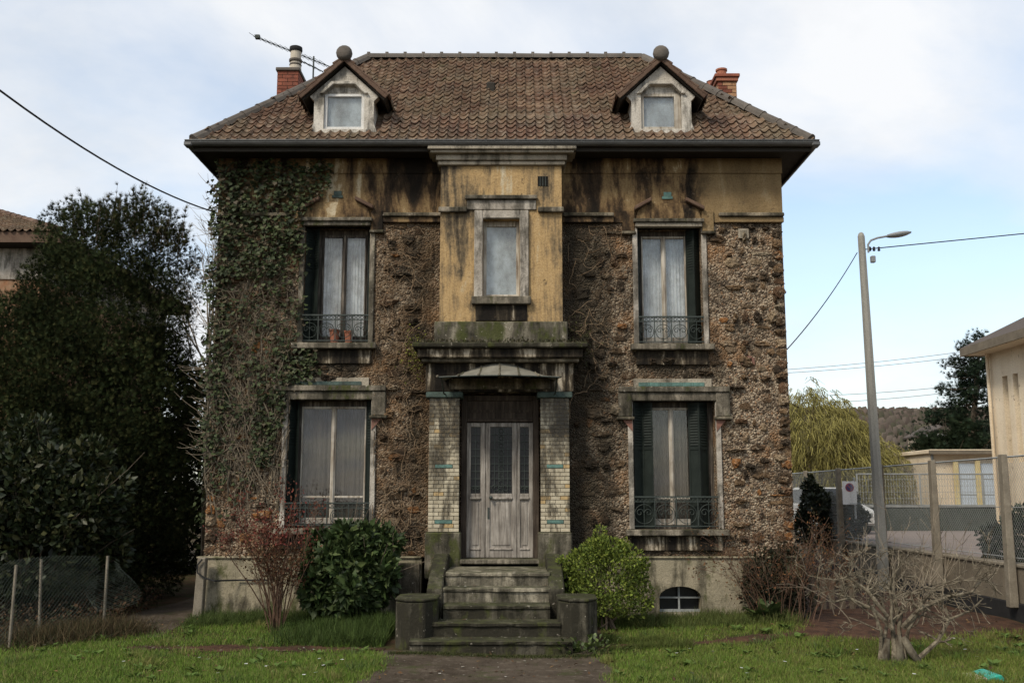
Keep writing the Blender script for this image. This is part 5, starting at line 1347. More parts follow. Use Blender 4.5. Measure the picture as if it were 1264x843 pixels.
for wx in (cx0 + .1, cx1 - .1):
    for wy in (cy0 + .75, cy0 + 3.3):
        m = MB(); vs_ = []
        for xx in (wx - .1, wx + .1):
            for q in range(16): a = 2 * math.pi * q / 16; vs_.append((xx, wy + .3 * math.cos(a), 1.1 + .3 * math.sin(a)))
        m.add(vs_, [tuple(range(16)), tuple(range(31, 15, -1))] + [(q, (q + 1) % 16, 16 + (q + 1) % 16, 16 + q) for q in range(16)]); m.build('wheel', MT['rubber'], car, bevel=.02)
for x in (cx0 + .12, cx1 - .42):
    m = MB(); m.box(x, x + .3, cy0 - .015, cy0 + .05, 1.30, 1.42); m.build('headlight', MT['galv'], car, bevel=.02)

# ------------------------------------------------------------------ neighbour's house behind the yew
nb = empty('brick_house', (-12, 24, 0)); tag(nb, 'neighbouring brick house with brown hipped roof behind the dark conifer', 'house')
NY = 22.0; xr = WX(55, 310, NY); exr = WX(75, 290, NY - .4); nz = WZ(307, NY)
m = MB(); m.box(-19, xr, NY, NY + 8, -.2, WZ(345, NY)); m.build('wall', m_plain('orange_rubble_brick', (.26, .13, .07), (.30, .20, .13), .95, 6, .1, .8, fine=18), nb)
m = MB(); m.box(-19, xr + .02, NY - .03, NY + 8, WZ(345, NY) + .002, nz); m.build('frieze', MT['pale_trim'], nb)
m = MB(); m.box(-19.5, exr, NY - .45, NY + 8.5, nz + .002, nz + .12); m.build('soffit', MT['soffit'], nb)
m = MB(); m.box(-19.5, exr + .04, NY - .5, NY - .455, nz + .02, nz + .26); m.box(exr + .001, exr + .045, NY - .45, NY + 8.5, nz + .02, nz + .26); m.build('gutter', MT['verge'], nb)
m = MB(); zr = nz + .26; m.add([(-19.5, NY - .5, zr), (exr + .05, NY - .5, zr), (exr + .05, NY + 8.5, zr), (-19.5, NY + 8.5, zr), (-15, NY + 4, zr + 1.9), (exr - 4.4, NY + 4, zr + 1.9)], [(0, 1, 5, 4), (1, 2, 5), (2, 3, 4, 5), (3, 0, 4)]); nroof = m.build('roof', MT['tile'], nb)
dq = Vector((-4.45, 4.5, 3.0)); nL = dq.length
capline((exr + .05, NY - .5, zr + .04), (exr - 4.4, NY + 4, zr + 1.94), 16, .09, 'hip_tile', 'verge', nroof, knob=False)
vdn = np.array((0, 4.5, 1.9)); Ln = np.linalg.norm(vdn); slope_t, Rn = slope_tiles((0, NY - .52, zr), (1, 0, 0), vdn, lambda d: -15.5 + 0 * d, lambda d: exr + .05 - 4.45 * d / Ln, Ln)
lst = np.array([p for p, _ in slope_t]); v_, f_, _ = scatter(tv, tf4, lst, np.repeat(Rn[None], len(lst), 0), np.ones(len(lst)))
np_mesh('tile_field', v_, f_, MT['tile'], nroof, kind='stuff')

# ------------------------------------------------------------------ vegetation helpers
def limb(m, p, d, r, L, depth, spread=.6, droop=0., tips=None, n_=6, wob=.25, ratio=.62, kids=(2, 4), minr=.003, up=0., sides=5, tz=None):
    p = Vector(p); d = Vector(d).normalized(); pts = [p.copy()]; rs = [r]
    for i in range(n_):
        d = (d + Vector((random.gauss(0, wob), random.gauss(0, wob), random.gauss(0, wob))) * .5 + Vector((0, 0, up - droop * (i / n_)))).normalized()
        if tz is not None and p.z + d.z * L / n_ > tz: d.z *= .1; d.normalize()
        p = p + d * (L / n_); pts.append(p.copy()); rs.append(max(minr, r * (1 - .55 * (i + 1) / n_)))
    m.tube(pts, rs, sides if r > .012 else (4 if r > .006 else 3), cap=False)
    if tips is not None: tips.append((p.copy(), d.copy(), depth))
    if depth <= 0: return
    for k in range(random.randint(*kids)):
        t = random.uniform(.3, 1.0); i = min(n_ - 1, int(t * n_)); q = pts[i].lerp(pts[i + 1], t * n_ - i if t < 1 else 1.0)
        dd = (pts[i + 1] - pts[i]).normalized(); ax = Vector((random.gauss(0, 1), random.gauss(0, 1), random.gauss(0, 1))).cross(dd).normalized()
        nd = (dd + ax * random.uniform(spread * .6, spread * 1.5)).normalized()
        limb(m, q, nd, max(minr, rs[i] * .62), L * ratio * random.uniform(.7, 1.2), depth - 1, spread, droop, tips, max(3, n_ - 1), wob, ratio, kids, minr, up, sides, tz)

def ell_points(n, c, r, shell=.55):
    d = norm(rng.normal(size=(n, 3))); k = shell + (1 - shell) * rng.random((n, 1)) ** .6
    return np.asarray(c) + d * k * np.asarray(r), d
def blob_crown(lobes, per, size, cols, out=.8, shell=.6, tpl=(LEAF_V, LEAF_F), jit=.2, upbias=.15, zmin=None, w=None):
    V_, F_, T_ = [], [], []; b = 0
    for (c_, r_, k) in lobes:
        n_ = int(per * k); p, d = ell_points(n_, c_, r_, shell)
        yd = d * out + rng.normal(0, .55, (n_, 3)); yd[:, 2] += upbias
        if zmin is not None:
            kp = p[:, 2] > zmin + rng.random(n_) * .08; p, yd = p[kp], yd[kp]; n_ = len(p)
        s_ = rng.uniform(size[0], size[1], n_)
        v, f, t = scatter(tpl[0], tpl[1], p, basis(yd), s_, tints(n_, cols, jit, w)); V_.append(v); F_.append(f + b); T_.append(t); b += len(v)
    return np.concatenate(V_), np.concatenate(F_), np.concatenate(T_)
def lobed(c, R_, n, rl, flat=1.0):
    """lobes around an ellipsoid centre to give an uneven crown"""
    out = [(c, np.array(R_) * .8, 1.0)]
    for i in range(n):
        d = norm(rng.normal(size=3)); out.append((np.array(c) + d * np.array(R_) * .78, np.array((1, 1, flat)) * rng.uniform(*rl), .35))
    return out

# ---- big yew beside the house
yew = empty('yew_tree', (-8.0, 19.3, -.1)); tag(yew, 'huge dark yew tree crowding the ivy side of the house', 'tree')
m = MB(); limb(m, (-7.9, 19.3, -.2), (0, 0, 1), .26, 4.5, 0, wob=.1); limb(m, (-8.6, 19.5, -.2), (-.2, .1, 1), .2, 3.8, 0, wob=.1); limb(m, (-7.3, 19.6, -.2), (.15, .1, 1), .16, 4.0, 0, wob=.1); m.build('trunk', MT['bark'], yew)
lob = []
for (u, v, rx, rz, Y) in ((130, 300, 1.1, 1.0, 19.2), (175, 285, .9, .9, 19.6), (95, 285, .8, .8, 19.4), (212, 310, .55, .7, 19.9), (228, 345, .4, .6, 19.9), (75, 345, .8, .8, 18.9), (5, 410, .8, .8, 18.6), (130, 380, 1.6, 1.4, 19.2), (195, 400, .75, 1.3, 19.6), (40, 460, 1.5, 1.5, 18.8), (120, 480, 1.7, 1.6, 18.8), (195, 500, .9, 1.5, 19.4), (30, 560, 1.6, 1.5, 18.8), (120, 590, 1.6, 1.5, 18.9), (190, 610, .9, 1.4, 19.4), (185, 690, .75, .9, 19.8), (100, 680, 1.5, 1.2, 18.8), (10, 660, 1.5, 1.3, 19.0), (-60, 520, 1.8, 2.2, 19)):
    x, z = W(u, v + (10 if v < 400 else 0), Y); lob.append((np.array((x, Y, z)), np.array((rx, rx * 1.0, rz)), rx * rz * (.4 if (u > 190 and v < 420) else (.65 if v < 320 else 1))))
YC = [(.022, .031, .012), (.030, .039, .015), (.016, .022, .010), (.044, .047, .018)]
v_, f_, t_ = blob_crown(lob, 5200, (.05, .135), YC, .6, .5, (SPRAY_V, SPRAY_F), .14, .6, zmin=.0)
t_ = t_ * (0.55 + 1.1 * np.clip(.5 + .5 * np.sin(v_[:, 0:1] * 2.9 + 2 * np.sin(v_[:, 2:3] * 1.7)) * np.sin(v_[:, 2:3] * 3.3 + v_[:, 1:2] * 2.1), 0, 1))
np_mesh('crown', v_, f_, MT['needle'], yew, t_)
# feathery leading shoots along the top
m = MB(); sp_p, sp_d = [], []
for i in range(120):
    u = random.uniform(75, 225); v = 274 + 30 * abs((u - 150) / 75) ** 2 + random.uniform(-12, 34); Y = random.uniform(18.8, 19.9); x, z = W(u, v, Y)
    d = Vector((random.gauss(0, .35), random.gauss(0, .35), 1)).normalized(); L = random.uniform(.3, .75); m.tube([(x, Y, z), tuple(Vector((x, Y, z)) + d * L)], [.008, .003], 3, cap=False)
    for k in range(12):
        q = Vector((x, Y, z)) + d * (L * random.uniform(.1, 1)); sp_p.append(q[:]); sp_d.append((d + Vector((random.gauss(0, .6), random.gauss(0, .6), random.gauss(0, .3)))).normalized()[:])
m.build('shoots', MT['bark'], yew, kind='stuff')
v_, f_, t_ = scatter(SPRAY_V, SPRAY_F, np.array(sp_p), basis(np.array(sp_d)), rng.uniform(.09, .18, len(sp_p)), tints(len(sp_p), [(.040, .040, .016), (.028, .032, .013), (.055, .05, .022)]))
np_mesh('shoot_needles', v_, f_, MT['needle'], yew, t_, kind='stuff')

# ---- dark hedge added behind the yew to make the gap by the drive dark
hd = empty('shade_hedge', (-8, 26, -.1)); tag(hd, 'dark evergreen mass added to darken the gap behind the yew', 'shade_hedge')
lob = [(np.array((x, 26 + .3 * math.sin(x * 3), z)), np.array((1.2, 1.0, 1.3)), 1.0) for x in np.arange(-13, -3.5, 1.1) for z in (.8, 2.4, 4.0)]
v_, f_, t_ = blob_crown(lob, 900, (.14, .26), [(.012, .016, .008), (.018, .024, .010)], .7, .6, jit=.25, zmin=.0)
np_mesh('foliage', v_, f_, MT['needle'], hd, t_)

def shrub(name, label, cat, lobes, per, size, cols, base, stems, mat='leaf', shell=.6, jit=.22, upb=.15, zmin=None, w=None, smat='bark', group=None, tpl=None):
    e = empty(name, base); tag(e, label, cat, group)
    m = MB()
    for k in range(stems):
        l_ = random.choice(lobes); tgt = Vector(l_[0]); b_ = Vector(base) + Vector((random.uniform(-.12, .12), random.uniform(-.1, .1), -.05)); d = tgt - b_
        limb(m, b_, d, .018, d.length * .95, 1, .5, wob=.12, n_=5, kids=(2, 3))
    m.build('stems', MT[smat], e, kind='stuff')
    ext = []
    for l_ in lobes[:6]:
        for k in range(3):
            d_ = norm(rng.normal(size=3)); d_[2] = abs(d_[2]); r_ = float(np.mean(l_[1])) * rng.uniform(.18, .46); ext.append((l_[0] + d_ * l_[1] * rng.uniform(.85, 1.22), np.array((r_, r_, r_ * rng.uniform(.7, 1.5))), r_ * r_ * 1.6))
    lobes = lobes + ext
    v, f, t = blob_crown(lobes, per, size, cols, .75, shell, tpl or (LEAF_V, LEAF_F), jit, upb, zmin, w)
    np_mesh('foliage', v, f, MT[mat], e, t); return e
# dark laurel by the old fence
x, z = W(30, 620, 16.2)
shrub('laurel_bush', 'rounded dark evergreen bush behind the broken wire fence', 'bush',
      [(np.array((x + dx_, 16.4 + dy_, z + dz_)), np.array((r_, r_, r_ * .85)), r_ * r_) for dx_, dy_, dz_, r_ in ((-.2, 0, .1, 1.0), (.65, 0, -.15, .75), (-1.1, 0, .1, .9), (.1, .2, -.7, 1.0), (.9, .3, -.75, .6), (-1, 0, -.8, .9), (1.05, -.05, -.05, .35), (.35, -.1, .55, .45))],
      2600, (.10, .17), [(.022, .032, .012), (.030, .040, .014), (.016, .024, .010), (.05, .052, .02)], (x, 16.4, -.1), 7, 'leaf', .7, zmin=.1)
# cherry laurel left of the steps
def lobes_px(lst, Y): return [(np.array((WX(u, v, Y + dy_), Y + dy_, WZ(v, Y + dy_))), np.array((rx, rx * .8, rz)), rx * rz) for u, v, rx, rz, dy_ in lst]
shrub('cherry_laurel', 'glossy dark green laurel shrub left of the steps under the ground-floor window', 'shrub',
      lobes_px([(430, 705, .52, .46, 0), (405, 695, .34, .34, .1), (455, 685, .34, .34, .1), (466, 708, .28, .36, 0), (395, 725, .28, .32, -.1), (430, 735, .42, .3, -.1), (463, 662, .24, .17, .1), (420, 668, .22, .18, .1), (484, 668, .14, .10, .1), (392, 672, .14, .2, 0), (445, 655, .15, .10, .1)], 15.7),
      5600, (.11, .19), [(.040, .066, .020), (.055, .085, .026), (.028, .046, .015), (.09, .12, .042)], (WX(432, 760, 15.7), 15.7, 0), 8, 'leaf', .6, upb=-.1, zmin=.05)
# clipped box right of the steps
shrub('box_shrub', 'rounded bright green box shrub right of the front steps', 'shrub',
      lobes_px([(748, 712, .50, .38, 0), (722, 696, .30, .24, -.05), (772, 695, .30, .28, -.05), (745, 680, .34, .22, 0), (710, 698, .18, .22, 0), (786, 712, .18, .24, 0), (735, 672, .16, .12, 0), (762, 676, .14, .13, 0), (703, 712, .12, .14, 0), (795, 700, .08, .12, 0), (745, 735, .55, .34, 0), (790, 735, .22, .25, 0), (715, 738, .3, .28, 0), (770, 748, .4, .22, .05), (735, 748, .4, .22, .05)], 15.5),
      9000, (.035, .065), [(.16, .205, .032), (.12, .165, .028), (.08, .115, .024), (.21, .25, .045)], (WX(750, 755, 15.5), 15.5, 0), 8, 'leafmatt', .72, upb=.5, zmin=.1)
# shrubs behind the street fence
shrub('evergreen_shrub', 'dark evergreen shrub behind the street fence below the no-parking sign', 'shrub',
      lobes_px([(1020, 640, .7, .6, 0), (1003, 650, .5, .5, 0), (1042, 645, .55, .5, 0), (1010, 622, .4, .35, 0), (1053, 640, .3, .4, 0), (1000, 605, .15, .3, 0)], 25.5),
      4200, (.08, .14), [(.014, .020, .010), (.020, .028, .012), (.03, .035, .016)], (WX(1022, 665, 25.5), 25.5, .4), 4, 'leaf', .6, zmin=.3)
shrub('evergreen_shrub', 'dark evergreen shrub behind the street fence at the photo edge by the cream house', 'shrub',
      lobes_px([(1250, 670, .42, .42, 0), (1232, 668, .26, .28, 0), (1270, 660, .5, .5, 0), (1240, 690, .3, .25, 0)], 17.4),
      3000, (.07, .12), [(.014, .022, .010), (.022, .032, .013)], (WX(1255, 690, 17.4), 17.4, .8), 4, 'leaf', .6)

# ---- red-leaved shrub with bare canes
e = empty('red_shrub', (WX(340, 775, 15.3), 15.3, -.03)); tag(e, 'thin red-brown leaved shrub with many bare canes before the plinth', 'shrub')
m = MB(); tips = []
bx = WX(340, 775, 15.3)
for k in range(26):
    a = random.uniform(-1, 1); d = Vector((a * .34 + .03, random.gauss(0, .15), 1))
    limb(m, (bx + random.uniform(-.1, .1), 15.3 + random.uniform(-.08, .08), -.05), d, .011, random.uniform(1.0, 1.55), 2, .35, 0, tips, 6, .10, .38, (2, 4), .003)
m.build('canes', MT['redtwig'], e, kind='stuff')
tp = [t_ for t_ in tips if t_[0].z > .55]; pos_ = []; dr_ = []
for (p, d, dp) in tp:
    for k in range(9): pos_.append((p + Vector((random.gauss(0, .07), random.gauss(0, .07), random.gauss(0, .07))))[:]); dr_.append((d + Vector((random.gauss(0, .7), random.gauss(0, .7), random.gauss(0, .5))))[:])
hgt = np.array(pos_)[:, 2]
cols_ = np.where(hgt[:, None] > 1.15, tints(len(pos_), [(.15, .035, .028), (.10, .04, .025), (.16, .06, .035)]), tints(len(pos_), [(.09, .035, .02), (.07, .045, .02), (.12, .06, .028)]))
v_, f_, t_ = scatter(LEAF_V, LEAF_F, np.array(pos_), basis(np.array(dr_)), rng.uniform(.03, .06, len(pos_)), cols_); np_mesh('foliage', v_, f_, MT['leafmatt'], e, t_)

# ---- brown twiggy shrub at the house corner
e = empty('corner_shrub', (WX(955, 765, 16.1), 16.1, 0)); tag(e, 'brown twiggy shrub with dark green core against the stone house corner', 'shrub')
m = MB(); tips = []
for k in range(44):
    a = random.uniform(-1, 1); x = 4.25 + a * .5
    limb(m, (x, 16.1 + random.uniform(-.25, .3), -.05), (a * .45 + .05, random.gauss(0, .15), 1), .007, random.uniform(.7, 1.5), 2, .6, .1, tips, 6, .22, .5, (2, 4), .0022)
m.build('twigs', MT['redtwig'], e, kind='stuff')
pos_ = []; dr_ = []
for (p, d, dp) in tips:
    for k in range(4): pos_.append((p + Vector((random.gauss(0, .07), random.gauss(0, .07), random.gauss(0, .07))))[:]); dr_.append((d + Vector((random.gauss(0, .7), random.gauss(0, .7), random.gauss(0, .5))))[:])
v_, f_, t_ = scatter(LEAF_V, LEAF_F, np.array(pos_), basis(np.array(dr_)), rng.uniform(.025, .05, len(pos_)), tints(len(pos_), [(.13, .055, .024), (.085, .04, .02), (.06, .048, .022), (.15, .075, .03)]))
np_mesh('dry_leaves', v_, f_, MT['leafmatt'], e, t_)
v_, f_, t_ = blob_crown(lobes_px([(945, 715, .35, .5, .1), (965, 735, .4, .4, .1), (930, 725, .2, .45, .2), (990, 745, .25, .3, .2), (975, 700, .3, .4, .2)], 16.2), 3800, (.05, .09), [(.016, .020, .010), (.024, .026, .012), (.035, .03, .015)], .7, .5, zmin=.05)
np_mesh('core_foliage', v_, f_, MT['leafmatt'], e, t_)
# broad-leaved plants at the foot of the wall and the steps
def dock(name, label, u, v, Y, n_, s, cols):
    x, z = W(u, v, Y); z = float(ground_z(x, Y)); a = rng.uniform(0, 6.28, n_); el = rng.uniform(.25, 1.2, n_)
    d = np.stack([np.cos(a) * np.cos(el), np.sin(a) * np.cos(el), np.sin(el)], 1); p = np.array((x, Y, z)) + d * rng.uniform(.02, .13, (n_, 1)) * np.array((1.6, 1, 1)) * (1 + (n_ > 100)) + (rng.normal(0, [.12, .06, 0], (n_, 3)) if n_ > 100 else 0)
    LV = [(0, 0, 0), (-.18, .15, .03), (-.36, .5, .06), (-.2, .85, .0), (0, 1, -.08), (.2, .85, .0), (.36, .5, .06), (.18, .15, .03)]
    LF = [(0, i + 1, i) for i in range(1, 7)]
    v_, f_, t_ = scatter(LV, LF, p, basis(d, np.tile((0, 0, 1.), (n_, 1))), rng.uniform(s * .6, s, n_), tints(n_, cols)); o = np_mesh(name, v_, f_, MT['leaf'], None, t_); tag(o, label, 'plant', kind='stuff' if n_ > 100 else None); return o
dock('leafy_plant', 'broad-leaved green plant at the wall foot beside the brown twiggy shrub', 948, 765, 15.95, 34, .30, [(.05, .075, .022), (.065, .095, .03), (.035, .055, .018)])
dock('leafy_plant', 'low leafy weed at the right foot of the front steps', 728, 795, 13.72, 150, .085, [(.07, .10, .025), (.09, .12, .035), (.05, .075, .02)])

# ---- old pruned fruit tree, bare and lichened
ft = empty('fruit_tree', (WX(1105, 822, 13.2), 13.2, -.17)); tag(ft, 'bare pruned fruit tree with lichened twisted branches on the lawn', 'tree')
bx = WX(1108, 822, 13.2)
m = MB()
random.seed(31)
tops_ = []
for (b0, b1, b2, r0, h1, h2) in ((-.20, -.22, -.32, .028, .22, .52), (-.17, -.12, -.14, .025, .30, .62), (-.03, -.02, .02, .036, .28, .62), (.05, .07, .14, .034, .25, .60), (.09, .14, .32, .028, .24, .50), (-.02, -.06, -.05, .024, .34, .72)):
    y = 13.2 + random.uniform(-.08, .08)
    pts = [(bx + b0 * 1.1, 13.2, -.25), (bx + b0, 13.2, -.02), (bx + b1 + random.gauss(0, .015), y, h1), (bx + (b1 + b2) / 2 + random.gauss(0, .02), y, (h1 + h2) / 2), (bx + b2, y, h2)]
    m.tube(pts, [r0 * 1.5, r0, r0 * .8, r0 * .68, r0 * .55], 7, cap=False)
    for (q, rr_) in ((pts[2], .5), (pts[3], .5), (pts[4], .55), (pts[4], .5)):
        limb(m, q, (random.gauss(b2 * 2.2, .55), random.gauss(0, .4), random.uniform(.25, 1.0)), r0 * rr_ * .8, random.uniform(.38, .66), 3, .9, 0, None, 6, .42, .72, (1, 3), .0048, .0, 6, 1.22)
for (us_, rs_) in (([(1135, 812), (1155, 790), (1170, 764), (1195, 752), (1212, 738)], [.034, .028, .023, .015, .006]),
                   ([(1115, 775), (1133, 752), (1165, 736), (1195, 730), (1210, 715), (1218, 718), (1226, 728)], [.038, .034, .028, .02, .014, .009, .005]),
                   ([(1100, 775), (1078, 752), (1050, 738), (1028, 742), (1008, 728)], [.03, .026, .018, .011, .005]),
                   ([(1095, 760), (1070, 728), (1048, 712), (1030, 716), (1012, 712)], [.026, .022, .015, .009, .004])):
    q = [Vector((W(u, v, 13.15)[0], 13.12 + random.uniform(-.06, .06), W(u, v, 13.15)[1])) for u, v in us_]
    m.tube(q, rs_, 6)
    for i in range(1, len(q)):
        for k in range(2): limb(m, q[i], (random.gauss(0, .7), random.gauss(0, .5), random.uniform(-.1, 1)), rs_[i] * .6, random.uniform(.18, .42), 2, .9, 0, None, 5, .4, .65, (1, 3), .0038)
m.build('branches', MT['lichen'], ft, smooth=False)
m = MB(); m.tube([(bx - .17, 13.24, -.25), (bx - .15, 13.22, -.05), (bx - .12, 13.2, .12)], [.085, .07, .045], 9); m.tube([(bx + .04, 13.24, -.25), (bx + .03, 13.22, -.05), (bx + .02, 13.2, .16)], [.10, .075, .045], 9); m.tube([(bx + .26, 13.1, -.2), (bx + .15, 13.14, -.02), (bx + .08, 13.18, .14)], [.045, .05, .045], 8)
m.build('trunk', MT['lichen_dark'], ft, smooth=True)
# twiggy brush just behind the tree, against the boundary wall
br = empty('brush', (6.6, 16.4, -.1)); tag(br, 'tangle of bare brown twigs along the foot of the boundary wall', 'bush')
m = MB(); random.seed(5)
for k in range(26):
    x = random.uniform(5.1, 7.5); y = random.uniform(15.6, 18.0)
    limb(m, (x, y, -.1), (random.gauss(0, .4), random.gauss(0, .2), 1), .010, random.uniform(.8, 1.5), 2, .5, 0, None, 6, .2, .5, (2, 4), .003)
m.build('twigs', MT['twig'], br, kind='stuff')
for i, u in enumerate((1004, 1016, 1027, 1040, 1052)):
    x, _z = W(u, 760, 17.6); m = MB(); m.prism([(x - .05, -.1), (x + .05, -.1), (x + .045, .48 + .04 * (i % 2)), (x, .53 + .04 * (i % 2)), (x - .045, .48)], 17.55, 17.6)
    tag(m.build('wooden_stake', MT['bark']), ('first', 'second', 'middle', 'fourth', 'last')[i] + ' of five short dark stakes beside the house corner, counted from the house', 'stake', 'short stakes at the house corner')

# ---- willow, pine beyond the street
wl = empty('willow_tree', (11.8, 38, .8)); tag(wl, 'yellow-green weeping willow beyond the street beside the stone house', 'tree')
m = MB(); limb(m, (11.3, 38, .6), (0, 0, 1), .3, 3.2, 2, .7, wob=.15, kids=(3, 5)); m.build('trunk', MT['bark'], wl); m = MB(); limb(m, (14.2, 40, .6), (0, 0, 1), .22, 2.4, 2, .7, wob=.15, kids=(3, 4)); m.build('trunk', MT['bark'], wl)
wp, wd = [], []
for (cx_, cy_, rx, zt_, nst) in ((10.9, 38, 2.3, 5.55, 520), (14.0, 40, 2.2, 3.85, 330), (12.2, 37.5, 1.7, 4.4, 280), (9.2, 38.5, 1.6, 5.2, 240), (16.3, 42, 1.8, 3.2, 180)):
    for k in range(nst):
        a = random.uniform(0, 6.28); r_ = rx * math.sqrt(random.random()); x, y = cx_ + r_ * math.cos(a), cy_ + r_ * math.sin(a) * .8
        z = zt_ - 1.4 * (r_ / rx) ** 2 + random.gauss(0, .25); L = random.uniform(.9, 2.6); n_ = 26
        dxx, dyy = math.cos(a) * .3, math.sin(a) * .3
        for q in range(n_):
            t = q / n_; wp.append((x + dxx * math.sin(t * 2) + random.gauss(0, .05), y + dyy * math.sin(t * 2), z + .15 * math.sin(t * 5) - L * t * t)); wd.append((random.gauss(dxx, .3), random.gauss(dyy, .3), -.3 - t))
wp, wd = np.array(wp), np.array(wd); kp = wp[:, 2] > .8; wp, wd = wp[kp], wd[kp]
WV = [(-.05, 0, 0), (.05, 0, 0), (.02, 1, 0), (-.02, 1, 0)]
v_, f_, t_ = scatter(WV, [(0, 1, 2, 3)], wp, basis(wd), rng.uniform(.16, .34, len(wp)), tints(len(wp), [(.27, .24, .07), (.22, .195, .06), (.31, .28, .09), (.14, .125, .045)]))
np_mesh('crown', v_, f_, MT['leafmatt'], wl, t_)

pn = empty('pine_tree', (17.2, 40, .8)); tag(pn, 'dark pine tree with layered boughs beside the cream house', 'tree')
PY = 40; m = MB(); xb = WX(1200, 600, PY)
ptop = W(1209, 414, PY); m.tube([(xb, PY, .6), (xb + .1, PY, 4), (ptop[0], PY, ptop[1] - .2)], [.22, .15, .04], 7); tp, td = [], []
random.seed(9)
z = 2.3
while z < ptop[1] - .3:
    t = (z - 2.2) / (ptop[1] - 2.2); xc = xb + (ptop[0] - xb) * t
    for k in range(random.randint(4, 6)):
        a = random.uniform(0, 6.28); L = (2.45 * (1 - t) ** .75 + .35) * random.uniform(.65, 1.15); e0 = Vector((xc, PY, z)); e1 = e0 + Vector((math.cos(a) * L, math.sin(a) * L, L * random.uniform(.0, .25)))
        mid = e0.lerp(e1, .5) + Vector((0, 0, -.05 * L)); m.tube([e0, mid, e1], [.05 * (1 - t) + .015, .03, .01], 4, cap=False)
        for q in range(int(10 + 30 * L)):
            s_ = random.uniform(.3, 1.05); p = e0.lerp(e1, s_) + Vector((random.gauss(0, .12 * L), random.gauss(0, .12 * L), random.gauss(.05, .07)))
            tp.append(p[:]); td.append((math.cos(a) * .5 + random.gauss(0, .6), math.sin(a) * .5 + random.gauss(0, .6), .6 + random.gauss(0, .4)))
    z += random.uniform(.28, .44)
for k in range(50): tp.append((ptop[0] + random.gauss(0, .13), PY + random.gauss(0, .13), ptop[1] + random.gauss(-.2, .2))); td.append((random.gauss(0, .4), random.gauss(0, .4), 1))
m.build('trunk', MT['bark'], pn)
tp, td = np.array(tp), np.array(td); tp3 = np.repeat(tp, 3, 0) + rng.normal(0, .09, (len(tp) * 3, 3)); td3 = np.repeat(td, 3, 0) + rng.normal(0, .5, (len(tp) * 3, 3))
v_, f_, t_ = scatter(SPRAY_V, SPRAY_F, tp3, basis(td3), rng.uniform(.12, .26, len(tp3)), tints(len(tp3), [(.018, .030, .018), (.026, .040, .022), (.012, .020, .013)]))
np_mesh('crown', v_, f_, MT['needle'], pn, t_)
# low evergreen mass left of the pine
shrub('evergreen_bush', 'dark evergreen bush beneath the pine beyond the yard fence', 'bush', lobes_px([(1160, 550, .9, .6, 0), (1178, 555, 1.0, .6, 0), (1145, 556, .6, .4, 0), (1190, 540, .8, .6, 0)], 39), 900, (.16, .3), [(.014, .022, .012), (.022, .032, .016)], (WX(1168, 590, 39), 39, .8), 4, 'needle', .5, tpl=(SPRAY_V, SPRAY_F))
# pale far house in front of the hill
fh = empty('far_house', (WX(1160, 540, 110), 110, .5)); tag(fh, 'small pale far house glimpsed between willow and pine', 'house')
fx0, fx1 = WX(1147, 540, 110), WX(1182, 540, 110); zt_ = WZ(538, 110)
m = MB(); m.box(fx0, fx1, 110, 116, 0, zt_); m.build('wall', MT['cream_wall'], fh)
m = MB(); m.prism([(fx0 - .4, zt_), (fx1 + .4, zt_), (fx1 + .4, zt_ + .15), ((fx0 + fx1) / 2 + .5, WZ(522, 110)), (fx0 - .4, zt_ + .15)], 109.5, 116.5); m.build('roof', MT['slate'], fh)
m = MB(); m.box(fx0 - .45, fx1 + .45, 109.4, 109.49, zt_ - .1, zt_ + .2); m.build('eave_board', MT['white'], fh)

# ------------------------------------------------------------------ ivy
iv = empty('ivy', (-4.3, Y0 - .05, 0)); tag(iv, 'ivy climbing over the left side of the stone facade up to the eaves', 'ivy')
def poly_px(pts): return [W(u, v, Y0) for u, v in pts]
def inside(x, z, poly):
    r_ = np.zeros(len(x), bool); j = len(poly) - 1
    for i in range(len(poly)):
        xi, zi = poly[i]; xj, zj = poly[j]
        c_ = ((zi > z) != (zj > z)) & (x < (xj - xi) * (z - zi) / (zj - zi + 1e-12) + xi); r_ ^= c_; j = i
    return r_
ZONES = [  # outline, leaves per m2, thickness
    ([(266, 200), (412, 204), (404, 228), (388, 262), (374, 285), (372, 330), (330, 345), (300, 340), (262, 345)], 1250, .24),
    ([(262, 330), (372, 325), (368, 400), (360, 440), (350, 480), (330, 500), (258, 520)], 430, .15),
    ([(345, 425), (395, 432), (400, 455), (370, 480), (348, 482)], 1500, .16),
    ([(312, 490), (352, 480), (352, 540), (335, 575), (310, 570)], 1700, .14),
    ([(256, 500), (318, 500), (310, 575), (300, 620), (285, 640), (256, 600)], 190, .10),
    ([(254, 330), (290, 330), (285, 450), (276, 560), (268, 600), (252, 600)], 650, .14),
    ([(372, 300), (384, 300), (378, 420), (366, 420)], 200, .1)]
V_, F_, T_ = [], [], []; b = 0
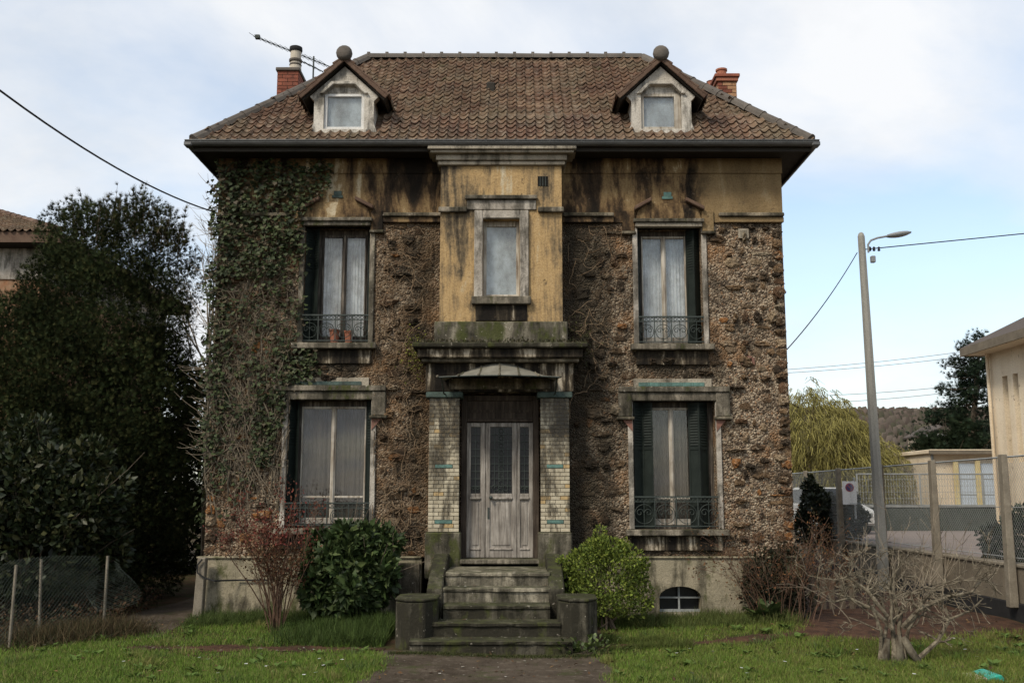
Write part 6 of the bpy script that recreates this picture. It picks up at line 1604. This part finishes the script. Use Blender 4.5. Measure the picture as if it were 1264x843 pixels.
for pts, den, th in ZONES:
    po = np.array(poly_px(pts)); lo, hi = po.min(0), po.max(0); area = (hi - lo).prod(); n_ = int(area * den)
    q = rng.uniform(lo - .0, hi, (n_, 2)); wobx = q[:, 0] + .12 * np.sin(q[:, 1] * 5) + rng.normal(0, .05, n_); kp = inside(wobx, q[:, 1] + rng.normal(0, .05, n_), [tuple(p) for p in po]); q = q[kp]; n_ = len(q)
    cl = .5 + .5 * np.sin(q[:, 0] * 6.1 + 1.3 * np.sin(q[:, 1] * 4)) * np.sin(q[:, 1] * 7.3); kp = rng.random(n_) < .35 + .65 * cl; q, cl = q[kp], cl[kp]; n_ = len(q)
    y = Y0 - .05 - th * (rng.random(n_) ** 1.5) * (.4 + .6 * cl)
    p = np.stack([q[:, 0], y, q[:, 1]], 1); yd = rng.normal([0, -.55, -.75], .38, (n_, 3)); nd = rng.normal([0, -1, .55], .38, (n_, 3))
    v, f, t = scatter(IVY_V, IVY_F, p, basis(yd, nd), rng.uniform(.04, .085, n_), tints(n_, [(.046, .064, .022), (.034, .048, .018), (.065, .078, .032), (.022, .030, .012), (.075, .06, .035)]))
    V_.append(v); F_.append(f + b); T_.append(t); b += len(v)
# leaves wrapping the corner onto the side wall
n_ = 1500; q = rng.uniform([Y0, 1.4], [Y0 + 2.4, 7.4], (n_, 2)); p = np.stack([XL - .04 - .2 * rng.random(n_) ** 1.6, q[:, 0], q[:, 1]], 1)
v, f, t = scatter(IVY_V, IVY_F, p, basis(rng.normal([-.5, -.2, -.7], .4, (n_, 3)), rng.normal([-1, -.3, .4], .4, (n_, 3))), rng.uniform(.05, .11, n_), tints(n_, [(.045, .06, .022), (.03, .04, .016)])); V_.append(v); F_.append(f + b); T_.append(t)
np_mesh('foliage', np.concatenate(V_), np.concatenate(F_), MT['ivyleaf'], iv, np.concatenate(T_))
m = MB(); random.seed(12)
for k in range(140):
    x = random.uniform(-4.95, -3.75); z = random.uniform(1.5, 3.4) if k % 3 else random.uniform(1.5, 5.5); p = [(x, Y0 - .03, z)]; r_ = random.uniform(.004, .013); L = random.uniform(.8, 3.2); n_ = int(L / .16); a = random.gauss(.0, .25)
    for i in range(n_):
        a += random.gauss(0, .22); a *= .93; x += math.sin(a) * .16; z += math.cos(a) * .16; x = max(x, -5.0)
        if z > 7.2 or x > -3.62: break
        p.append((x, Y0 - .04 - .07 * random.random(), z))
    if len(p) > 2: m.tube(p, [r_ * (1 - .6 * i / len(p)) for i in range(len(p))], 4, cap=False)
for k in range(90):   # tangled side runners
    x = random.uniform(-4.9, -3.9); z = random.uniform(2.0, 6.2); p = []; a = random.uniform(0, 6.28)
    for i in range(9): a += random.gauss(0, .5); x += math.cos(a) * .11; z += math.sin(a) * .11; p.append((min(max(x, -5.02), -3.65), Y0 - .06 - .1 * random.random(), z))
    m.tube(p, .004, 3, cap=False)
m.build('stems', MT['ivystem'], iv, kind='stuff')
# dead twigs bristling out past the corner
m = MB(); random.seed(15)
for k in range(230):
    z = random.uniform(2.4, 7.1); y = Y0 + random.uniform(-.05, 1.6); L = random.uniform(.25, .75); p = [(XL, y, z)]; d = Vector((-1, random.gauss(-.1, .4), random.gauss(-.1, .35))).normalized(); q = Vector(p[0])
    for i in range(6): d = (d + Vector((0, 0, .12)) + Vector((random.gauss(0, .08), random.gauss(0, .08), random.gauss(0, .08)))).normalized(); q = q + d * (L / 6); p.append(tuple(q))
    m.tube(p, [.006, .005, .005, .004, .004, .003, .002], 3, cap=False)
m.build('dead_twigs', MT['twig'], iv, kind='stuff')
# dry rootlets left on the wall between window and porch, and on the dark side of the bay
rt = empty('dead_creeper', (-1.8, Y0 - .05, .95)); tag(rt, 'dry brown creeper rootlets clinging to the rubble wall beside the porch', 'creeper')
m = MB(); random.seed(21)
for k in range(230):
    rgt = k % 5 == 0
    x = random.uniform(.95, 1.8) if rgt else random.uniform(-2.25, -1.4); z = random.uniform(1.0, 6.2) if not rgt else random.uniform(3.3, 6.3); p = []; a = random.uniform(0, 6.28)
    if rgt and z < 3.9 and x > 1.7: continue
    for i in range(9): a += random.gauss(0, .45); x += math.cos(a) * .07; z += math.sin(a) * .07; p.append((min(max(x, .95 if rgt else -2.26), 1.85 if rgt else -1.36), Y0 - .03 - .06 * random.random(), min(max(z, .97), 6.4)))
    m.tube(p, random.uniform(.003, .008), 3, cap=False)
m.build('rootlets', m_plain('dry_rootlets', (.13, .085, .05), (.19, .14, .09), .95, 10, .1, .3), rt, kind='stuff')
n_ = 700; q = np.concatenate([rng.normal(W(514, 437, Y0), [.13, .20], (350, 2)), rng.normal(W(712, 425, Y0), [.13, .2], (350, 2))])
p = np.stack([q[:, 0], Y0 - .08 - .22 * rng.random(n_), q[:, 1]], 1)
v, f, t = scatter(LEAF_V, LEAF_F, p, basis(rng.normal([0, -.5, -.3], .5, (n_, 3))), rng.uniform(.03, .06, n_), np.concatenate([tints(350, [(.16, .16, .03), (.10, .105, .022)]), tints(350, [(.05, .05, .018), (.03, .03, .014)])]))
np_mesh('moss', v, f, MT['leafmatt'], rt, t, kind='stuff')

# ---- bare tree behind the house corner, thin twigs against the sky
bt = empty('bare_tree', (-6.6, 21.5, -.1)); tag(bt, 'leafless thin-twigged tree between the yew and the house corner', 'tree')
m = MB(); random.seed(44); limb(m, (-6.4, 21.5, -.1), (0, 0, 1), .07, 5.6, 0, wob=.05)
for k in range(9): limb(m, (-6.4 + random.gauss(0, .1), 21.5, random.uniform(3.5, 5.2)), (random.gauss(.1, .35), random.gauss(0, .3), 1), .022, random.uniform(1.8, 2.9), 3, .4, 0, None, 6, .13, .5, (2, 4), .004)
m.build('branches', MT['twig'], bt)

# ------------------------------------------------------------------ old wire fence on the left
of = empty('wire_fence', (-6.5, 15, -.15)); tag(of, 'sagging old wire-mesh fence with thin leaning posts by the drive', 'fence')
fpts = [(-8.3, 13.2), (-7.0, 14.2), (-6.2, 15.5)]
tops = []
for (u0, v0, u1, v1, Y) in ((10, 812, 20, 697, 14.2), (127, 785, 133, 686, 15.5), (48, 790, 51, 690, 15.0)):
    (xa, za), (xb_, zb_) = W(u0, v0, Y), W(u1, v1, Y); m = MB(); m.tube([(xa, Y, za - .1), (xb_, Y, zb_)], .022, 6); m.build('post', MT['post'], of)
def sagf(x, y, z): return (x + .03 * math.sin(z * 9 + x * 4), y + .06 * math.sin(x * 5) + .03 * math.sin(z * 6), z - .05 * math.sin(x * 3 + 1) ** 2)
chain(of, (-8.3, 13.3), (-6.98, 14.25), -.1, 1.02, .06, .0026, MT['wiregreen'], sag=sagf)
chain(of, (-6.98, 14.25), (-6.2, 15.5), -.1, 1.05, .06, .0026, MT['wiregreen'], sag=sagf)
def crum(x, y, z): return (x + .12 * math.sin(z * 7 + x * 9), y + .18 * math.sin(x * 11 + z * 5), z - .10 * (1 + math.sin(x * 8)) * max(0, z))
chain(of, (-6.2, 15.5), (-5.75, 15.6), .25, 1.0, .05, .0020, MT['wiregreen'], sag=crum)
# leaf litter bank behind the fence
lt = []
n_ = 6000; x = rng.uniform(-9.5, -6.0, n_); y = rng.uniform(14.4, 18, n_); z = ground_z(x, y) + .02 + .35 * np.clip((y - 14.6) / 2, 0, 1) * rng.random(n_)
v, f, t = scatter(LEAF_V, LEAF_F, np.stack([x, y, z], 1), basis(rng.normal([0, 0, .3], .6, (n_, 3))), rng.uniform(.04, .09, n_), tints(n_, [(.06, .035, .02), (.09, .05, .025), (.04, .028, .016), (.035, .04, .018)]))
tag(np_mesh('leaf_litter', v, f, MT['leafmatt'], None, t), 'dead brown leaves and weeds heaped behind the old wire fence', 'leaves', kind='stuff')
# dry grass clump
dg = []
n_ = 5200; c0 = rng.choice(4, n_); cc = np.array([(-6.25, 14.75), (-5.95, 15.0), (-5.7, 15.2), (-6.6, 14.5)])[c0]; xy = cc + rng.normal(0, [.22, .18], (n_, 2)); z = ground_z(xy[:, 0], xy[:, 1])
d = rng.normal([0, -.15, .9], [.45, .4, .25], (n_, 3)); d[:, 2] = np.abs(d[:, 2])
GB_V = [(-.5, 0, 0), (.5, 0, 0), (.35, .55, .06), (-.35, .55, .06), (0, 1, .28)]
GB_F = [(0, 1, 2), (0, 2, 3), (3, 2, 4)]
def blades(pos, d, L, w, cols):
    n_ = len(pos); return scatter(GB_V, GB_F, pos, basis(d, np.stack([rng.normal(0, 1, n_), rng.normal(0, 1, n_), rng.normal(.0, .2, n_)], 1)), np.stack([w, L, L], 1), cols)
v, f, t = blades(np.column_stack([xy, z]), d, rng.uniform(.10, .34, n_), rng.uniform(.005, .012, n_), tints(n_, [(.10, .070, .035), (.15, .115, .06), (.055, .042, .024), (.05, .055, .022)]))
tag(np_mesh('dry_grass', v, f, MT['grass'], None, t), 'clump of dry brown grass and weeds at the end of the wire fence', 'grass', kind='stuff')

# concrete corner post with a loop of black cable
cp = empty('corner_post', (XL - .12, Y0 - .35, 0)); tag(cp, 'pale concrete post leaning on the plinth corner at the drive', 'post')
xa = WX(244, 760, Y0 - .3)
m = MB(); m.prism([(xa - .07, -.1), (xa + .08, -.1), (xa + .11, .93), (xa - .02, .93)], Y0 - .38, Y0 - .24); m.build('shaft', MT['post'], cp, bevel=.012)
pts = [W(250, 690, Y0 - .4), W(243, 697, Y0 - .45), W(243, 707, Y0 - .45), W(252, 713, Y0 - .42), W(265, 716.5, Y0 - .4), W(290, 717, Y0 - .35), W(330, 716, Y0 - .2)]
m = MB(); m.tube([(x, Y0 - .42 if i < 5 else Y0 - .16, z) for i, (x, z) in enumerate(pts)], .014, 5)
tag(m.build('hose', MT['cable']), 'black cable looped over the pale corner post and along the plinth', 'cable')

# ------------------------------------------------------------------ lawn
def lawn_ok(x, y):
    ok = np.ones(len(x), bool); wig = .12 * np.sin(y * 3.1) + .07 * np.sin(y * 9 + x * 3)
    e = rng.normal(0, .07, len(x))
    ok &= ~((x > -1.66 + wig * .6 + e) & (x < 1.17 + wig * .6 + e) & (y < 13.95))
    ok &= ~((x > -1.75) & (x < 1.3) & (y > 13.6))
    sm = np.where(x < -1, 14.05 + .1 * np.sin(x * 1.3), 14.25 + .28 * np.clip(x - 1.6, 0, 9) + .06 * np.sin(x * 2)); ok &= ~((np.abs(y - sm) < .13 + .07 * np.sin(x * 6) + np.abs(e)) & (x > -5.2) & (x < 4.7))
    ok &= ~((y > 16.55) & (x > XL - .1) & (x < XR + .1))
    ok &= ~((x > 4.2 + e * 2) & (x < 8) & (y > 14.75 + e * 2 + .2 * np.sin(x * 2) + .1 * np.clip(x - 5, 0, 3)))
    ok &= ~((x > -6.2 + e) & (x < -5.0 + e) & (y > 15.1 + e * 2)); ok &= x < 7.72
    ok &= ~((x < -6.0) & (y > 14.35 + (x + 7) * .9 + e * 2))
    return ok
def lawn(n_, x0, x1, y0, y1, L, cols, extra=None, w=(.005, .010)):
    x = rng.uniform(x0, x1, n_); y = rng.uniform(y0, y1, n_); k = lawn_ok(x, y)
    pat = .5 + .5 * np.sin(x * 2.3 + 1.7 * np.sin(y * 1.9)) * np.sin(y * 2.7 + x * .8); pat2 = .5 + .5 * np.sin(x * 7.1 + 2 * np.sin(y * 5)) * np.sin(y * 8.3)
    k &= rng.random(n_) < .45 + .35 * pat + .3 * pat2
    if extra is not None: k &= extra(x, y)
    x, y, pat, pat2 = x[k], y[k], pat[k], pat2[k]; n_ = len(x)
    d = rng.normal([0, 0, 1], [.42, .42, .2], (n_, 3)); d[:, 2] = np.abs(d[:, 2]) + .15
    LL_ = rng.uniform(L[0], L[1], n_) * (.6 + .5 * pat + .3 * pat2)
    c_ = tints(n_, cols, .22); yel = np.clip((x - .5) / 5, 0, 1)[:, None] * rng.random((n_, 1)); c_ = c_ * (1 - yel * .6) + np.array((.22, .20, .06)) * yel * .6
    return blades(np.stack([x, y, ground_z(x, y) - .004], 1), d, LL_, rng.uniform(w[0], w[1], n_), c_)
GC = [(.135, .225, .030), (.10, .175, .024), (.17, .25, .040), (.21, .215, .07)]
V_, F_, T_ = [], [], []; b = 0
for args in ((190000, -9, 7.8, 11.4, 13.4, (.04, .085), GC), (150000, -8, 7.8, 13.4, 16.6, (.04, .085), GC)):
    v, f, t = lawn(*args); V_.append(v); F_.append(f + b); T_.append(t); b += len(v)
# longer grass left of the steps and along the plinth
v, f, t = lawn(26000, -3.4, -1.7, 14.2, 15.9, (.12, .30), [(.06, .10, .022), (.085, .125, .03), (.045, .07, .018)], lambda x, y: rng.random(len(x)) < np.exp(-((x + 2.2) / .7) ** 2), (.006, .013)); V_.append(v); F_.append(f + b); T_.append(t); b += len(v)
v, f, t = lawn(30000, -5, 4.6, 15.6, 16.6, (.08, .2), [(.06, .09, .022), (.08, .11, .03)]); V_.append(v); F_.append(f + b); T_.append(t); b += len(v)
v, f, t = lawn(9000, 1.2, 2.4, 13.9, 14.6, (.07, .16), [(.07, .10, .022), (.10, .13, .03)]); V_.append(v); F_.append(f + b); T_.append(t); b += len(v)
for k in range(160):
    x0_, y0_ = random.uniform(-7, 7.5), random.uniform(11.6, 16.3)
    if not lawn_ok(np.array([x0_]), np.array([y0_]))[0]: continue
    n_ = random.randint(25, 70); s_ = random.uniform(.03, .09); x = rng.normal(x0_, s_, n_); y = rng.normal(y0_, s_, n_); d = np.stack([(x - x0_) * 6, (y - y0_) * 6, np.ones(n_)], 1) + rng.normal(0, .2, (n_, 3))
    v, f, t = blades(np.stack([x, y, ground_z(x, y)], 1), d, rng.uniform(.08, .17, n_), rng.uniform(.005, .010, n_), tints(n_, [[(.10, .17, .03), (.13, .20, .04)], [(.22, .21, .07), (.17, .18, .05)], [(.08, .13, .03), (.11, .15, .05)]][k % 3])); V_.append(v); F_.append(f + b); T_.append(t); b += len(v)
# moss and tufts at the foot of the bottom step, where the lawn mask leaves a gap
n_ = 5000; x = rng.uniform(-1.6, 1.15, n_); y = 13.62 - np.abs(rng.normal(0, .09, n_))
v, f, t = blades(np.stack([x, y, ground_z(x, y)], 1), rng.normal([0, -.2, .8], .4, (n_, 3)), rng.uniform(.02, .06, n_), rng.uniform(.006, .012, n_), tints(n_, [(.05, .065, .02), (.08, .085, .03)])); V_.append(v); F_.append(f + b); T_.append(t); b += len(v)
GRASS = 1
tag(np_mesh('grass', np.concatenate(V_), np.concatenate(F_), MT['grass'], None, np.concatenate(T_)), 'rough green lawn in front of the house', 'grass', kind='stuff')

# clover, dandelion rosettes and fallen leaves among the grass
wp_, wd_, ws_, wc_ = [], [], [], []
for k in range(420):
    x0_, y0_ = random.uniform(-7, 7.5), random.uniform(11.6, 16.4)
    if not lawn_ok(np.array([x0_]), np.array([y0_]))[0]: continue
    big_ = random.random() < .35
    for q in range(10 if big_ else 14):
        a = random.uniform(0, 6.28); r_ = random.uniform(0, .03 if big_ else .12); wp_.append((x0_ + r_ * math.cos(a), y0_ + r_ * math.sin(a), float(ground_z(x0_, y0_)) + random.uniform(.01, .05))); wd_.append((math.cos(a), math.sin(a), random.uniform(.1, .7))); ws_.append(random.uniform(.07, .12) if big_ else random.uniform(.02, .035)); wc_.append((.10, .16, .035) if big_ else random.choice(((.09, .15, .04), (.12, .18, .05))))
v, f, t = scatter(LEAF_V, LEAF_F, np.array(wp_), basis(np.array(wd_), np.tile((0, 0, 1.), (len(wp_), 1))), np.array(ws_), np.array(wc_))
tag(np_mesh('lawn_weeds', v, f, MT['leafmatt'], None, t), 'clover and dandelion leaves scattered through the front lawn', 'weeds', kind='stuff')
n_ = 700; x = rng.uniform(-6, 7.6, n_); y = rng.uniform(11.8, 16.5, n_); kp = (x < XL) | (x > XR) | (y < 16.4); x, y = x[kp], y[kp]; kp = ~((x > -1.7) & (x < 1.3) & (y > 13.6)); x, y = x[kp], y[kp]; n_ = len(x)
v, f, t = scatter(LEAF_V, LEAF_F, np.stack([x, y, ground_z(x, y) + rng.uniform(.01, .07, n_)], 1), basis(rng.normal([0, 0, .1], [1, 1, .3], (n_, 3)), rng.normal([0, 0, 1], .3, (n_, 3))), rng.uniform(.03, .07, n_), tints(n_, [(.12, .065, .03), (.18, .11, .05), (.09, .05, .028)]))
tag(np_mesh('fallen_leaves', v, f, MT['leafmatt'], None, t), 'dead brown leaves fallen on the lawn and earth paths', 'leaves', kind='stuff')
# daisies
m = MB()
for k in range(9): a = 2 * math.pi * k / 9; m.add([(0, 0, .055), (.02 * math.cos(a - .3), .02 * math.sin(a - .3), .058), (.022 * math.cos(a), .022 * math.sin(a), .06), (.02 * math.cos(a + .3), .02 * math.sin(a + .3), .058)], [(0, 1, 2, 3)])
me_d = m.mesh('daisy', MT['white'])
random.seed(3); cnt = 0
while cnt < 46:
    x = random.uniform(-6.5, 7.2); y = random.uniform(11.9, 14.9)
    if not lawn_ok(np.array([x]), np.array([y]))[0]: continue
    o = inst('daisy', me_d, None, (x, y, float(ground_z(x, y)) + .0), (random.uniform(-.4, .1), random.uniform(-.2, .2), 0)); tag(o, 'tiny white daisy flower dotting the front lawn', 'flower', 'daisies in the lawn'); cnt += 1
# pale chips, plaster crumbs and dead leaves on path and steps
n_ = 420; x = np.concatenate([rng.uniform(-1.6, 1.1, 170), rng.uniform(-5, -1.7, 110), rng.uniform(-1.3, .8, 140)]); y = np.concatenate([rng.uniform(11.9, 13.6, 170), rng.normal(14.05, .12, 110), np.zeros(140)]); z = ground_z(x, y) + .02
for i in range(280, 420): s_ = i % 5; y[i] = SY[s_] + random.uniform(.18, .33); z[i] = SZ[s_] + .012
CHV = [(-.5, -.4, 0), (.5, -.3, .05), (.35, .5, 0), (-.4, .35, .08), (0, 0, .14)]; CHF = [(0, 1, 4), (1, 2, 4), (2, 3, 4), (3, 0, 4)]
a = rng.uniform(0, 6.28, n_); rot = np.zeros((n_, 3, 3)); rot[:, 0, 0] = np.cos(a); rot[:, 0, 1] = -np.sin(a); rot[:, 1, 0] = np.sin(a); rot[:, 1, 1] = np.cos(a); rot[:, 2, 2] = 1
v, f, t = scatter(CHV, CHF, np.stack([x, y, z], 1), rot, rng.gamma(2, .008, n_) + .006, tints(n_, [(.10, .06, .035), (.07, .045, .03), (.33, .30, .25), (.14, .11, .08), (.45, .43, .38)], .2, [.35, .3, .12, .17, .06]))
tag(np_mesh('debris', v, f, MT['leafmatt'], None, t), 'pale plaster crumbs and dead leaves scattered on the path and steps', 'debris', kind='stuff')

# plastic thing lying in the grass at the bottom edge of the view
pt_ = empty('plastic_tray', (5.45, 12.3, -.15)); tag(pt_, 'turquoise and beige plastic tray lying in the lawn near the fruit tree', 'tray')
m = MB(); x0, x1 = WX(1172, 838, 12.25), WX(1224, 838, 12.25); zt_ = WZ(828, 12.25)
xm = x0 + (x1 - x0) * .58
m.prism([(x0, -.2), (xm, -.2), (xm, zt_ - .015), (x0 + .10, zt_ - .03), (x0, zt_ - .10)], 11.9, 12.3); m.build('tray', MT['beigeplastic'], pt_, bevel=.02)
m = MB(); m.prism([(xm + .002, -.2), (x1, -.2), (x1 + .01, zt_ - .06), (x1 - .05, zt_ + .02), (xm + .1, zt_ + .015), (xm + .002, zt_ - .015)], 11.88, 12.32); m.build('lid', MT['tealplastic'], pt_, bevel=.02)
